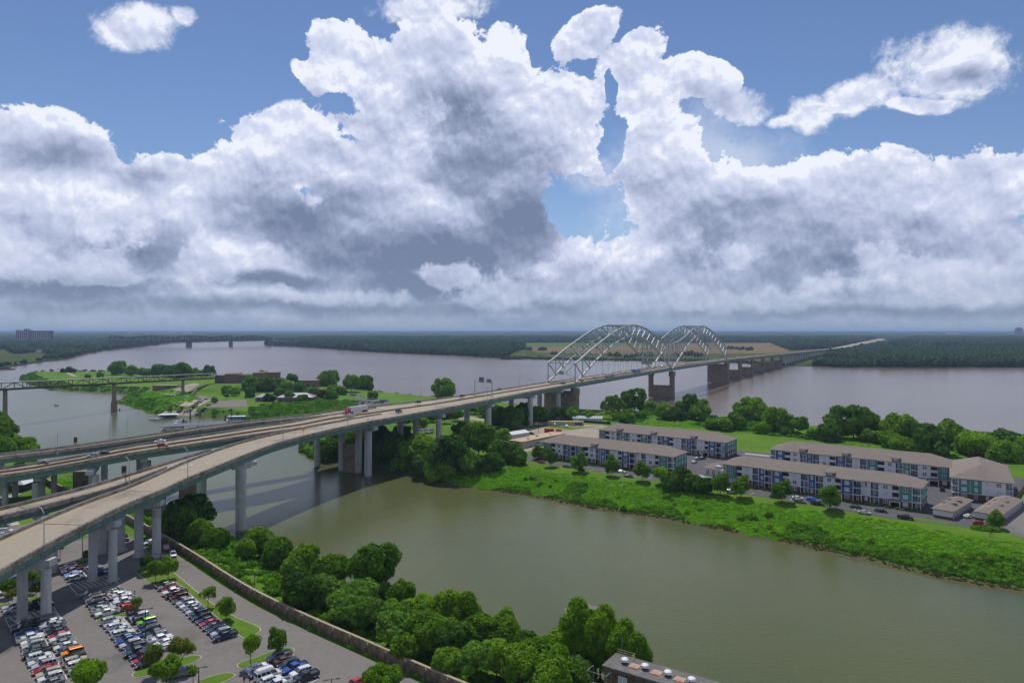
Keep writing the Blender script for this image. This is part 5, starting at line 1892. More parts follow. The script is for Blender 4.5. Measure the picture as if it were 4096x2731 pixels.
# hatched bays round the ramp columns
for s0, s1, p0, p1 in ((-225.2, -217.4, 26.0, 36.8), (-242.6, -230.6, 43.4, 54.4)):
    park_line(s0, p0, s1, p0); park_line(s0, p1, s1, p1); park_line(s0, p0, s0, p1); park_line(s1, p0, s1, p1)
    for k in np.arange(p0 + 0.9, p1, 1.25):
        park_line(s0 + 0.1, k, min(s1, s0 + 8), min(k + 1.2, p1), 0.16)

# ------------------------------------------------------------------ vehicles
def car_paint():
    m = bpy.data.materials.new('car_paint')
    m.use_nodes = True
    N = NT(m.node_tree)
    b = N.n['Principled BSDF']
    oi = N.n.new('ShaderNodeObjectInfo')
    dirt = N.mapr(N.noise(N.tc('Object'), 1.3, 4, 0.6), 0.35, 0.75, 1.03, 0.86)
    N.put(b.inputs['Base Color'], N.vm('SCALE', oi.outputs['Color'], scale=dirt))
    b.inputs['Roughness'].default_value = 0.30
    b.inputs['Metallic'].default_value = 0.15
    b.inputs['Coat Weight'].default_value = 0.7
    b.inputs['Coat Roughness'].default_value = 0.07
    return m


M_PAINT = car_paint()
M_CARGLASS = pmat('car_glass', (0.018, 0.022, 0.026), 0.06, 0.1, 1.0, spec=0.9)
M_TYRE = pmat('tyre_rubber', (0.018, 0.018, 0.018), 0.85, 0.1, 2.0)
M_RIM = pmat('wheel_rim', (0.40, 0.40, 0.41), 0.3, 0.1, 2.0, metal=0.8)
M_HEAD = pmat('headlight_lens', (0.65, 0.66, 0.68), 0.15, 0.05, 2.0, spec=0.8)
M_TAIL = pmat('tail_light_lens', (0.32, 0.012, 0.010), 0.25, 0.05, 2.0)
M_TRIM = pmat('black_trim', (0.022, 0.022, 0.022), 0.6, 0.1, 2.0)


def hull(mb, prof, w, inset=0.09, tuck=0.05):
    """side profile (x,z) swept across the width with rounded shoulders"""
    cx = sum(p[0] for p in prof) / len(prof); cz = sum(p[1] for p in prof) / len(prof)
    st = []
    for y, k in ((-w / 2, 1), (-w / 2 + inset, 0), (w / 2 - inset, 0), (w / 2, 1)):
        st.append([(x - (0.10 * np.sign(x - cx) if k else 0), y, z - ((tuck if z > cz else -0.02) if k else 0)) for x, z in prof])
    loft(mb, st)


def cabin(mb, xb0, xt0, xt1, xb1, zb, zt, wb, wt):
    vs = [(xb0, -wb / 2, zb), (xb1, -wb / 2, zb), (xb1, wb / 2, zb), (xb0, wb / 2, zb), (xt0, -wt / 2, zt), (xt1, -wt / 2, zt), (xt1, wt / 2, zt), (xt0, wt / 2, zt)]
    mb.add(vs, [(0, 3, 2, 1), (4, 5, 6, 7), (0, 1, 5, 4), (1, 2, 6, 5), (2, 3, 7, 6), (3, 0, 4, 7)])


def pillars(mb, xs, xb0, xt0, xt1, xb1, zb, zt, wb, wt, w=0.09):
    def at(x, f):   # x fraction along, f height
        a = xb0 + (xt0 - xb0) * f; b = xb1 + (xt1 - xb1) * f
        return a + (b - a) * x
    for x in xs:
        for sd in (-1, 1):
            p = Vector((at(x, 0), sd * (wb / 2 + .005), zb)); q = Vector((at(x, 1), sd * (wt / 2 + .005), zt))
            mb.bar(p, q, w, 0.05, up=(0, 1, 0))


TYPES = {}


def wheel_meshes(r, w=0.22):
    t = MB().tube((0, -w / 2, 0), (0, w / 2, 0), r, None, 14).mesh('wheel', M_TYRE)
    m = MB().tube((0, -w / 2 - 0.012, 0), (0, w / 2 + 0.012, 0), r * 0.62, None, 10).mesh('rim', M_RIM)
    return t, m


def car_type(nm, L, W, prof, cab, roof_t=0.06, wheel_r=0.34, wb=None, extra=None, pil=(0.0, 0.36, 0.66, 1.0), hz=0.68, arch=None):
    b = MB()
    hull(b, prof, W)
    xb0, xt0, xt1, xb1, zb, zt, wbm, wt = cab
    # roof skin and pillars in body colour
    b.add([(xt0 - .03, -wt / 2 - .02, zt), (xt1 + .03, -wt / 2 - .02, zt), (xt1 + .03, wt / 2 + .02, zt), (xt0 - .03, wt / 2 + .02, zt),
           (xt0 + .10, -wt / 2 + .10, zt + roof_t), (xt1 - .10, -wt / 2 + .10, zt + roof_t), (xt1 - .10, wt / 2 - .10, zt + roof_t), (xt0 + .10, wt / 2 - .10, zt + roof_t)],
          [(0, 3, 2, 1), (4, 5, 6, 7), (0, 1, 5, 4), (1, 2, 6, 5), (2, 3, 7, 6), (3, 0, 4, 7)])
    pillars(b, pil, *cab)
    g = MB(); cabin(g, *cab)
    wbx = wb or (L * 0.30, -L * 0.29)
    arches = MB()
    for x in wbx:
        for sd in (-1, 1):
            arches.tube((x, sd * (W / 2 - 0.24), wheel_r), (x, sd * (W / 2 + 0.006), wheel_r), wheel_r + 0.075, None, 14)
    if extra: extra(b, arches)
    hd = MB().box(L / 2 - 0.17, L / 2 + 0.012, -0.20, 0.20, hz - 0.08, hz + 0.08).mesh('headlight', M_HEAD)
    tl = MB().box(-L / 2 - 0.012, -L / 2 + 0.14, -0.16, 0.16, hz, hz + 0.24).mesh('tail_light', M_TAIL)
    TYPES[nm] = dict(L=L, W=W, body=b.mesh('body', M_PAINT), glass=g.mesh('windows', M_CARGLASS), trim=arches.mesh('wheel_arches', M_TRIM), wheel=wheel_meshes(wheel_r), r=wheel_r, wb=wbx, hd=hd, tl=tl)


car_type('sedan', 4.8, 1.84, [(-2.4, .32), (-2.38, .86), (-2.25, 1.0), (-1.75, 1.03), (0.95, .95), (1.9, .84), (2.32, .70), (2.4, .52), (2.38, .28), (1.2, .20), (-1.2, .20)],
         (-1.75, -1.05, 0.35, 1.15, 0.95, 1.40, 1.62, 1.25))
def rails(b, a):
    for sd in (-1, 1):
        b.bar((-1.4, sd * .58, 1.79), (0.45, sd * .58, 1.79), .05, .06)
car_type('suv', 4.8, 1.94, [(-2.4, .40), (-2.38, 1.0), (-2.32, 1.12), (1.0, 1.08), (1.95, 1.0), (2.3, .86), (2.4, .62), (2.36, .36), (1.2, .28), (-1.2, .28)],
         (-2.28, -1.95, 0.45, 1.12, 1.08, 1.66, 1.70, 1.38), wheel_r=.38, hz=.80, pil=(0.0, 0.24, 0.52, 0.78, 1.0), extra=rails)
def bed(b, a):
    # open load bed: dark floor sunk between body side walls
    a.box(-2.75, -0.78, -0.78, 0.78, 1.115, 1.122)
    b.box(-2.84, -0.72, -0.98, -0.86, 1.05, 1.30); b.box(-2.84, -0.72, 0.86, 0.98, 1.05, 1.30); b.box(-2.88, -2.78, -0.95, 0.95, .95, 1.30)
car_type('pickup', 5.8, 2.0, [(-2.9, .50), (-2.88, 1.06), (-2.7, 1.11), (1.15, 1.16), (2.3, 1.10), (2.78, .98), (2.9, .70), (2.86, .45), (1.6, .36), (-1.6, .36)],
         (-0.72, -0.62, 0.82, 1.40, 1.16, 1.80, 1.74, 1.46), wheel_r=.42, wb=(1.85, -1.75), extra=bed, hz=.9, pil=(0.0, 0.45, 1.0))
def spare(b, a):
    a.tube((-2.2, 0, 1.0), (-2.42, 0, 1.0), .38, None, 14)
    b.box(1.2, 2.1, -.95, -.72, .95, 1.02); b.box(1.2, 2.1, .72, .95, .95, 1.02)
car_type('jeep', 4.4, 1.88, [(-2.1, .50), (-2.1, 1.10), (0.9, 1.12), (2.05, 1.06), (2.15, .62), (1.2, .45), (-1.2, .45)],
         (-2.08, -2.02, 0.55, 0.85, 1.12, 1.76, 1.66, 1.52), wheel_r=.42, extra=spare, hz=.8, pil=(0.0, 0.33, 0.66, 1.0), roof_t=0.05)
def vanroof(b, a):
    b.box(-2.5, 1.0, -.72, .72, 2.14, 2.46); b.box(-2.3, .6, -.6, .6, 2.455, 2.56)
car_type('van', 5.6, 2.05, [(-2.8, .42), (-2.8, 1.25), (1.25, 1.25), (2.1, 1.12), (2.7, .95), (2.8, .60), (2.75, .36), (1.4, .30), (-1.4, .30)],
         (-2.78, -2.7, 1.15, 1.75, 1.25, 2.05, 1.96, 1.80), wheel_r=.38, extra=vanroof, hz=.8, pil=(0.0, 0.2, 0.22, 0.45, 0.7, 1.0), roof_t=0.10)

COL = {'white': (.74, .75, .76), 'silver': (.44, .46, .48), 'grey': (.20, .215, .235), 'dark grey': (.075, .082, .09), 'black': (.014, .015, .017), 'navy': (.016, .03, .07), 'blue': (.01, .07, .34),
       'bright blue': (.02, .20, .75), 'red': (.42, .018, .018), 'maroon': (.13, .014, .018), 'olive': (.17, .165, .12), 'dark green': (.02, .045, .042), 'grey green': (.18, .24, .23), 'lime green': (.18, .55, .02),
       'orange': (.85, .30, .01), 'beige': (.50, .46, .38), 'yellow': (.75, .50, .01), 'brown': (.12, .06, .04)}
WORD = {'sedan': 'sedan', 'suv': 'SUV', 'pickup': 'pickup truck', 'jeep': 'boxy off-roader', 'van': 'high roof van'}


def vehicle(kind, colour, x, y, z, ang, label, group, small=False, name=None):
    T = TYPES[kind]
    root = empty(name or {'sedan': 'sedan_car', 'suv': 'suv_car', 'pickup': 'pickup_truck', 'jeep': 'offroad_car', 'van': 'van'}[kind], (x, y, z), ang)
    tag(root, label, {'pickup': 'pickup truck', 'van': 'van'}.get(kind, 'car'), group)
    c = [min(1, max(0, v * random.uniform(.92, 1.06))) for v in COL[colour]]
    k = random.uniform(.96, 1.03)
    o = obj('body', T['body'], root); o.color = (*c, 1)
    o = obj('windows', T['glass'], root)
    obj('wheel_arches', T['trim'], root)
    for wx in T['wb']:
        for sd in (-1, 1):
            w = obj('wheel', T['wheel'][0], root, loc=(wx, sd * (T['W'] / 2 - 0.115), T['r']))
            if not small: obj('rim', T['wheel'][1], w)
    if not small:
        for sd in (-1, 1):
            obj('headlight', T['hd'], root, loc=(0, sd * (T['W'] / 2 - 0.34), 0))
            obj('tail_light', T['tl'], root, loc=(0, sd * (T['W'] / 2 - 0.24), 0))
    return root


# angle of a car whose bonnet points down-left across the row (towards smaller p)
ANG_OUT = math.atan2(-PV.y, -PV.x)
ANG_IN = math.atan2(PV.y, PV.x)
PS = {'s': 'sedan', 'u': 'suv', 'p': 'pickup', 'j': 'jeep', 'v': 'van'}


def row(lst, s0, pfront, rowname, flip=False, n0=0):
    """lst of 'k:colour[:r]' from the far end; pfront: p of the row's aisle end; flip: aisle end is at larger p"""
    for i, q in enumerate(lst):
        if q is None: continue
        f = q.split(':')
        kd = PS[f[0]]; colr = f[1]
        T = TYPES[kd]
        rev = len(f) > 2
        s = s0 + i * ST + random.uniform(-.12, .12)
        off = T['L'] / 2 + random.uniform(0.05, 0.45) - (0.4 if kd == 'pickup' else 0)
        p = pfront + off if not flip else pfront - off
        x, y = sp(s, p)
        ang = (ANG_OUT if not flip else ANG_IN) + (PI if rev else 0) + random.uniform(-.02, .02)
        vehicle(kd, colr, x, y, 7.04, ang, f"{colr} {WORD[kd]}, {WORDN[i + n0]} from the far end, {rowname}", 'cars parked in the car park under the ramp')


row('s:black u:grey s:red p:white p:black u:maroon s:dark-grey u:silver s:white s:grey s:silver u:navy u:black s:navy s:red s:dark-grey u:navy u:silver p:navy'.replace('dark-grey', 'dark grey').replace(' ', '|').replace('dark|grey', 'dark grey').split('|'),
    -220.9, 61.3, 'car row beside the flood wall strip')


def R_(s): return [None if t == '-' else t.replace('_', ' ') for t in s.split()]


row(R_('u:dark_green u:navy u:olive u:black s:navy s:grey_green:r p:silver:r p:white'), -227.2, 43.3, 'far left half of middle double row')
row(R_('u:silver:r s:silver u:white:r s:silver u:white:r s:dark_grey p:blue u:silver u:navy p:dark_green u:navy s:red u:black'), -202.8, 43.3, 'near left half of middle double row')
row(R_('s:dark_grey s:silver p:white u:white:r p:white:r s:dark_grey u:red'), -225.3, 54.5, 'far right half of middle double row', flip=True)
row(R_('u:black u:white:r u:navy j:lime_green:r u:navy:r u:navy:r s:dark_green:r u:grey_green:r p:white s:white:r s:silver'), -203.5, 54.5, 'near right half of middle double row', flip=True)
row(R_('p:dark_grey p:black s:navy s:blue p:white:r u:white u:silver s:dark_grey p:black u:white:r s:white u:silver s:red u:beige u:white s:grey'), -215.1, 25.9, 'left half of left double row')
row(R_('u:dark_grey s:white:r p:silver:r s:dark_grey:r s:black:r s:red:r u:white:r s:grey s:white:r s:navy:r j:orange:r u:black:r u:beige u:white s:silver'), -215.0, 36.9, 'right half of left double row', flip=True)
row(R_('u:red u:black p:maroon s:bright_blue u:silver j:white:r'), -257.7, 43.3, 'row behind the ramp columns')
row(R_('s:grey u:silver s:blue s:navy'), -252.4, 54.5, 'second row behind the ramp columns', flip=True)
row(R_('s:white s:silver u:navy s:silver - s:white'), -258.6, 25.9, 'far row at left edge behind the columns')
row(R_('u:silver s:silver'), -231.0, 25.9, 'pair left of the ramp columns')
row(R_('u:navy p:black'), -229.0, 36.9, 'pair behind the second ramp column', flip=True)
row(R_('s:white:r s:navy v:white:r u:white:r p:white'), -152.9, 60.6, 'left side of the bottom edge block')
row(R_('p:grey:r s:brown u:navy:r p:blue:r u:white:r p:black:r'), -154.6, 72.0, 'right side of the bottom edge block', flip=True)


def car_px(kind, col, px, py, z, ang, label, group, small=False):
    x, y = S(px, py, z + 0.7)
    return vehicle(kind, col, x, y, z, ang, label, group, small)


GR = 'cars parked in the car park under the ramp'
car_px('sedan', 'red', 1428, 2724, 7.04, math.radians(50), 'red car half hidden by the wide bright tree at the bottom edge', GR)
car_px('pickup', 'grey', 728, 2688, 7.04, math.radians(25), 'lone grey pickup truck between tree island and lamp post', GR)
car_px('suv', 'silver', 692, 2215, 7.04, math.radians(-60), 'silver SUV towing a small trailer along the flood wall', GR)
car_px('suv', 'white', 600, 2168, 7.04, math.radians(-130), 'white SUV half hidden behind the third pair of ramp columns', GR)
car_px('sedan', 'black', 483, 2140, 7.04, math.radians(20), 'black car beside the grass strip behind the ramp columns', GR)
car_px('suv', 'dark grey', 487, 2156, 7.04, math.radians(20), 'dark grey SUV next to the black car behind the columns', GR)
car_px('sedan', 'red', 392, 2108, 7.04, math.radians(20), 'red car glimpsed between the ramp columns', GR)
car_px('van', 'white', 8, 2095, 7.04, math.radians(10), 'white van parked by the pale pavement at the left edge', GR)
car_px('suv', 'white', 22, 2122, 7.04, math.radians(15), 'white SUV under the second ramp at the left edge', GR)
car_px('sedan', 'white', 12, 2137, 7.04, math.radians(15), 'white car beside the bush under the second ramp', GR)
tr = empty('trailer', (*S(665, 2194, 7.8), 7.04), math.radians(-60))
tag(tr, 'small red and white box trailer behind the silver SUV by the wall', 'trailer')
o = MB().box(-1.6, 1.6, -.85, .85, .5, 1.2).build('body', M_PAINT, tr); o.color = (.45, .05, .03, 1)
o = MB().box(-1.6, 1.6, -.85, .85, 1.203, 1.9).build('cover', M_PAINT, tr); o.color = (.6, .6, .62, 1)
for sd in (-1, 1): MB().tube((0, sd * .9, .35), (0, sd * 1.05, .35), .35, None, 12).build('wheel', M_TYRE, tr)
MB().bar((1.6, 0, .5), (2.7, 0, .5), .1).build('drawbar', M_DARKMETAL, tr)


# ------------------------------------------------------------------ street furniture
def lamp(x, y, z, h, arms, label, group, az=0.0, mat=None, arm=2.2, rise=0.9, name='street_lamp'):
    mat = mat or M_GALV
    root = empty(name, (x, y, z), az)
    tag(root, label, 'street lamp', group)
    MB().tube((0, 0, 0), (0, 0, h), 0.14, 0.08, 8).build('pole', mat, root)
    MB().tube((0, 0, -0.1), (0, 0, 0.5), 0.28, 0.28, 10).build('base', M_CONC, root)
    for sd in ((1,) if arms == 1 else (1, -1)):
        MB().bar((0, 0, h - 0.1), (arm * sd, 0, h - 0.1 + rise), 0.09).build('arm', mat, root)
        MB().box(min(arm * sd, (arm + .8) * sd), max(arm * sd, (arm + .8) * sd), -.18, .18, h - .16 + rise, h - .02 + rise).build('lamp_head', mat, root)
    return root


for (px, py, hp, lb) in [(582, 2562, 130, 'tall black twin lamp post in the middle double row'), (795, 2745, 78, 'black twin lamp post on the small bottom island'), (330, 2226, 92, 'black twin lamp post behind the ramp columns'),
                         (642, 2262, 48, 'dark lamp post among the trees by the wall'), (1326, 2790, 76, 'black twin lamp post at the bottom edge near the red car')]:
    x, y = S(px, py, 7)
    lamp(x, y, 7.0, hp / F_PX * y, 2, lb, 'black lamp posts of the car park', 0.3, M_DARKMETAL, arm=0.9, rise=0.02)
for (px, py, hp, lb) in [(875, 2270, 48, 'slim black post on the bank behind the wall, nearer the ramp'), (1019, 2352, 62, 'slim black post on the bank behind the wall, nearer the tall trees')]:
    x, y = S(px, py, 6.5)
    lamp(x, y, 6.2, hp / F_PX * y, 2, lb, 'black posts on the near bank', 0.5, M_DARKMETAL, arm=0.5, rise=0.0)

# lamps standing on the parapets: pixel of the foot and of the top on the photograph
def deck_lamp(px, py, top, zt, side, label):
    x, y = S(px, py, zt)
    h = (py - top) / F_PX * y
    lamp(x, y, zt - 0.3, h, 1, label, 'grey lamps along the viaduct', math.atan2(NRM[1] * side, NRM[0] * side), M_GALV, arm=1.6, rise=1.2)


for px, py, top, zt, sd, lb in [
    (176, 2178, 2045, 27.2, -1, 'lamp over the nearest ramp at the left edge, tallest of all lamps'), (751, 1908, 1800, 30.5, -1, 'lamp on the parapet of the nearest ramp beside the white gore'), (517, 1930, 1838, 29.4, -1, 'lamp between the two nearest ramps'),
    (1132, 1763, 1690, 32.4, -1, 'lamp just left of the yellow diamond sign'), (1472, 1681, 1612, 32.2, -1, 'lamp above the hammerhead pier right of the red lorry'), (1744, 1628, 1575, 33, -1, 'lamp on the near parapet left of the sign gantry'),
    (1950, 1592, 1540, 34, -1, 'lamp on the near parapet below the sign gantry'), (2127, 1562, 1515, 34.6, -1, 'lamp on the near parapet right of the sign gantry'), (230, 1812, 1732, 28, 1, 'lamp between the far ramp and the highway, farthest left'),
    (439, 1752, 1672, 29.4, 1, 'thin lamp on the far ramp before the water'), (508, 1748, 1683, 30.2, 1, 'lamp on the far ramp right of the thin lamp'), (811, 1765, 1695, 31, 1, 'lamp on the highway below the marina roof'),
    (1391, 1697, 1630, 32.2, 1, 'lamp in front of the red lorry trailer'), (1124, 1708, 1650, 32.3, 1, 'lamp on the far ramp left of the lorry'), (1684, 1592, 1541, 34, 1, 'lamp on the far parapet left of the lone round tree'), (2077, 1542, 1499, 34.8, 1, 'lamp on the far parapet right of the gantry')]:
    deck_lamp(px, py, top, zt, sd, lb)
# lamps on the arch bridge
for k, t in enumerate((30, 78, 126)):
    p = bl(t, -12.6)
    lamp(p[0], p[1], decz(t) + .5, 9.5, 1, ['lamp on the bridge just inside the first portal', 'lamp on the bridge before the blue lorry', 'lamp on the bridge beyond the blue lorry'][k], 'grey lamps along the viaduct', math.atan2(NRM[1], NRM[0]), M_GALV, arm=1.8, rise=1.0)

# yellow diamond warning sign
x, y = S(1213, 1738, 31.4)
sg = empty('warning_sign', (x, y, 31.4), 0)
tag(sg, 'yellow diamond warning sign on the nearest ramp parapet', 'sign')
MB().tube((0, 0, 0), (0, 0, 2.2), .06, None, 6).build('post', M_GALV, sg)
mb = MB(); mb.add([(0, -.05, 1.7), (1.05, -.05, 2.75), (0, -.05, 3.8), (-1.05, -.05, 2.75), (0, 0, 1.7), (1.05, 0, 2.75), (0, 0, 3.8), (-1.05, 0, 2.75)], [(0, 1, 2, 3), (7, 6, 5, 4), (0, 4, 5, 1), (1, 5, 6, 2), (2, 6, 7, 3), (3, 7, 4, 0)])
mb.build('sign_plate', pmat('sign_yellow', (.75, .36, .01), .5, .05), sg)
MB().box(-.08, .08, -.075, -.052, 2.35, 3.1).box(-.3, -.08, -.075, -.052, 2.6, 2.72).build('symbol', M_TRIM, sg)

# overhead sign gantry seen from behind
ga = empty('sign_gantry', (0, 0, 0))
tag(ga, 'steel truss sign gantry over the highway seen from behind', 'gantry')
gt = -118.0
pA = Vector((*bl(gt, -14.0), decz(gt))); pB = Vector((*bl(gt, 1.5), decz(gt)))
H_ = 11.0
for P_ in (pA, pB):
    mb = MB()
    for dx in (-.5, .5):
        mb.tube(P_ + Vector((U[0] * dx, U[1] * dx, 0)), P_ + Vector((U[0] * dx, U[1] * dx, H_)), .16, None, 6)
    for q in range(6):
        mb.bar(P_ + Vector((U[0] * -.5, U[1] * -.5, q * 1.8)), P_ + Vector((U[0] * .5, U[1] * .5, q * 1.8 + 1.7)), .08)
    mb.build('support', M_GALV, ga)
mb = MB()
for dz in (0, -1.3):
    for dx in (-.45, .45):
        o_ = Vector((U[0] * dx, U[1] * dx, H_ + dz)); mb.bar(pA + o_, pB + o_, .14)
for k in range(12):
    a = pA.lerp(pB, k / 12); b = pA.lerp(pB, (k + 1) / 12)
    mb.bar(a + Vector((0, 0, H_ - 1.3)), b + Vector((0, 0, H_)), .09)
mb.build('truss_beam', M_GALV, ga)
for f0, f1, hh in ((.22, .50, 3.6), (.66, .92, 2.4)):
    a = pA.lerp(pB, f0); b = pA.lerp(pB, f1)
    c_ = Vector((U[0] * .8, U[1] * .8, H_ - .2))
    MB().bar(a + c_ + Vector((0, 0, hh / 2 - .8)), b + c_ + Vector((0, 0, hh / 2 - .8)), .12, hh).build('sign_board', M_SIGNGREY, ga)
    mb = MB()
    for q in range(5):
        m_ = a.lerp(b, (q + .5) / 5)
        mb.bar(m_ + c_ * 1.0 + Vector((-U[0] * .2, -U[1] * .2, -.9)), m_ + c_ + Vector((-U[0] * .2, -U[1] * .2, hh - .7)), .16)
    mb.build('board_ribs', M_DARKMETAL, ga)

# ------------------------------------------------------------------ traffic
HE = math.atan2(U[1], U[0])
TG = 'traffic on the highway bridge'
for kd, cl, px, py, z, a, lb in [
    ('sedan', 'dark grey', 172, 1850, 23.0, math.radians(198), 'dark grey car farthest left on the highway'), ('suv', 'silver', 372, 1822, 26.6, math.radians(203), 'silver SUV just ahead of a black car on the highway'),
    ('sedan', 'black', 413, 1810, 27.0, math.radians(203), 'black car right behind the silver SUV on the highway'), ('sedan', 'white', 640, 1763, 30.3, math.radians(212), 'white car above the red car on the highway'),
    ('suv', 'red', 650, 1781, 30.3, math.radians(30), 'red car near the highway parapet below the white car'), ('suv', 'white', 1403, 1661, 31.7, HE + .02, 'white car beside the cab of the red lorry'),
    ('suv', 'navy', 1596, 1645, 32.0, HE, 'dark SUV on the near lanes right of the lorry'), ('suv', 'black', 1672, 1608, 33.0, HE + PI, 'black SUV on the far lanes behind the lorry'),
    ('pickup', 'black', 1846, 1584, 33.5, HE + PI, 'dark pickup truck on the far lanes before the gantry'), ('sedan', 'black', 1996, 1555, 34.0, HE + PI, 'black car passing under the sign gantry')]:
    x, y = S(px, py, z + 0.7)
    vehicle(kd, cl, x, y, z + 0.02, a, lb, TG, small=False)
for kd, cl, t, o, lb in [('suv', 'black', -4, 4, 'dark car nearest the first arch portal'), ('sedan', 'black', 32, 5, 'second dark car entering the first portal'), ('sedan', 'white', 44, -5, 'white car just past the first portal'), ('suv', 'dark grey', 66, 3, 'dark SUV before the white lorry on the bridge'),
                         ('van', 'silver', 190, -6, 'silver van alone under the first arch'), ('sedan', 'white', 160, -4, 'white car with sun glint under the first arch'), ('sedan', 'dark grey', 262, -6, 'dark car behind the blue lorry'), ('sedan', 'silver', 300, -8, 'silver car by the hanging sign'),
                         ('sedan', 'grey', 350, 5, 'grey car between the arches'), ('suv', 'white', 420, -5, 'white SUV under the second arch'), ('sedan', 'silver', 470, 6, 'silver car near the end of the second arch'), ('van', 'white', 700, -5, 'white van on the approach beyond the arches'),
                         ('sedan', 'white', 820, 4, 'white car on the far approach'), ('sedan', 'white', 980, -5, 'bright car far out on the approach'), ('suv', 'silver', 1150, 5, 'silver SUV far out over the far shore'), ('van', 'white', 1500, -4, 'white van near the far end of the approach'),
                         ('sedan', 'silver', 1900, 5, 'tiny silver car near the far woods'), ('van', 'white', 2700, -6, 'white van on the highway in the woods'), ('van', 'silver', 3400, 6, 'farthest silver van on the highway in the woods')]:
    x, y = bl(t, o)
    vehicle(kd, cl, x, y, decz(t) + 0.03, HE + (0 if o > 0 else PI), lb, TG, small=True)


def lorry(x, y, z, ang, cab, box, label, L=15.5):
    root = empty('lorry', (x, y, z), ang)
    tag(root, label, 'lorry', 'lorries on the highway bridge')
    o = MB().box(-L / 2 - 1.5, L / 2 - 1.5, -1.28, 1.28, 1.25, 4.05).build('trailer', M_PAINT, root); o.color = (*box, 1)
    b = MB()
    hull(b, [(L / 2 - 1.0, .7), (L / 2 - 1.0, 3.7), (L / 2 - .2, 3.75), (L / 2 + 1.2, 2.75), (L / 2 + 1.35, 1.95), (L / 2 + 2.9, 1.75), (L / 2 + 3.1, 1.2), (L / 2 + 3.1, .6)], 2.35, 0.15, 0.05)
    o = b.build('cab', M_PAINT, root); o.color = (*cab, 1)
    MB().add([(L / 2 + 1.17, -.95, 2.70), (L / 2 + 1.17, .95, 2.70), (L / 2 + 1.40, .95, 2.0), (L / 2 + 1.40, -.95, 2.0)], [(0, 1, 2, 3)]).box(L / 2 + .2, L / 2 + 1.1, -1.185, 1.185, 2.0, 2.6).build('cab_windows', M_CARGLASS, root)
    MB().box(L / 2 + 3.08, L / 2 + 3.16, -.7, .7, .8, 1.6).build('grille', M_RIM, root)
    MB().box(-L / 2 - 1.2, L / 2 + .3, -.5, .5, .75, 1.24).build('chassis', M_DARKMETAL, root)
    for wx in (L / 2 + 2.2, L / 2 - 2.0, L / 2 - 3.2, -L / 2 + .4, -L / 2 - .8):
        for sd in (-1, 1):
            w = MB().tube((0, -.25, 0), (0, .25, 0), .5, None, 14).build('wheel', M_TYRE, root, loc=(wx, sd * 1.0, .5))
            MB().tube((0, -.27, 0), (0, .27, 0), .26, None, 8).build('rim', M_RIM, w)
    return root


x, y = S(1425, 1640, 33.2)
lz = decz(-235)
lorry(x, y, lz + .03, HE + PI + .03, (.46, .02, .03), (.60, .61, .62), 'red cab lorry with long white trailer coming over the viaduct')
x, y = bl(92, 7)
lorry(x, y, decz(92) + .03, HE, (.06, .04, .20), (.52, .54, .56), 'lorry with purple cab and white trailer inside the first arch', 13)
x, y = bl(170, 7)
lorry(x, y, decz(170) + .03, HE, (.05, .03, .03), (.06, .16, .42), 'lorry with a blue trailer under the first arch', 13)


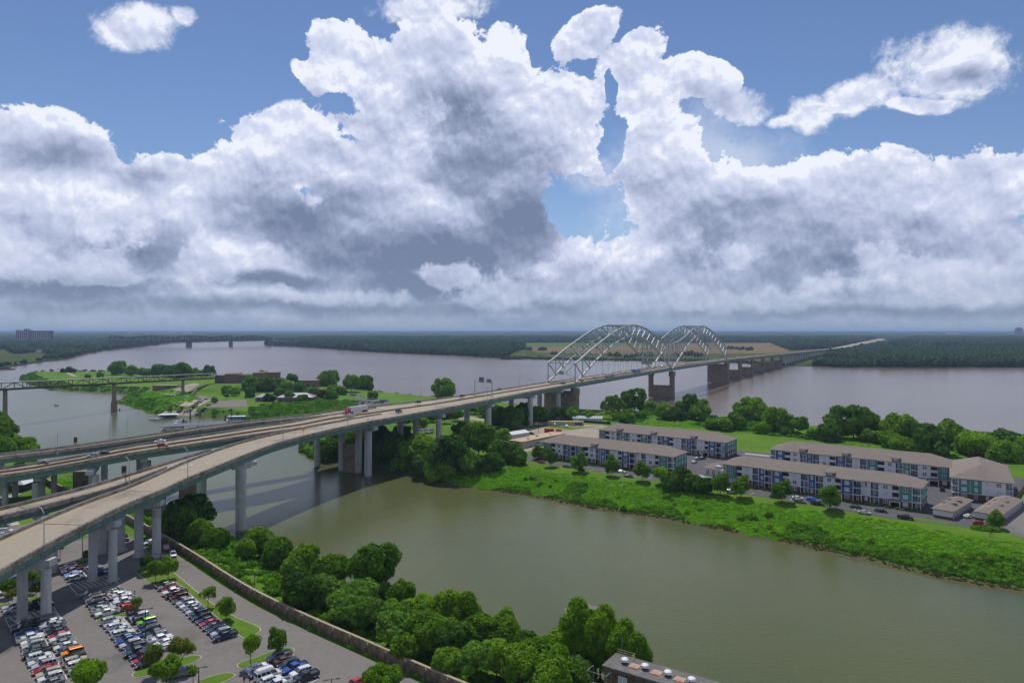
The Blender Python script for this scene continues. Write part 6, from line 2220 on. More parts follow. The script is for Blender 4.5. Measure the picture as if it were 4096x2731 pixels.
# ------------------------------------------------------------------ people
def person(x, y, z, ang, shirt, trousers, label, walk=0.25):
    root = empty('person', (x, y, z), ang)
    tag(root, label, 'person', 'people walking in the car park')
    J = {'pelvis': (0, 0, .95), 'chest': (0.02, 0, 1.32), 'neck': (0.03, 0, 1.50), 'head': (0.05, 0, 1.62), 'top': (0.05, 0, 1.74),
         'hl': (0, .10, .90), 'kl': (walk * .55, .11, .50), 'fl': (walk * .6, .11, .07), 'tl': (walk * .6 + .14, .11, .04), 'hr': (0, -.10, .90), 'kr': (-walk * .15, -.11, .50), 'fr': (-walk, -.11, .10), 'tr': (-walk + .13, -.11, .04),
         'sl': (0.02, .20, 1.42), 'el': (-.10, .25, 1.15), 'wl': (0.0, .27, .90), 'gl': (0.03, .27, .82), 'sr': (0.02, -.20, 1.42), 'er': (.06, -.25, 1.15), 'wr': (.22, -.26, .96), 'gr': (.27, -.26, .90)}
    R = {'pelvis': .145, 'chest': .155, 'neck': .06, 'head': .10, 'top': .07, 'hl': .10, 'kl': .065, 'fl': .042, 'tl': .04, 'hr': .10, 'kr': .065, 'fr': .042, 'tr': .04, 'sl': .075, 'el': .048, 'wl': .034, 'gl': .04, 'sr': .075, 'er': .048, 'wr': .034, 'gr': .04}
    E = [('pelvis', 'chest'), ('chest', 'neck'), ('neck', 'head'), ('head', 'top'), ('pelvis', 'hl'), ('hl', 'kl'), ('kl', 'fl'), ('fl', 'tl'), ('pelvis', 'hr'), ('hr', 'kr'), ('kr', 'fr'), ('fr', 'tr'), ('chest', 'sl'), ('sl', 'el'), ('el', 'wl'), ('wl', 'gl'), ('chest', 'sr'), ('sr', 'er'), ('er', 'wr'), ('wr', 'gr')]
    names = list(J)
    me = bpy.data.meshes.new('body')
    me.from_pydata([J[n] for n in names], [(names.index(a), names.index(b)) for a, b in E], [])
    o = obj('body', me, root)
    o.modifiers.new('skin', 'SKIN')
    bm = bmesh.new(); bm.from_mesh(me)
    lay = bm.verts.layers.skin.verify()
    for v, n in zip(bm.verts, names):
        v[lay].radius = (R[n], R[n]); v[lay].use_root = (n == 'pelvis')
    bm.to_mesh(me); bm.free()
    sub = o.modifiers.new('sub', 'SUBSURF'); sub.levels = 1; sub.render_levels = 1
    m = bpy.data.materials.new('clothes'); m.use_nodes = True
    N = NT(m.node_tree)
    z_ = N.sep(N.tc('Object'))[2]
    c = N.mix(N.mapr(z_, .93, .95), (*trousers, 1), (*shirt, 1))
    c = N.mix(N.mapr(z_, 1.49, 1.51), c, (.30, .17, .11, 1))
    c = N.mix(N.mapr(z_, 1.68, 1.70), c, (.02, .015, .01, 1))
    c = N.mix(N.mapr(z_, .10, .08), c, (.02, .02, .02, 1))
    N.put(N.n['Principled BSDF'].inputs['Base Color'], c)
    me.materials.append(m)
    return root


x, y = S(538, 2382, 7); person(x, y, 7.04, math.radians(220), (.10, .14, .30), (.05, .06, .10), 'person in a blue shirt walking beside the middle car row')
x, y = S(977, 2733, 7); person(x, y, 7.04, math.radians(-60), (.02, .02, .025), (.02, .02, .03), 'person in black clothes beside the white van')
x, y = S(998, 2728, 7); person(x, y, 7.04, math.radians(-100), (.10, .10, .14), (.03, .03, .04), 'person in grey shirt right beside the one in black')
# traffic sign on the wall road
x, y = S(1246, 2503, 7)
sgn = empty('road_sign', (x - .3, y - .4, 7.03), -.6); tag(sgn, 'small grey sign standing against the flood wall', 'sign')
MB().tube((0, 0, 0), (0, 0, 2.4), .05, None, 6).build('post', M_GALV, sgn)
MB().box(-.38, .38, -.06, -.02, 1.3, 2.5).build('sign_plate', M_SIGNGREY, sgn)

# ------------------------------------------------------------------ pump house at the bottom edge
M_ROOFBIT = pmat('bitumen_roof', (.135, .125, .12), .9, .2, 1.2, col2=(.20, .19, .18), f2=.2, s2=.3)
M_OLDWALL = pmat('weathered_concrete_wall', (.16, .12, .085), .95, .35, .8, col2=(.06, .05, .04), f2=.4, s2=.4)
M_RUSTPLATE = pmat('rusty_plate', (.36, .30, .24), .8, .2, 1.0, col2=(.42, .17, .06), f2=.45, s2=.5)
ax = Vector((33.8 - 20.4, 142.9 - 152.0, 0)).normalized()
ang = math.atan2(ax.y, ax.x)
ph = empty('pump_house', (19.4, 147.0, 4.2), ang)
tag(ph, 'small flat roofed concrete pump house with round roof vents', 'building')
MB().box(0, 26, 0, 6.2, -3, 7.75).build('wall', M_OLDWALL, ph)
MB().box(-.35, 26.3, -.35, 6.5, 7.753, 8.05).build('roof', M_ROOFBIT, ph)
for k, xx in enumerate((3.3, 7.9, 12.9, 17.9, 22.9)):
    v = MB().tube((0, 0, 0), (0, 0, .55), .55, .55, 16).build('roof_vent', M_DARKMETAL, ph, loc=(xx, 3.1, 8.05))
    MB().tube((0, 0, .50), (0, 0, .95), .80, .80, 18).tube((0, 0, .951), (0, 0, 1.10), .80, .55, 18).build('vent_cap', pmat('vent_white', (.72, .72, .76), .35, .06, 3, metal=.3), v)
for k, xx in enumerate((5.6, 10.5, 15.5, 20.4)):
    MB().box(-1.1, 1.1, -1.0, 1.0, 0, .12).build('roof_hatch', M_RUSTPLATE, ph, loc=(xx, 3.0, 8.052))
for xx in (4.3, 13.0, 20.0):
    w = MB().box(-1.0, 1.0, -.07, .07, 0, 2.3).build('window', M_WHITE, ph, loc=(xx, -.06, 4.4))
    for q in (-.5, .5): MB().box(q - .42, q + .42, -.075, -.072, .1, 2.2).build('pane', pmat('dusty_glass', (.45, .47, .50), .3, .15, 1.5), w)
mb = MB()
for zz in (9.1, 8.6):
    mb.bar((.2, 6.2, zz), (4.2, 6.2, zz), .05).bar((4.2, 6.2, zz), (4.2, 4.8, zz), .05)
for xx in (.2, 2.2, 4.2): mb.bar((xx, 6.2, 8.0), (xx, 6.2, 9.15), .05)
mb.bar((4.2, 4.8, 8.0), (4.2, 4.8, 9.15), .05)
mb.build('railing', pmat('yellow_rail', (.50, .42, .20), .6, .1), ph)
MB().tube((1.6, 5.4, 8.0), (1.6, 5.4, 12.5), .05, .03, 6).build('mast', M_GALV, ph)
mb = MB()
for xx, yy in ((-2.6, -2.6), (-2.6, .2), (1.8, -2.6), (1.8, -.35)): mb.bar((xx, yy, 2.0), (xx, yy, 7.2), .07)
for zz in (4.2, 7.2): mb.bar((-2.6, -2.6, zz), (1.8, -2.6, zz), .06).bar((-2.6, -2.6, zz), (-2.6, .2, zz), .06).bar((1.8, -2.6, zz), (1.8, -.35, zz), .06)
mb.build('cage', M_GALV, ph)
MB().box(-3.2, 2.2, -3.2, -.36, 3.6, 3.9).build('landing', M_CONC, ph)
mb = MB()
for k in range(7): mb.box(-3.2 - .32 * (k + 1), -3.2 - .32 * k, -3.0, -1.8, 3.7 - .2 * (k + 1), 3.78 - .2 * (k + 1))
mb.build('stair', M_GALV, ph)
mb = MB()
for yy in (-3.05, -1.75):
    mb.bar((-3.2, yy, 4.9), (-5.6, yy, 3.4), .06).bar((-3.2, yy, 4.4), (-5.6, yy, 2.9), .05)
    for k in range(5): mb.bar((-3.2 - .55 * k, yy, 3.7 - .34 * k), (-3.2 - .55 * k, yy, 4.9 - .34 * k), .05)
mb.build('stair_rail', pmat('yellow_rail', (.5, .42, .2)), ph)
# round mooring cell in the water behind the willows
x, y = S(2335, 2444, 3.2)
mc = empty('mooring_cell', (x, y, 0)); tag(mc, 'round weathered concrete mooring cell in the water behind the willow', 'mooring')
MB().tube((0, 0, -3), (0, 0, 2.9), 5.3, 5.3, 28).build('wall', M_OLDWALL, mc)
MB().tube((0, 0, 2.9), (0, 0, 3.2), 5.45, 5.35, 28).build('cap', pmat('mossy_slab', (.16, .14, .13), .95, .3, .8, col2=(.42, .38, .30), f2=.35, s2=.5), mc)
# round roofed pavilion at the left edge
x, y = S(40, 1935, 9)
pv = empty('pavilion', (x, y, 7.0)); tag(pv, 'low brick pavilion with pale metal roof under the highway', 'building')
MB().box(-11, 11, -7, 7, 0, 3.4).build('wall', pmat('dark_brick', (.12, .07, .05), .9, .25, 1.0), pv)
mb = MB()
mb.add([(-12, -8, 3.4), (12, -8, 3.4), (12, 8, 3.4), (-12, 8, 3.4), (-5, -2, 6.2), (5, -2, 6.2), (5, 2, 6.2), (-5, 2, 6.2)], [(0, 3, 2, 1), (4, 5, 6, 7), (0, 1, 5, 4), (1, 2, 6, 5), (2, 3, 7, 6), (3, 0, 4, 7)])
mb.build('roof', pmat('pale_metal_roof', (.42, .45, .46), .4, .08, .5, metal=.3), pv)
# ------------------------------------------------------------------ ground of the apartment estate
def draped(name, c, mat, label, n=10, m=6, lift=0.12, kind='structure', zf=island_z):
    """four-cornered sheet laid over the terrain; c: corners (px, py, z guess) in order"""
    q = [np.array(S(*p)) for p in c]
    V = []
    for j in range(m + 1):
        for i in range(n + 1):
            u, v = i / n, j / m
            V.append((q[0] * (1 - u) + q[1] * u) * (1 - v) + (q[3] * (1 - u) + q[2] * u) * v)
    V = np.array(V)
    Z = zf(V) + lift
    F = [[j * (n + 1) + i, (j + 1) * (n + 1) + i, (j + 1) * (n + 1) + i + 1, j * (n + 1) + i + 1] for j in range(m) for i in range(n)]
    a = V[F[0]]
    ar = np.cross(a[1] - a[0], a[2] - a[0])
    if ar < 0: F = [f[::-1] for f in F]
    o = obj(name, new_mesh(name, [(*v, z) for v, z in zip(V, Z)], F, mat))
    if kind: tag(o, label, kind=kind)
    return o


def flat_poly(name, pts, z, mat, label, curb=False):
    ar = sum(pts[i - 1][0] * pts[i][1] - pts[i][0] * pts[i - 1][1] for i in range(len(pts)))
    if ar < 0: pts = pts[::-1]
    o = MB().quad(*[(p[0], p[1], z) for p in pts]).build(name, mat)
    tag(o, label, kind='structure')
    return o


Z7 = 7.19
est = [S(*p, 7) for p in [(2062, 1832), (2100, 1843), (2355, 1882), (2644, 1926), (3099, 1994), (3559, 2073), (3899, 2115), (3972, 2119)]] + [(184, 268), (212, 297), (262, 352), (232, 372), (200, 396), (150, 430), (66, 492), (44, 470), (22, 446), (16, 424)]
flat_poly('estate_road', est, Z7, M_ASPHALT_DARK, 'dark asphalt road and parking around the apartment blocks')
for k in range(24):   # painted bay lines along the lawn side
    pass
flat_poly('yard', [S(1900 + a * .2551, 1600 + b * .2551, 7) for a, b in [(300, 560), (640, 455), (1100, 425), (1500, 470), (2080, 400), (1980, 600), (1300, 640), (1040, 690), (960, 770), (740, 840), (640, 760), (330, 720)]], 7.18, M_DECK, 'pale concrete yard of the workshop')
flat_poly('road', [S(1900 + a * .2551, 1600 + b * .2551, 7) for a, b in [(-250, 270), (-60, 262), (300, 312), (620, 338), (1200, 362), (2000, 395), (2060, 420), (1500, 425), (1200, 398), (830, 395), (560, 500), (520, 480), (620, 400), (300, 350), (-60, 312), (-260, 300)]], 7.21, M_DECK, 'pale road running under the bridge to the workshop')
flat_poly('neighbour_lot', [S(3998, 2108, 7), S(4040, 2135, 7), S(4300, 2210, 7), S(4300, 1900, 7), S(4130, 1925, 7), S(4112, 1960, 7), S(4060, 2030, 7)], 7.19, M_ASPHALT, 'grey car park beyond the wooden fence')
flat_poly('path', [S(2980, 1812, 7), S(3078, 1822, 7), S(3078, 1827, 7), S(2980, 1817, 7)], 7.22, M_KERB, 'pale path at the lawn behind the back apartment block')

M_SHINGLE = pmat('brown_shingles', (.215, .178, .150), .95, .14, 1.6, col2=(.185, .155, .135), f2=.3, s2=.3, bump=.4, bscale=5)
M_SIDW = pmat('white_siding', (.60, .585, .60), .8, .05, 1.5)
M_SIDT = pmat('teal_siding', (.085, .225, .190), .8, .07, 1.5)
M_SIDB = pmat('blue_siding', (.055, .105, .215), .8, .07, 1.5)
M_BRICK = pmat('red_brick', (.155, .062, .042), .9, .25, 2.5, col2=(.11, .05, .04), f2=.3, s2=.5)
M_TRIMW = pmat('white_trim', (.68, .68, .70), .7, .05, 2)
M_DARKIN = pmat('dark_recess', (.055, .055, .06), .9, .2, 1)  # stairwell shade is put into this colour; dark doors and windows share it
M_PANE = pmat('window_pane', (.10, .13, .17), .12, .3, .7, spec=.8)
M_BLIND = pmat('window_blind', (.42, .47, .54), .35, .12, .7)
M_LOUV = pmat('white_louvre', (.55, .57, .60), .7, .1, 4)

WIN = {}


def window(parent, x, y, z, w, h, rz=0.0, blind=None):
    k = (w, h)
    if k not in WIN:
        f = MB()
        f.box(-w / 2 - .12, w / 2 + .12, -.09, 0, -.12, 0).box(-w / 2 - .12, w / 2 + .12, -.09, 0, h, h + .14)
        f.box(-w / 2 - .12, -w / 2, -.09, 0, 0, h).box(w / 2, w / 2 + .12, -.09, 0, 0, h)
        if w > 1.2: f.box(-.06, .06, -.085, 0, 0, h)
        f.box(-w / 2, w / 2, -.07, 0, h / 2 - .035, h / 2 + .035)
        WIN[k] = (f.mesh('window', M_TRIMW), MB().box(-w / 2, w / 2, -.03, -.005, 0, h).mesh('pane', M_PANE), MB().box(-w / 2, w / 2, -.03, -.005, 0, h).mesh('pane', M_BLIND))
    o = obj('window', WIN[k][0], parent, loc=(x, y, z), rz=rz)
    if blind is None: blind = random.random() < .55
    obj('pane', WIN[k][2 if blind else 1], o)
    return o


FH = 3.05
EAVE = 9.25


def hip(mb, x0, x1, y0, y1, z, slope=.42):
    w, d = x1 - x0, y1 - y0
    h = min(w, d) / 2
    zr = z + h * slope
    if w >= d: r0, r1 = (x0 + h, (y0 + y1) / 2), (x1 - h, (y0 + y1) / 2)
    else: r0, r1 = ((x0 + x1) / 2, y0 + h), ((x0 + x1) / 2, y1 - h)
    vs = [(x0, y0, z), (x1, y0, z), (x1, y1, z), (x0, y1, z), (*r0, zr), (*r1, zr)]
    vs += [(x0, y0, z - .22), (x1, y0, z - .22), (x1, y1, z - .22), (x0, y1, z - .22)]
    if w >= d: fs = [(0, 1, 5, 4), (1, 2, 5), (2, 3, 4, 5), (3, 0, 4)]
    else: fs = [(0, 1, 4), (1, 2, 5, 4), (2, 3, 5), (3, 0, 4, 5)]
    fs += [(6, 9, 8, 7), (0, 6, 7, 1), (1, 7, 8, 2), (2, 8, 9, 3), (3, 9, 6, 0)]
    mb.add(vs, fs)
    return zr


def apartment(x, y, rz, L, D, bays, label, ends=('t', 't'), dorm=(), mirror=False):
    root = empty('apartment_building', (x, y, 7.15), rz)
    tag(root, label, 'building', 'three storey apartment blocks on the island')
    tot = sum(b[1] for b in bays)
    k = L / tot
    sid = {'w': M_SIDW, 't': M_SIDT, 'b': M_SIDB}
    core = MB().box(0.02, L - .02, 2.0, D, 0, EAVE).build('wall', M_SIDW, root)
    cx = 0.0
    proj = []
    for b in bays:
        ty, w, c = b[0], b[1] * k, b[2]
        pj = 1.3 if len(b) > 3 else 0.0
        x0, x1 = cx, cx + w
        cx = x1
        xm = (x0 + x1) / 2
        if pj: proj.append((x0, x1))
        y0 = -pj
        if ty in 'WN':
            MB().box(x0 + .01, x1 - .01, y0, 2.0, 0, FH).build('wall', M_BRICK, root)
            MB().box(x0 + .004, x1 - .004, y0 - .02, 1.99, FH + .003, EAVE).build('wall', sid[c], root)
            MB().box(x0 - .02, x1 + .02, y0 - .06, y0, FH - .12, FH + .08).box(x0 - .05, x0 + .07, y0 - .05, y0 + .02, FH + .1, EAVE - .05).build('trim', M_TRIMW, root)
            ww = 1.7 if ty == 'W' else .85
            for f in range(3):
                window(root, xm, y0 - (.022 if f else .002), f * FH + (1.0 if f else .95), ww if b[1] > 3.4 or ty == 'N' else 1.3, 1.55)
        elif ty == 'L':
            MB().box(x0 + .05, x1 - .05, 1.85, 1.99, FH, EAVE).build('wall', sid['b' if c == 'w' else c], root)
            MB().box(x0 + .05, x1 - .05, 1.80, 1.98, 0, FH - .02).build('wall', M_BRICK, root)
            fr = MB()
            for f in (1, 2):
                fr.box(x0, x1, y0, 1.84, f * FH - .22, f * FH + .04)
            fr.box(x0, x1, y0 - .03, y0 + .25, EAVE - .35, EAVE - .02)
            for xx in (x0, x1 - .22): fr.box(xx, xx + .22, y0 - .04, y0 + .2, 0, EAVE - .36)
            bl_ = fr.build('balcony', M_TRIMW, root)
            rl = MB()
            for f in (1, 2):
                rl.box(x0 + .2, x1 - .2, y0 + .04, y0 + .09, f * FH + 1.0, f * FH + 1.06)
                for q in np.arange(x0 + .35, x1 - .2, .24): rl.box(q, q + .03, y0 + .05, y0 + .08, f * FH + .04, f * FH + 1.0)
            rl.build('railing', M_DARKMETAL, bl_)
            for f in range(3):
                window(bl_, x0 + w * .36, 1.845 if f else 1.79, f * FH + .12, .85, 2.05, blind=random.random() < .4)
                window(bl_, x0 + w * .74, 1.845 if f else 1.79, f * FH + .95, .7, 1.2, blind=False)
        elif ty == 'S':
            MB().box(x0 + .02, x1 - .02, 1.6, 1.98, 0, EAVE).build('stairwell', M_DARKIN, root)  # dark panel stands in for the shade inside the stair opening
            fr = MB()
            for f in (1, 2): fr.box(x0, x1, .02, 1.58, f * FH - .2, f * FH + .05).box(x0 + .04, x1 - .04, .02, .12, f * FH + .053, f * FH + 1.05)
            fr.box(x0, x1, .0, .3, EAVE - .5, EAVE - .02)
            fr.build('landing', sid['w'], root)
            pc = MB(); hip(pc, x0 - 1.0, x1 + 1.0, -3.0, .3, 3.0, .35)
            p_ = pc.build('porch_roof', M_SHINGLE, root)
            pm = MB()
            for xx in (x0 - .6, x1 + .3): pm.box(xx, xx + .32, -2.7, -2.4, 0, 2.78)
            pm.box(x0 - .7, x1 + .7, -2.75, -2.35, 2.45, 2.779)
            pm.build('porch_post', M_TRIMW, p_)
    # end walls
    for e, xx in ((0, 0.0), (1, L)):
        sg = 1 if e else -1
        a, b_ = (xx, xx + .02) if e else (xx - .02, xx)
        MB().box(a, b_ + .02 * e, 2.0, D - .01, 0, FH).build('wall', M_BRICK, root)
        MB().box(a, b_ + .04 * e, 2.0, D - .02, FH + .003, EAVE).build('wall', sid[ends[e]], root)
        for f in range(3):
            for yy in (3.6, 7.2, 10.8, 14.4):
                if yy < D - 1: window(root, xx + sg * .065, yy, f * FH + 1.0, 1.3 if yy in (3.6, 10.8) else .85, 1.45, rz=(PI / 2) * sg)
    # roof
    mb = MB()
    zr = hip(mb, -.7, L + .7, -.7, D + .7, EAVE + .22)
    for (x0, x1) in proj:
        if x0 < 1: x0 = -.0
        hw = (x1 - x0) / 2 + .75; xm = (x0 + x1) / 2
        z = EAVE + .223; rz_ = z + hw * .42
        vs = [(xm - hw, -2.1, z), (xm + hw, -2.1, z), (xm + hw, .1, z), (xm - hw, .1, z), (xm, -2.1 + hw, rz_), (xm, -.7 + hw, rz_), (xm - hw, -2.1, z - .22), (xm + hw, -2.1, z - .22), (xm + hw, .1, z - .22), (xm - hw, .1, z - .22)]
        mb.add(vs, [(0, 1, 4), (1, 2, 5, 4), (3, 0, 4, 5), (0, 6, 7, 1), (1, 7, 8, 2), (3, 9, 6, 0), (6, 9, 8, 7)])
    ro = mb.build('roof', M_SHINGLE, root)
    for (x0, x1) in proj:   # frieze band with brackets under the raised eaves
        fz = MB()
        for q in np.linspace(x0 + .3, x1 - .3, max(3, int((x1 - x0) / 1.6))): fz.box(q - .08, q + .08, -2.0, -1.32, EAVE - .75, EAVE - .0)
        fz.build('eave_bracket', M_TRIMW, ro)
    for xd in dorm:
        xd = xd * L
        d_ = MB().box(xd - 1.5, xd + 1.5, .6, 4.0, EAVE + .3, EAVE + 1.75).build('dormer', M_SIDB if c else M_SIDW, ro)
        MB().box(xd - 1.2, xd + 1.2, .53, .60, EAVE + .85, EAVE + 1.6).build('louvre', M_LOUV, d_)
        mb = MB(); hip(mb, xd - 2.1, xd + 2.1, .0, 6.4, EAVE + 1.95, .40); mb.build('dormer_roof', M_SHINGLE, d_)
    for q in (.3, .32, .62, .83):
        MB().tube((L * q, D * .45, zr - 1.2), (L * q, D * .45, zr + .15), .14, None, 8).build('roof_vent', M_TRIMW, ro)
    return root


def seq(s):
    """'W5w' window bay 5 m white; '!' marks a bay that steps forward"""
    out = []
    for t in s.split():
        b = [t[0], float(t[1:-1].rstrip('!')) if not t.endswith('!') else float(t[1:-2]), t[-1] if not t.endswith('!') else t[-2]]
        if t.endswith('!'): b.append(1)
        out.append(tuple(b))
    return out


BA = seq('L2.6t! W4.4t! S2.6w W4.8w L3.2w N3b L3.4b! W4.4b! S2.8w W4.4w L3.4w N2.8b L3.2w W4.6w S2.8w W4.6b! L3.4b! N2.6w L3.2w W4.8w S2.8w W4.8t! L3.2t!')
BB = seq('W4.6t S2.6w W4.6w L3.2w N3t L3.2w W4.4w S2.6w W4.4t L3.2w N3w L3.2w W4.4b S2.6w W4.6w L3.4w N3b L3.2w W4.4w S2.6w W4.4b! L3.2b! N2.2t!')
BC = seq('L2.8b W4.4b S2.8w W4.4w L3.2w N3b L3.2w W4.4w S2.8w W4.4b L3.2w N3w L3.2w W4.6t S2.8w W4.4w L3.2w N3t L3.2w W4.8w S2.8w W5.2t!')
BD = seq('L2.6t! W4.6t! S2.6w W4.6w L3.2w N3b L3.4b! W4.4b! S2.8w W4.8w L3.4w N3b L3.4w W4.6w S2.8w W4.6b! L3.4b! N3w L3.4w W4.8w S2.8w W4.6t! L3.2t!')
BE = seq('L3.0t W5t N5t N4.5w W5w L3.2w')
apartment(17.4, 412.0, math.atan2(-.588, .809), 83, 17, BA, 'front left apartment block with teal corners nearest the bridge', dorm=(.42,))
apartment(57.5, 459.5, math.atan2(-.60, .80), 85, 18, BB, 'rear left apartment block, partly behind the front left one', ends=('t', 't'), dorm=(.17, .45, .76))
apartment(142.5, 385.0, math.atan2(-.592, .806), 85, 19, BC, 'rear right apartment block with blue left end', ends=('b', 't'), dorm=(.20, .45, .72))
apartment(103.8, 345.0, math.atan2(-.62, .785), 86, 15.5, BD, 'front right apartment block, long facade above the green slope', dorm=(.58,))
apartment(196.6, 312.0, math.atan2(-.53, .848), 22.5, 46, BE, 'short faced apartment block at the right edge behind the garages', dorm=())


def garage(x, y, rz, W, L, label, doors_side=1):
    root = empty('garage_block', (x, y, 7.15), rz)
    tag(root, label, 'garage', 'garage rows beside the apartments')
    MB().box(0, W, 0, L, 0, .9).build('wall', M_BRICK, root)
    MB().box(.01, W - .01, .01, L - .01, .903, 3.2).build('wall', M_SIDW, root)
    mb = MB(); hip(mb, -.6, W + .6, -.6, L + .6, 3.42, .40); r = mb.build('roof', M_SHINGLE, root)
    n = int(L / 3.1)
    for k in range(n):
        a = .4 + k * (L - .6) / n
        MB().box(W, W + .05, a, a + 2.4, .05, 2.5).build('garage_door', M_DARKIN if False else pmat('grey_door', (.30, .31, .33), .6, .06), root)
    for q in (.35, .6):
        d = MB().box(W * .5 - .2, W * .5 + 2.2, L * q - .9, L * q + .9, 3.9, 4.7).build('dormer', M_DARKIN, r)
        mb = MB(); hip(mb, W * .5 - 2.6, W * .5 + 2.4, L * q - 1.3, L * q + 1.3, 4.9, .4); mb.build('dormer_roof', M_SHINGLE, d)


garage(170.2, 282.0, math.radians(-47) + .0, 7.0, 27, 'left garage row with hipped shingle roof')
garage(184.2, 277.5, math.radians(-47), 8.5, 36, 'right garage row with hipped shingle roof beside the fence')
cl = empty('clubhouse', (99.5, 362.0, 7.15), math.atan2(-.6, .8))
tag(cl, 'low white clubhouse with large windows between the front apartment blocks', 'building')
MB().box(0, 17, 0, 12, 0, 3.6).build('wall', M_SIDW, cl)
mb = MB(); hip(mb, -.7, 17.7, -.7, 12.7, 3.8, .42); rr_ = mb.build('roof', M_SHINGLE, cl)
for q in (2.2, 5.2, 8.2, 11.2, 14.4): window(cl, q, -.002, .7, 1.7, 2.1, blind=q > 10)
MB().box(6, 9, .8, 4, 4.2, 5.4).build('dormer', M_LOUV, rr_)
x, y = S(2825, 1912, 7)
po = empty('swimming_pool', (x, y, 7.15), math.atan2(-.6, .8)); tag(po, 'small blue swimming pool behind the dark evergreens', 'pool')
MB().box(-9, 9, -4.5, 4.5, 0, .12).build('deck', pmat('tan_paving', (.42, .33, .23), .9, .15, 1), po)
MB().box(-6.5, 6.5, -2.3, 2.0, .123, .16).build('pool_water', pmat('pool_water', (.05, .42, .50), .08, .1, 2, spec=.6), po)

# hedge of foundation shrubs along the facades
def row_shrubs(name, a, b, n, sc, label, mesh=None, wid=.5):
    t = rng.random(n)
    P = np.array(a)[None] * (1 - t)[:, None] + np.array(b)[None] * t[:, None] + rng.normal(size=(n, 2)) * wid
    z = np.full(n, 7.15)
    scatter(name, np.column_stack([P, z]), sc * (.7 + .6 * rng.random(n)), mesh or B_DK, label)


B_DK = bush_mesh('bush', LEAF['dark'], 21, 300, .28)
bdir = np.array((.809, -.588)); bn = np.array((.588, .809))
o1 = np.array((17.4, 412.0)) - bn * 4.2; row_shrubs('facade_shrubs', o1, o1 + bdir * 83, 150, .95, 'dark shrubs along the foot of the front left apartment block')
bdir2 = np.array((.785, -.62)); bn2 = np.array((.62, .785))
o2 = np.array((103.8, 345.0)) - bn2 * 4.2; row_shrubs('facade_shrubs', o2, o2 + bdir2 * 88, 170, .95, 'dark shrubs along the foot of the front right apartment block')
o3 = np.array((196.6, 312.0)) - bn * 1.6; row_shrubs('facade_shrubs', o3, o3 + bdir * 22, 40, .8, 'low shrubs at the brick foot of the right edge block')
x, y = S(3915, 2113, 7.5); row_shrubs('hedge', (x - 1, y + 1), (x + 5, y - 3), 40, 1.5, 'clipped hedge by the red car at the estate corner', B_MID)
x, y = S(3700, 2085, 7.2)
flat_poly('lawn_patch', [(x - 5, y + 4), (x + 9, y - 6), (x + 11, y - 3), (x - 3, y + 7)], 7.23, M_LAWN, 'small lawn patch in front of the left garage')

# painted parking lines of the estate
LN = MB().quad((0, -.07, 0), (4.6, -.07, 0), (4.6, .07, 0), (0, .07, 0)).mesh('parking_line', M_WHITE)
er = bpy.data.objects['estate_road']
e0 = np.array(S(2110, 1847, 7)); e1 = np.array(S(3890, 2114, 7))
ed = (e1 - e0) / np.linalg.norm(e1 - e0); en = np.array((-ed[1], ed[0]))
for k in range(60):
    q = e0 + ed * (6 + k * 2.9) + en * 1.0
    if k % 3 == 0: obj('parking_line', LN, er, loc=(*q, Z7 + .006), rz=math.atan2(en[1], en[0]))
for kd, cl_, px, py, a, lb in [
    ('sedan', 'red', 2165, 1846, -36, 'red car at the left end of the apartment road'), ('sedan', 'dark grey', 2268, 1863, -36, 'grey car between the two leftmost road trees'), ('suv', 'black', 2324, 1875, -36, 'black SUV behind the second road tree'),
    ('sedan', 'white', 2486, 1884, -30, 'white car by the entrance porch on the apartment road'), ('sedan', 'black', 2515, 1902, -36, 'black car on the lawn side before the fourth road tree'), ('suv', 'white', 2925, 1965, -36, 'white SUV between two round road trees'),
    ('suv', 'blue', 3100, 1984, -36, 'blue SUV behind the tree left of the white car'), ('sedan', 'white', 3191, 1989, -30, 'white car in the group before the front right block'), ('suv', 'grey', 3200, 2003, -36, 'grey SUV just below the white car'),
    ('suv', 'bright blue', 3249, 1996, -36, 'bright blue SUV next to the white car'), ('pickup', 'black', 3270, 2012, -36, 'black pickup truck left of the big round road tree'), ('sedan', 'dark green', 3424, 2024, -36, 'dark green car right of the big round road tree'),
    ('sedan', 'silver', 3457, 2047, -36, 'silver car on the lawn side of the apartment road'), ('sedan', 'black', 3524, 2040, -36, 'black car by the last entrance porch'), ('pickup', 'black', 3622, 2068, -36, 'black pickup truck near the small lawn patch'),
    ('sedan', 'white', 3876, 2062, 20, 'white car driving between the two garage rows'), ('sedan', 'red', 3920, 2090, -30, 'red car before the right garage row'), ('sedan', 'lime green', 3962, 2088, -30, 'lime green car half hidden by the garage tree'),
    ('suv', 'black', 3962, 2107, -30, 'black SUV beside the clipped hedge'), ('suv', 'navy', 3769, 1956, 60, 'navy SUV parked between the right blocks'),
    ('sedan', 'silver', 2778, 1846, 50, 'silver car between the left blocks, nearest the clubhouse'), ('suv', 'silver', 2790, 1834, 50, 'silver SUV between the left blocks, middle of three'), ('suv', 'dark grey', 2812, 1831, 50, 'grey SUV between the left blocks, farthest right')]:
    car_px(kd, cl_, px, py, Z7 + .01, math.radians(a), lb, 'cars on the apartment estate')
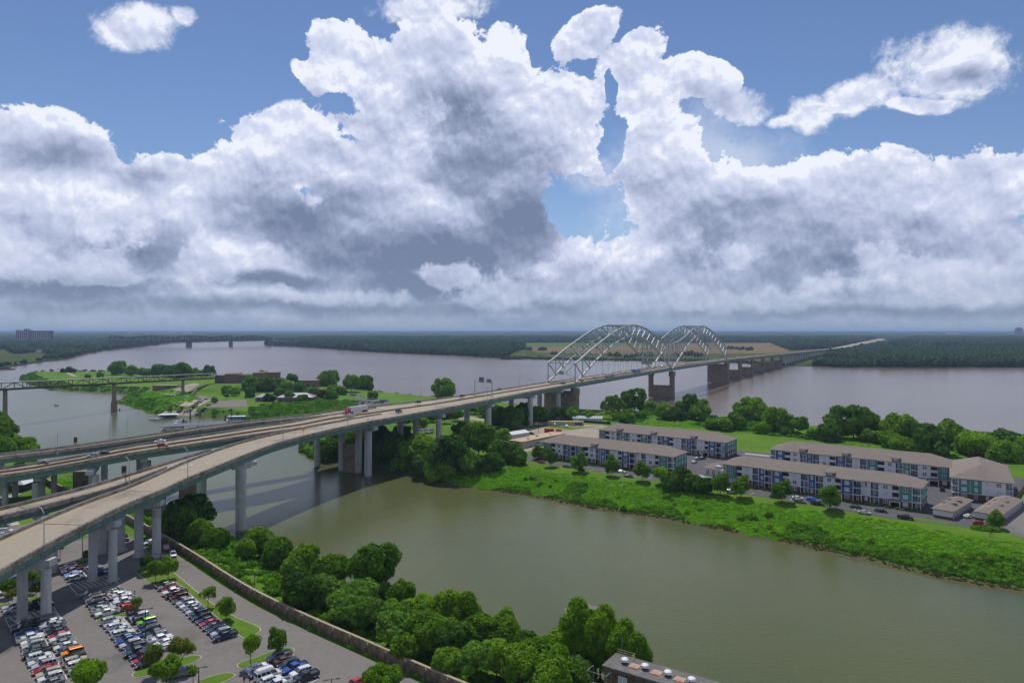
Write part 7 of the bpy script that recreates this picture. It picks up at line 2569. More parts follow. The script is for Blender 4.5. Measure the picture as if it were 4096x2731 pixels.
for kd, cl_, px, py, a, lb in [
    ('pickup', 'white', 2025, 1750, 160, 'white pickup truck by the pale sheds'), ('pickup', 'white', 2219, 1698, 160, 'white pickup truck before the long low store'), ('sedan', 'white', 2265, 1703, 160, 'white car right of the pickup at the store'), ('jeep', 'yellow', 2117, 1782, 20, 'small yellow vehicle in the workshop yard'),
    ('pickup', 'white', 2158, 1776, 60, 'white pickup truck beside the teal corner'), ('suv', 'black', 2125, 1733, 10, 'black vehicle behind the sand coloured roof'), ('suv', 'white', 2147, 1695, 170, 'white van by the grass verge on the pale road')]:
    car_px(kd, cl_, px, py, 7.23, math.radians(a), lb, 'vehicles around the workshop yard')

# ------------------------------------------------------------------ fences
fp = [np.array(S(3979, 2120, 7)), np.array(S(4096, 1961, 7)), np.array((268.0, 362.0))]
fe = empty('wooden_fence', (*fp[0], 7.1)); tag(fe, 'tall brown wooden fence along the right side of the estate', 'fence')
M_FENCE = pmat('fence_wood', (.20, .115, .04), .9, .25, 1.5, col2=(.13, .08, .04), f2=.3, s2=.5)
for a, b in zip(fp[:-1], fp[1:]):
    L_ = np.linalg.norm(b - a); d_ = (b - a) / L_; n_ = int(L_ / 2.4)
    for k in range(n_):
        q = a + d_ * k * 2.4 - fp[0]
        if k == 0 and a is fp[0]:
            pan = MB()
            for j in range(14): pan.box(j * .17, j * .17 + .155, -.02, .02, 0, 2.15)
            pan.box(0, 2.38, .02, .07, .4, .5).box(0, 2.38, .02, .07, 1.7, 1.8)
            PANM = pan.mesh('fence_panel', M_FENCE); POSTM = MB().box(-.07, .07, -.02, .12, 0, 2.3).mesh('post', M_FENCE)
        obj('fence_panel', PANM, fe, loc=(q[0], q[1], 0), rz=math.atan2(d_[1], d_[0]))
        obj('post', POSTM, fe, loc=(q[0], q[1], 0), rz=math.atan2(d_[1], d_[0]))


def wire_fence(pts, h, mat, label, gap=3.0, name='wire_fence', solid=False):
    root = empty(name, (0, 0, 0)); tag(root, label, 'fence')
    mb = MB(); rl = MB()
    for a, b in zip(pts[:-1], pts[1:]):
        a, b = np.array(a), np.array(b); L_ = np.linalg.norm(b - a); n_ = max(1, int(L_ / gap))
        za, zb = ground_z(*a), ground_z(*b)
        for k in range(n_ + 1):
            q = a + (b - a) * k / n_; z = za + (zb - za) * k / n_
            mb.box(q[0] - .05, q[0] + .05, q[1] - .05, q[1] + .05, z - .3, z + h)
        for hh in ((h, h * .5) if not solid else (h,)): rl.bar((*a, za + hh), (*b, zb + hh), .05)
        if solid: rl.bar((*a, za + h / 2), (*b, zb + h / 2), .03, h)
    o = mb.build('posts', mat, root); o['kind'] = 'stuff'
    rl.build('rail' if not solid else 'screen', mat, root)


wire_fence([S(3976, 2124, 7), S(3960, 2170, 5)], 1.8, M_DARKMETAL, 'short dark wire fence down the slope from the wooden fence')
wire_fence([S(4010, 2126, 7), S(4100, 2150, 7), S(4200, 2180, 7)], 1.8, M_GALV, 'grey wire fence along the neighbouring car park')
wire_fence([S(2058, 1686, 7), S(2150, 1686, 7), S(2270, 1684, 7), S(2443, 1698, 7)], 1.6, M_DARKMETAL, 'black screened fence behind the pale road', name='screen_fence', solid=True)

# ------------------------------------------------------------------ workshop yard
M_TANROOF = pmat('sand_roof', (.45, .33, .22), .9, .12, .8)
M_PALEWALL = pmat('pale_wall', (.38, .36, .32), .9, .15, .8)
M_PALEMETAL = pmat('pale_sheet_metal', (.42, .45, .46), .7, .08, .8)
wk = empty('workshop', (6.5, 442.0, 7.15), math.atan2(.77, .64)); tag(wk, 'long low workshop with flat sand coloured roof', 'building')
MB().box(0, 46, 0, 10, 0, 4.0).build('wall', M_PALEWALL, wk)
MB().box(-.6, 46.4, -.6, 10.6, 4.003, 4.5).build('roof', M_TANROOF, wk)
MB().box(-.05, 0, 2, 7.5, 0, 3.2).build('doorway', M_DARKIN, wk)
for q in (8, 15, 24, 33): window(wk, q, -.002, 1.2, 1.7, 1.2)
mb = MB().box(10, 11.5, 3, 4.5, 4.5, 5.2).box(22, 23.2, 5, 6.4, 4.5, 5.4).box(34, 35, 3, 4, 4.5, 5.1)
mb.build('roof_unit', M_GALV, wk)['kind'] = 'stuff'
for px, py, w, l, rz, lb in [(2075, 1742, 9, 12, .75, 'larger pale metal shed left of the workshop roof'), (2053, 1747, 7, 9, .75, 'smaller pale metal shed beside the white pickup')]:
    x, y = S(px, py, 8)
    sh = empty('metal_shed', (x, y, 7.15), rz); tag(sh, lb, 'shed', 'pale metal sheds in the yard')
    MB().box(-l / 2, l / 2, -w / 2, w / 2, 0, 3.2).build('wall', M_PALEMETAL, sh)
    MB().add([(-l / 2 - .3, -w / 2 - .3, 3.2), (l / 2 + .3, -w / 2 - .3, 3.2), (l / 2 + .3, w / 2 + .3, 3.2), (-l / 2 - .3, w / 2 + .3, 3.2), (-l / 2 - .3, 0, 4.6), (l / 2 + .3, 0, 4.6)], [(0, 3, 2, 1), (0, 1, 5, 4), (2, 3, 4, 5), (1, 2, 5), (3, 0, 4)]).build('roof', pmat('white_metal_roof', (.62, .64, .66), .8, .05, 1), sh)
    MB().box(-l / 2 - .04, -l / 2, -1.3, 1.3, 0, 2.6).build('door', M_DARKIN, sh)
x, y = S(1990, 1785, 8.5)
sh = empty('flat_shed', (x + 2, y, 7.15), .65); tag(sh, 'flat roofed grey shed below the white pickup', 'shed')
MB().box(-7, 7, -5, 5, 0, 3.3).build('wall', M_PALEWALL, sh); MB().box(-7.3, 7.3, -5.3, 5.3, 3.303, 3.6).build('roof', M_DECK, sh)
x, y = S(2197, 1722, 8.4)
ct = empty('shipping_container', (x, y, 7.2), -.3); tag(ct, 'red shipping container behind the workshop', 'container')
o = MB().box(-3.4, 3.4, -1.3, 1.3, 0, 2.8).build('body', pmat('container_red', (.42, .05, .025), .6, .12, 1.0), ct)
mb = MB()
for k in range(22): mb.box(-3.3 + k * .3, -3.15 + k * .3, -1.36, -1.3, .15, 2.65)
mb.build('corrugation', MATS['container_red'], ct)['kind'] = 'stuff'
x, y = S(2235, 1722, 7.6)
ct = empty('skip', (x, y, 7.2), -.3); tag(ct, 'low orange skip right of the red container', 'skip')
MB().add([(-1.8, -1, .6 * 0), (1.8, -1, 0), (1.8, 1, 0), (-1.8, 1, 0), (-2.3, -1.2, 1.4), (2.3, -1.2, 1.4), (2.3, 1.2, 1.4), (-2.3, 1.2, 1.4)], [(0, 3, 2, 1), (0, 1, 5, 4), (1, 2, 6, 5), (2, 3, 7, 6), (3, 0, 4, 7)]).build('body', pmat('skip_orange', (.55, .14, .03), .6), ct)
MB().box(-2.1, 2.1, -1.1, 1.1, 1.0, 1.05).build('load', M_DIRT, ct)
x, y = S(2262, 1693, 8.5)
st = empty('storage_block', (x, y, 7.2), -.05); tag(st, 'long low store with a yellow panel before the pier', 'building')
MB().box(-14, 14, -3, 3, 0, 2.8).build('wall', M_PALEWALL, st); MB().box(-14.3, 14.3, -3.3, 3.3, 2.803, 3.05).build('roof', M_DECK, st)
MB().box(1.5, 6.5, -3.05, -3.0, .3, 2.6).build('panel', pmat('yellow_panel', (.50, .36, .06), .7), st)
for q in (7.5, 9.4, 11.3): MB().box(q, q + 1.5, -3.05, -3.0, .3, 2.3).build('doorway', M_DARKIN, st)
x, y = S(2350, 1676, 9)
gh = empty('greenhouse', (x, y, 7.15), -.12); tag(gh, 'pale greenhouse with ribbed translucent roof beside the river trees', 'greenhouse')
MB().box(-12, 12, -4, 4, 0, 3.0).build('wall', M_PALEMETAL, gh)
MB().add([(-12.3, -4.3, 3), (12.3, -4.3, 3), (12.3, 4.3, 3), (-12.3, 4.3, 3), (-12.3, 0, 4.6), (12.3, 0, 4.6)], [(0, 3, 2, 1), (0, 1, 5, 4), (2, 3, 4, 5), (1, 2, 5), (3, 0, 4)]).build('roof', pmat('greenhouse_roof', (.42, .46, .48), .8, .1, .6), gh)
mb = MB()
for k in range(13): mb.bar((-12 + k * 2, -4.35, 3.05), (-12 + k * 2, 0, 4.68), .25)
mb.build('roof_rib', M_DARKMETAL, gh)['kind'] = 'stuff'
# utility pole
for px, py, top, lb in [(2154, 1732, 1648, 'tall wooden utility pole with a lamp by the grass verge'), (2180, 1752, 1690, 'shorter utility pole right of the tall one')]:
    x, y = S(px, py, 7); up = empty('utility_pole', (x, y, 7.1)); tag(up, lb, 'pole', 'utility poles in the yard')
    h = (py - top) / F_PX * y
    MB().tube((0, 0, 0), (0, 0, h), .16, .10, 8).build('pole', M_BARK, up); MB().box(-1.2, 1.2, -.06, .06, h - 1.2, h - 1.05).build('crossarm', M_BARK, up)

# boats laid up under the viaduct
def boat(x, y, z, ang, L_, colr, label, group, cover=None):
    root = empty('motor_boat', (x, y, z), ang); tag(root, label, 'boat', group)
    w = L_ * .30
    b = [(-L_ / 2, -w / 2), (L_ * .18, -w / 2), (L_ * .38, -w * .32), (L_ / 2, 0), (L_ * .38, w * .32), (L_ * .18, w / 2), (-L_ / 2, w / 2)]
    n = len(b)
    vs = [(px_ * .92, py_ * .6, 0) for px_, py_ in b] + [(px_, py_, L_ * .14) for px_, py_ in b] + [(px_ * .93, py_ * .85, L_ * .14) for px_, py_ in b] + [(px_ * .9, py_ * .8, L_ * .09) for px_, py_ in b]
    fs = [tuple(range(n))[::-1]] + [(k, (k + 1) % n, n + (k + 1) % n, n + k) for k in range(n)] + [(n + k, n + (k + 1) % n, 2 * n + (k + 1) % n, 2 * n + k) for k in range(n)] + [(2 * n + k, 2 * n + (k + 1) % n, 3 * n + (k + 1) % n, 3 * n + k) for k in range(n)] + [tuple(3 * n + k for k in range(n))]
    me = new_mesh('hull', vs, fs, M_PAINT)
    o = obj('hull', me, root); o.color = (*colr, 1)
    mb = MB(); cabin(mb, L_ * .02, L_ * .0, -L_ * .18, -L_ * .22, L_ * .10, L_ * .22, w * .7, w * .55)
    c = mb.build('cabin', M_PAINT, root); c.color = (*(cover or (.7, .7, .72)), 1)
    MB().box(L_ * .02, L_ * .06, -w * .3, w * .3, L_ * .14, L_ * .2).build('windscreen', M_CARGLASS, root)
    return root


k = 0
for j, yy in enumerate((1722, 1733)):
    for i in range(6):
        px, py = 1662 + i * 12.5, yy - i * .6
        x, y = S(px, py, 7.5)
        colr = [(.7, .7, .72), (.06, .12, .4), (.7, .7, .72), (.45, .5, .6), (.72, .72, .7), (.5, .1, .1)][(i + j * 2) % 6]
        boat(x, y, 7.6, math.radians(115), 6.5, colr, f"{['white', 'blue', 'white', 'pale blue', 'white', 'red'][(i + j * 2) % 6]} boat on land behind the piers, {WORDN[i]} from left in the {'back' if j == 0 else 'front'} row", 'boats stored behind the viaduct piers')

# ------------------------------------------------------------------ island park, museum and boat ramp
M_BROWN = pmat('brown_brick', (.215, .140, .095), .9, .14, .6, col2=(.16, .11, .08), f2=.2, s2=.3)
M_RAMP = pmat('ramp_concrete', (.33, .28, .21), .9, .15, .3)
M_STONE = pmat('riprap_stone', (.17, .15, .125), .95, .3, .8, bump=.5)
draped('boat_ramp', [(749, 1598, 6.5), (852, 1599, 6.5), (778, 1660, .5), (640, 1661, .5)], M_RAMP, 'tan concrete boat ramp sloping into the harbour', 12, 8)
draped('stone_terrace', [(868, 1606, 6), (985, 1602, 6), (990, 1652, 1), (812, 1656, 1)], M_STONE, 'grey stone terraces beside the boat ramp', 12, 8)
draped('park_road', [(640, 1572, 7), (780, 1552, 9), (800, 1557, 9), (690, 1584, 7)], M_DECK, 'pale park road below the museum slope', 10, 3)
draped('park_square', [(700, 1584, 7), (800, 1578, 8), (870, 1598, 7), (745, 1600, 7)], M_ASPHALT, 'grey turning area above the boat ramp', 10, 4)
flat_poly('museum_car_park', [S(*p, 7.2) for p in [(1300, 1604), (1420, 1597), (1560, 1597), (1556, 1612), (1500, 1620), (1360, 1622)]], 7.22, M_ASPHALT_DARK, 'car park behind the far ramp on the island')
draped('park_drive', [(1318, 1566, 7), (1345, 1565, 7), (1475, 1588, 7), (1440, 1590, 7)], M_ASPHALT, 'drive curving through the island park', 10, 2)
draped('park_path', [(262, 1493, 6), (275, 1493, 6), (312, 1508, 6), (290, 1508, 6)], M_RAMP, 'pale footpath on the island tip lawn', 5, 2)

mu = empty('museum_building', (-342, 872, 14.8), .06); tag(mu, 'brown brick museum with dark window bands above a grass slope', 'building')
for x0, x1, bands, h in ((-29, -17, 1, 10.2), (-17, -2, 0, 12.0), (-2, 17, 2, 10.8), (17, 30, 0, 13.2)):
    w = MB().box(x0 + .01, x1 - .01, 0, 22, -2, h).build('wall', M_BROWN, mu)
    if bands:
        for k in range(3):
            MB().box(x0 + .6, x1 - .6, -.08, 0, 1.2 + k * 3.6, 3.0 + k * 3.6).build('window', M_DARKIN if k == 0 and bands == 1 else M_PANE, w)
            MB().box(x0 + .3, x1 - .3, -.9, -.0, .45 + k * 3.6, 1.05 + k * 3.6).build('ledge', M_BROWN, w)
MB().box(-20, 30, -1, 23, 13.003, 13.3).build('roof', M_DECK, mu) if False else None
MB().box(-2, 28, -12, -.95, -6, -.6).build('podium', M_BROWN, mu)
for q in (-26, -22, -8, -3, 2, 12): MB().tube((q, 6, 11), (q, 6, 18), .12, .08, 5).build('flagpole', M_GALV, mu)
a = S3(764, 1579, 8); b = S3(816, 1539, 13)
rw = empty('retaining_wall', tuple(a)); tag(rw, 'brown sloping retaining wall between two grass slopes', 'wall')
MB().bar((0, 0, -1.5), b - a + Vector((0, 0, 1.0)), 1.4, 4.0).build('wall', M_BROWN, rw)
for x0, y0, w, l, h, rz, lb, nm in [(-268, 728, 17, 12, 4.4, .05, 'small hip roofed brown building left of the long one', 'visitor_building'), (-243, 722, 36, 16, 4.8, .05, 'long brown building with grey hipped roof by the stone terraces', 'visitor_building')]:
    q = empty(nm, (x0, y0, 7.1), rz); tag(q, lb, 'building', 'grey roofed visitor buildings')
    MB().box(0, w, 0, l, -.5, h).build('wall', M_BROWN, q)
    mb = MB(); hip(mb, -1, w + 1, -1, l + 1, h + .2, .45); mb.build('roof', pmat('grey_metal_roof', (.20, .20, .235), .45, .08, .6, metal=.3), q)
    for k in range(int(w / 5)): MB().box(2 + k * 5, 5 + k * 5, -.06, 0, .6, 2.6).build('window', M_DARKIN, q)
for px, py, w, l, h, lb in [(1222, 1548, 30, 14, 9.5, 'brown flat roofed hall behind the park trees'), (1085, 1545, 16, 14, 11, 'brown block right of the museum behind trees'), (798, 1500, 10, 8, 8, 'small brown tower block behind the monorail'), (660, 1560, 30, 8, 4.5, 'low brown pier building under the footbridge')]:
    x, y = S(px, py, 8)
    z_ = ground_z(x, y)
    q = empty('park_hall', (x, y, z_), .04); tag(q, lb, 'building', 'brown park buildings')
    MB().box(-w / 2, w / 2, 0, l, -1, h).build('wall', M_BROWN, q); MB().box(-w / 2 - .2, w / 2 + .2, -.2, l + .2, h + .003, h + .4).build('roof', M_DECK, q)
    for k in range(2): MB().box(w * (.05 + .22 * k), w * (.2 + .22 * k), -.06, 0, .8, 3.2).build('window', M_DARKIN, q)

# cars on the boat ramp and in the museum car park
cols = ['white', 'silver', 'navy', 'black', 'white', 'red', 'grey', 'blue', 'maroon']
tt_ = [(810, 1600), (800, 1604), (823, 1597), (796, 1609), (806, 1606), (786, 1614), (780, 1620), (772, 1624), (766, 1629), (762, 1634), (745, 1641), (866, 1602), (852, 1609), (846, 1613), (834, 1620), (822, 1630), (812, 1636), (802, 1641), (796, 1647), (788, 1652)]
for k, (px, py) in enumerate(tt_):
    for zz in np.arange(0, 8, .25):
        x, y = S(px, py, zz + .7)
        if ground_z(x, y) <= zz + .05: break
    z_ = ground_z(x, y) + .15
    line_ = 'left' if k < 11 else 'right'
    vehicle('suv' if k % 3 else 'pickup', cols[k % 9], x, y, z_, math.radians(55 if k != 5 else 10), f"{cols[k % 9]} {'SUV' if k % 3 else 'pickup truck'} on the boat ramp, {WORDN[k if k < 11 else k - 11]} down the {line_} line", 'cars parked on the boat ramp', small=True)
n = 0
for rr, (py, x0, x1, c) in enumerate(((1607, 1345, 1400, 6), (1603, 1402, 1445, 4), (1606, 1455, 1500, 5), (1602, 1505, 1545, 5), (1609, 1500, 1530, 3), (1613, 1425, 1450, 2))):
    for k in range(c):
        px = x0 + (x1 - x0) * k / (c - 1)
        x, y = S(px, py, 7.9)
        cl_ = cols[(n * 4 + rr) % 9]; n += 1
        vehicle(['suv', 'sedan'][n % 2], cl_, x, y, 7.24, math.radians(75), f"{cl_} {['SUV', 'car'][n % 2]} in the museum car park, {WORDN[k]} from left in the {WORDN[rr]} cluster", 'cars in the museum car park', small=True)
for k, px in enumerate((1405, 1412, 1420, 1440, 1447, 1455)):
    x, y = S(px, 1578 + k * 1.3, 7.9)
    cl_ = ['red', 'maroon', 'navy', 'white', 'silver', 'white'][k]
    vehicle('sedan', cl_, x, y, ground_z(x, y) + .15, math.radians(-10), f"{cl_} car along the park drive, {WORDN[k]} from left", 'cars along the park drive', small=True)
x, y = S(1323, 1565, 8); vehicle('suv', 'white', x, y, ground_z(x, y) + .15, math.radians(5), 'white SUV alone at the top of the park drive', 'cars along the park drive', small=True)
for k, (px, py, cl_) in enumerate(((695, 1581, 'white'), (711, 1578, 'silver'), (728, 1577, 'navy'), (730, 1563, 'black'))):
    x, y = S(px, py, 8); vehicle('suv', cl_, x, y, ground_z(x, y) + .15, math.radians(15), f"{cl_} SUV by the footbridge pier above the boat ramp", 'cars by the footbridge pier', small=True)

# ------------------------------------------------------------------ footbridge with monorail truss to the island
fb0 = Vector((-446, 515, 40)); fb1 = Vector((-369.5, 868, 27.3))
fbd = (fb1 - fb0)
fr_ = empty('monorail_bridge', tuple(fb0)); tag(fr_, 'brown steel truss footbridge with white roof line crossing to the museum', 'bridge')
M_RUSTST = pmat('brown_steel', (.085, .062, .045), .7, .2, .6)
side = Vector((fbd.y, -fbd.x, 0)).normalized()
NPN = 30
RB = MB().box(-.5, .5, -.5, .5, 0, 1).mesh('truss_bar', M_RUSTST)


def fstrut(name, a, b, w):
    o = bpy.data.objects.new(name, RB); d = b - a
    o.location = a; o.rotation_mode = 'QUATERNION'; o.rotation_quaternion = d.to_track_quat('Z', 'Y'); o.scale = (w, w, d.length)
    link(o, fr_)


for sd in (-1, 1):
    o_ = side * 2.2 * sd
    MB().bar(o_, o_ + fbd, .5, .5).build('top_chord', M_RUSTST, fr_)
    MB().bar(o_ - Vector((0, 0, 5.2)), o_ + fbd - Vector((0, 0, 5.2)), .7, .8).build('bottom_chord', M_RUSTST, fr_)
    for k in range(NPN + 1):
        a = o_ + fbd * (k / NPN)
        if sd == 1 or k % 2 == 0: fstrut('vertical_post', a - Vector((0, 0, 5.2)), a, .45)
        if k < NPN and sd == 1:
            b = o_ + fbd * ((k + 1) / NPN)
            if k % 2: fstrut('diagonal_brace', a, b - Vector((0, 0, 5.2)), .5)
            else: fstrut('diagonal_brace', a - Vector((0, 0, 5.2)), b, .5)
MB().bar(Vector((0, 0, .42)), fbd + Vector((0, 0, .42)), 5.2, .28).build('roof', pmat('pale_roof', (.38, .38, .38), .6, .05), fr_)
MB().bar(Vector((0, 0, -5.9)), fbd + Vector((0, 0, -5.9)), 3.6, .9).build('walkway', M_RUSTST, fr_)
for f, rr in ((.215, 2.0), (.547, 2.3), (.835, 1.8)):
    p = fbd * f
    zg = -3 - fb0.z if f < .8 else 6 - fb0.z
    mb = MB(); mb.tube((p.x, p.y, zg), (p.x, p.y, zg + 12 if f < .8 else zg + 2), rr * 1.35, rr * 1.3, 10); mb.tube((p.x, p.y, zg + 1), (p.x, p.y, p.z - 6.3), rr, rr * .85, 10)
    mb.build('pier', M_OLDPIER, fr_)

# ------------------------------------------------------------------ marina
M_DOCKROOF = pmat('blue_grey_dock_roof', (.12, .14, .175), .85, .1, .3)
mr = empty('covered_dock', (-262, 575, 0), .35); tag(mr, 'large floating dock with low blue grey roof beyond the far ramp', 'dock')
mb = MB(); hip(mb, -24, 24, -10, 10, 4.6, .10); mb.build('roof', M_DOCKROOF, mr)
mb = MB()
for q in range(-22, 23, 6):
    for yy in (-9.4, 0, 9.4): mb.tube((q, yy, .4), (q, yy, 4.5), .15, None, 6)
mb.build('post', M_GALV, mr)['kind'] = 'stuff'
MB().box(-24, 24, -.9, .9, .05, .6).box(-24, -22.5, -9.5, 9.5, .05, .58).box(22.5, 24, -9.5, 9.5, .05, .58).build('walkway', M_DECK, mr)
x, y = S(674, 1668, 1)
m2 = empty('fuel_dock', (x, y, 0), .2); tag(m2, 'small white roofed fuel dock at the foot of the boat ramp', 'dock')
mb = MB(); hip(mb, -9, 9, -3.6, 3.6, 3.6, .3); mb.build('roof', pmat('white_metal_roof', (.6, .62, .65)), m2)
MB().box(-7, 7, -2.4, 2.4, .55, 3.0).build('kiosk', M_CARGLASS, m2); MB().box(-14, 12, -4.2, -2.6, .05, .55).box(-14, -12.4, -10, -4.2, .05, .54).build('walkway', M_DECK, m2)
for k, (px, py, top, r, lb) in enumerate([(761, 1676, 1645, .5, 'tall rusty pile beside the boat ramp'), (733, 1707, 1675, .6, 'thick dark pile at the left end of the dock roof'), (800, 1668, 1647, .5, 'short dark pile at the foot of the ramp'), (927, 1682, 1634, .45, 'tall rusty pile before the houseboat'),
                                          (901, 1686, 1661, .5, 'dark pile left of the houseboat'), (793, 1702, 1686, .6, 'low dark pile in front of the dock roof'), (302, 1765, 1748, .9, 'lone dark pile behind the far ramp'), (496, 1885, 1862, 1.0, 'brown pile in the water between the ramps'), (478, 1640, 1634, .5, 'small marker post off the island point')]):
    x, y = S(px, py, 0)
    q = empty('mooring_pile', (x, y, 0)); tag(q, lb, 'pile', 'mooring piles in the harbour')
    MB().tube((0, 0, -3), (0, 0, (py - top) / F_PX * y), r * 1.4, r * 1.25, 10).build('pile', pmat('rusty_pile', (.09, .055, .045), .8, .2), q)
x, y = S(948, 1678, 1)
hb = empty('houseboat', (x, y, 0), .15); tag(hb, 'white and blue houseboat moored behind the far ramp', 'boat')
MB().box(-9, 9, -3, 3, -.3, 1.0).build('hull', M_TRIMW, hb); MB().box(-7, 6, -2.4, 2.4, 1.003, 4.0).build('cabin', pmat('blue_cabin', (.16, .25, .42)), hb); MB().box(-7.5, 7.5, -2.9, 2.9, 4.003, 4.3).build('roof', M_TRIMW, hb)
for q in (-5, -2, 1, 4): MB().box(q, q + 1.6, -2.45, -2.4, 1.8, 3.2).build('window', M_CARGLASS, hb)
for k, (px, py, L_, a) in enumerate([(690, 1704, 15, 5), (697, 1697, 11, 5), (704, 1690, 12, 10), (720, 1685, 13, 25), (620, 1678, 9, 0), (640, 1673, 8, 30), (735, 1650, 7, 40), (748, 1655, 7, 40)]):
    x, y = S(px, py, .5)
    boat(x, y, 0.05, math.radians(180 + a), L_, (.72, .72, .74), ['long white cruiser nearest the far ramp', 'second white boat beside the dock roof', 'third white boat beside the dock roof', 'white boat at the corner of the dock roof', 'small boat at the tip of the fuel dock', 'small boat tied to the fuel dock arm', 'left of two small boats at the ramp foot', 'right of two small boats at the ramp foot'][k], 'boats in the marina')
x, y = S(224, 1621, .3)
boat(x, y, 0.05, math.radians(170), 5.5, (.12, .13, .14), 'tiny dark motor boat trailing a wake in the harbour', 'boats in the marina')
q = MB().quad((x + 2.5, y - .2, .03), (x + 2.5, y + .2, .03), (x + 38, y - 3.0, .03), (x + 38, y - 4.2, .03)).build('wake', pmat('wake_foam', (.30, .33, .32), .6)); tag(q, 'thin pale wake behind the tiny boat', kind='structure')

# ------------------------------------------------------------------ far things
M_OLDTRUSS = pmat('dark_truss_steel', (.030, .027, .032), .8, .15, .1)
TB = MB().box(-.5, .5, -.5, .5, 0, 1).mesh('truss_bar', M_OLDTRUSS)
for bi, (sh_, lb, hgt) in enumerate(((0, 'nearer of the dark truss bridges at the river bend', 22), (-34, 'farther dark truss bridge at the river bend', 24))):
    pts = [Vector((-1740 + sh_ * .5, 3015 - sh_ * .86, 0)), Vector((-1462 + sh_ * .5, 3171 - sh_ * .86, 0)), Vector((-1307 + sh_ * .5, 3262 - sh_ * .86, 0)), Vector((-1167 + sh_ * .5, 3395 - sh_ * .86, 0))]
    q = empty('truss_bridge', tuple(pts[0])); tag(q, lb, 'bridge', 'dark truss bridges at the river bend')
    def ts_(name, a, b, w):
        o = bpy.data.objects.new(name, TB); d = b - a; o.location = a - pts[0]; o.rotation_mode = 'QUATERNION'; o.rotation_quaternion = d.to_track_quat('Z', 'Y'); o.scale = (w, w, d.length); link(o, q)
    zb = 27.0
    for i in range(3):
        a, b = pts[i], pts[i + 1]
        n_ = 14 if i == 0 else 8
        hh = lambda f, i=i: hgt * ((.72 + .28 * abs(math.cos(f * PI * (2 if i == 0 else 1)))) if i < 2 else (.45 + .5 * math.sin(PI * min(.95, f * .9 + .1))))
        ts_('bottom_chord', a + Vector((0, 0, zb)), b + Vector((0, 0, zb)), 3.6)
        for k in range(n_):
            p0, p1 = a.lerp(b, k / n_), a.lerp(b, (k + 1) / n_)
            t0, t1 = p0 + Vector((0, 0, zb + hh(k / n_))), p1 + Vector((0, 0, zb + hh((k + 1) / n_)))
            ts_('top_chord', t0, t1, 2.2)
            ts_('vertical_post', p0 + Vector((0, 0, zb)), t0, 1.7)
            ts_('diagonal_brace', (p0 if k % 2 else p1) + Vector((0, 0, zb)), (t1 if k % 2 else t0), 1.8)
        w_ = 12 if bi == 0 else 0
        for dx in ((-11, 0) if i == 0 else (-6,)) if i < 3 else ():
            c_ = pts[i + 1] - pts[0] + Vector((dx, 0, 0))
            MB().bar((c_.x, c_.y - 8, (zb - 4) / 2), (c_.x, c_.y + 8, (zb - 4) / 2), 7, zb + 2).build('pier', pmat('dark_stone', (.10, .09, .085), .9, .15, .1), q)
vi = empty('causeway', (-1165, 3400, 0)); tag(vi, 'pale low causeway leading from the truss bridges into the woods', 'viaduct')
MB().bar((0, 0, 25), (330, 60, 21), 12, 2.6).bar((330, 60, 21), (690, 110, 17), 12, 2.6).build('road_deck', pmat('pale_causeway', (.50, .50, .50), .8, .05, .1), vi)
mb = MB()
for k in range(24): mb.box(k * 29 - 1, k * 29 + 1, k * 4.6 - 4, k * 4.6 + 4, 0, 17)
mb.build('piers', MATS['pale_causeway'], vi)['kind'] = 'stuff'
# river towers on the far left
M_TOWER = pmat('tower_concrete', (.36, .30, .26), .85, .06, .05)
M_TOWERD = pmat('tower_recess', (.10, .10, .11), .7, .1, .05)
tw = empty('residential_tower', (-2500, 3600, 3), .1); tag(tw, 'paired tall beige residential towers above the left shore woods', 'building')
for x0, x1, h in ((-58, -40, 74), (-40, -18, 70), (-20, 0, 80), (0, 14, 73)):
    w = MB().box(x0 + .2, x1 - .2, 0, 22, 0, h).build('wall', M_TOWER, tw)
    for k in range(2): MB().box(x0 + 3 + k * (x1 - x0) * .45, x0 + 7 + k * (x1 - x0) * .45, -.3, 0, 3, h - 4).build('balcony_strip', M_TOWERD, w)
w = MB().box(14.2, 112, 4, 24, 0, 68).build('wall', M_TOWERD, tw)
for k in range(9): MB().box(16 + k * 10.8, 20.5 + k * 10.8, 3.2, 4, 0, 66).build('pillar', M_TOWER, w)
for k in range(20): MB().box(14, 112, 3.7, 3.99, 3 + k * 3.25, 3.7 + k * 3.25).build('floor_band', M_TOWER, w)
MB().box(13, 113, 3, 25, 68.01, 70).build('roof', M_TOWERD, w)
x, y = S(4058, 1335, 5)
tw = empty('distant_tower', (5600, 7700, 4), -.5); tag(tw, 'dark distant tower block on the right horizon', 'building')
MB().box(-38, 38, 0, 40, 0, 78).build('wall', M_TOWERD, tw); MB().box(-22, 26, 4, 30, 78.01, 92).build('roof', M_TOWERD, tw)
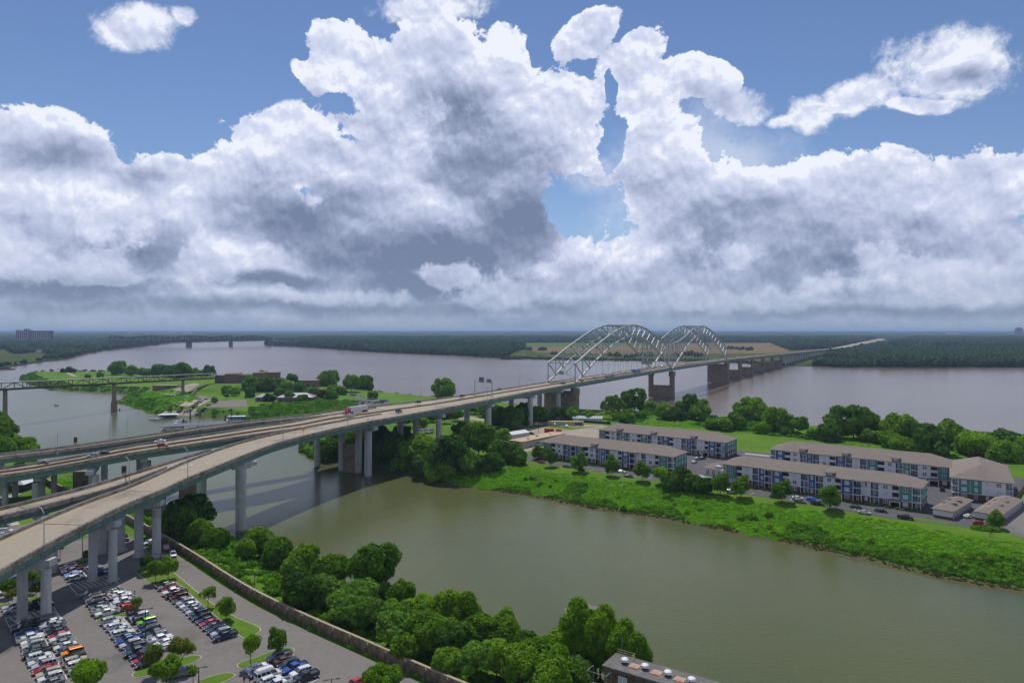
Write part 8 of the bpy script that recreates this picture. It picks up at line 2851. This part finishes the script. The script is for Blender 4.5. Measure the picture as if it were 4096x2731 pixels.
# low pale buildings and canopies scattered in the far city wood
pt_ = [(175, 1409, 52, 9, 'white row of canopies in the left shore park', (.62, .62, .62)), (50, 1382, 30, 8, 'low pale building left of the towers', (.55, .50, .45)), (20, 1363, 60, 9, 'long pale roof behind the far left wood', (.6, .58, .55)), (75, 1331, 150, 16, 'white warehouse on the left horizon', (.6, .62, .65)),
       (583, 1340, 60, 26, 'white silo building behind the truss bridge', (.55, .5, .48)), (745, 1337, 120, 34, 'pale domed roof above the truss bridge', (.7, .7, .7)), (520, 1345, 60, 24, 'pale building at the left end of the truss bridge', (.6, .55, .55)), (660, 1340, 260, 16, 'long white industrial roofs at the left horizon', (.6, .6, .6)),
       (3515, 1377, 42, 7, 'red barn by the far highway', (.25, .08, .06)), (3660, 1385, 60, 6, 'long white farm building in the far meadow', (.62, .62, .60)), (3820, 1330, 160, 14, 'pale building on the right horizon', (.6, .6, .6)), (34, 1452, 0, 0, '', None)]
for k, (px, py, w, h, lb, c) in enumerate(pt_):
    if not w: continue
    x, y = S(px, py, 4)
    y2 = min(y, 9000); x = x * y2 / y; y = y2
    zt = CAMZ - (py - 6 - HZ) / F_PX * y
    z0 = 3
    q = empty('far_building', (x, y, z0)); tag(q, lb, 'building', 'far pale buildings in the woods')
    hh = max(h, (CAMZ - (py - HZ - 2) / F_PX * y) - z0 - 4 if y < 5000 else h + 14)
    MB().box(-w / 2, w / 2, 0, max(10, w * .3), 0, hh).build('wall', pmat('far_wall_%s' % 'abcdefghijklm'[k], c, .8, .05), q)
    MB().box(-w / 2 - 1, w / 2 + 1, -1, max(10, w * .3) + 1, hh + .01, hh + 1.2).build('roof', M_TOWER, q)
for px, py, L_, lb in [(612, 1380, 60, 'dark barges moored under the truss bridge'), (8, 1478, 45, 'dark red barge at the far left shore'), (2050, 1437, 70, 'low dark barge at the far bank left of the arches')]:
    x, y = S(px, py, 0)
    q = empty('barge', (x, y, 0), .3); tag(q, lb, 'barge', 'barges on the river')
    MB().add([(-L_ / 2 + 3, -6, -.5), (L_ / 2 - 3, -6, -.5), (L_ / 2 - 3, 6, -.5), (-L_ / 2 + 3, 6, -.5), (-L_ / 2, -6, 2.2), (L_ / 2, -6, 2.2), (L_ / 2, 6, 2.2), (-L_ / 2, 6, 2.2)], [(0, 3, 2, 1), (4, 5, 6, 7), (0, 1, 5, 4), (1, 2, 6, 5), (2, 3, 7, 6), (3, 0, 4, 7)]).build('hull', pmat('barge_rust', (.12, .05, .045), .8), q)
    MB().box(-L_ / 2 + 4, L_ / 2 - 10, -4, 4, 2.203, 3.4).build('hatch_cover', M_OLDTRUSS, q)
# thin mast on the right horizon
q = empty('radio_mast', (5130, 8000, 3)); tag(q, 'very thin radio mast on the right horizon', 'mast')
MB().tube((0, 0, 0), (0, 0, 300), .9, .6, 5).build('mast', M_GALV, q)
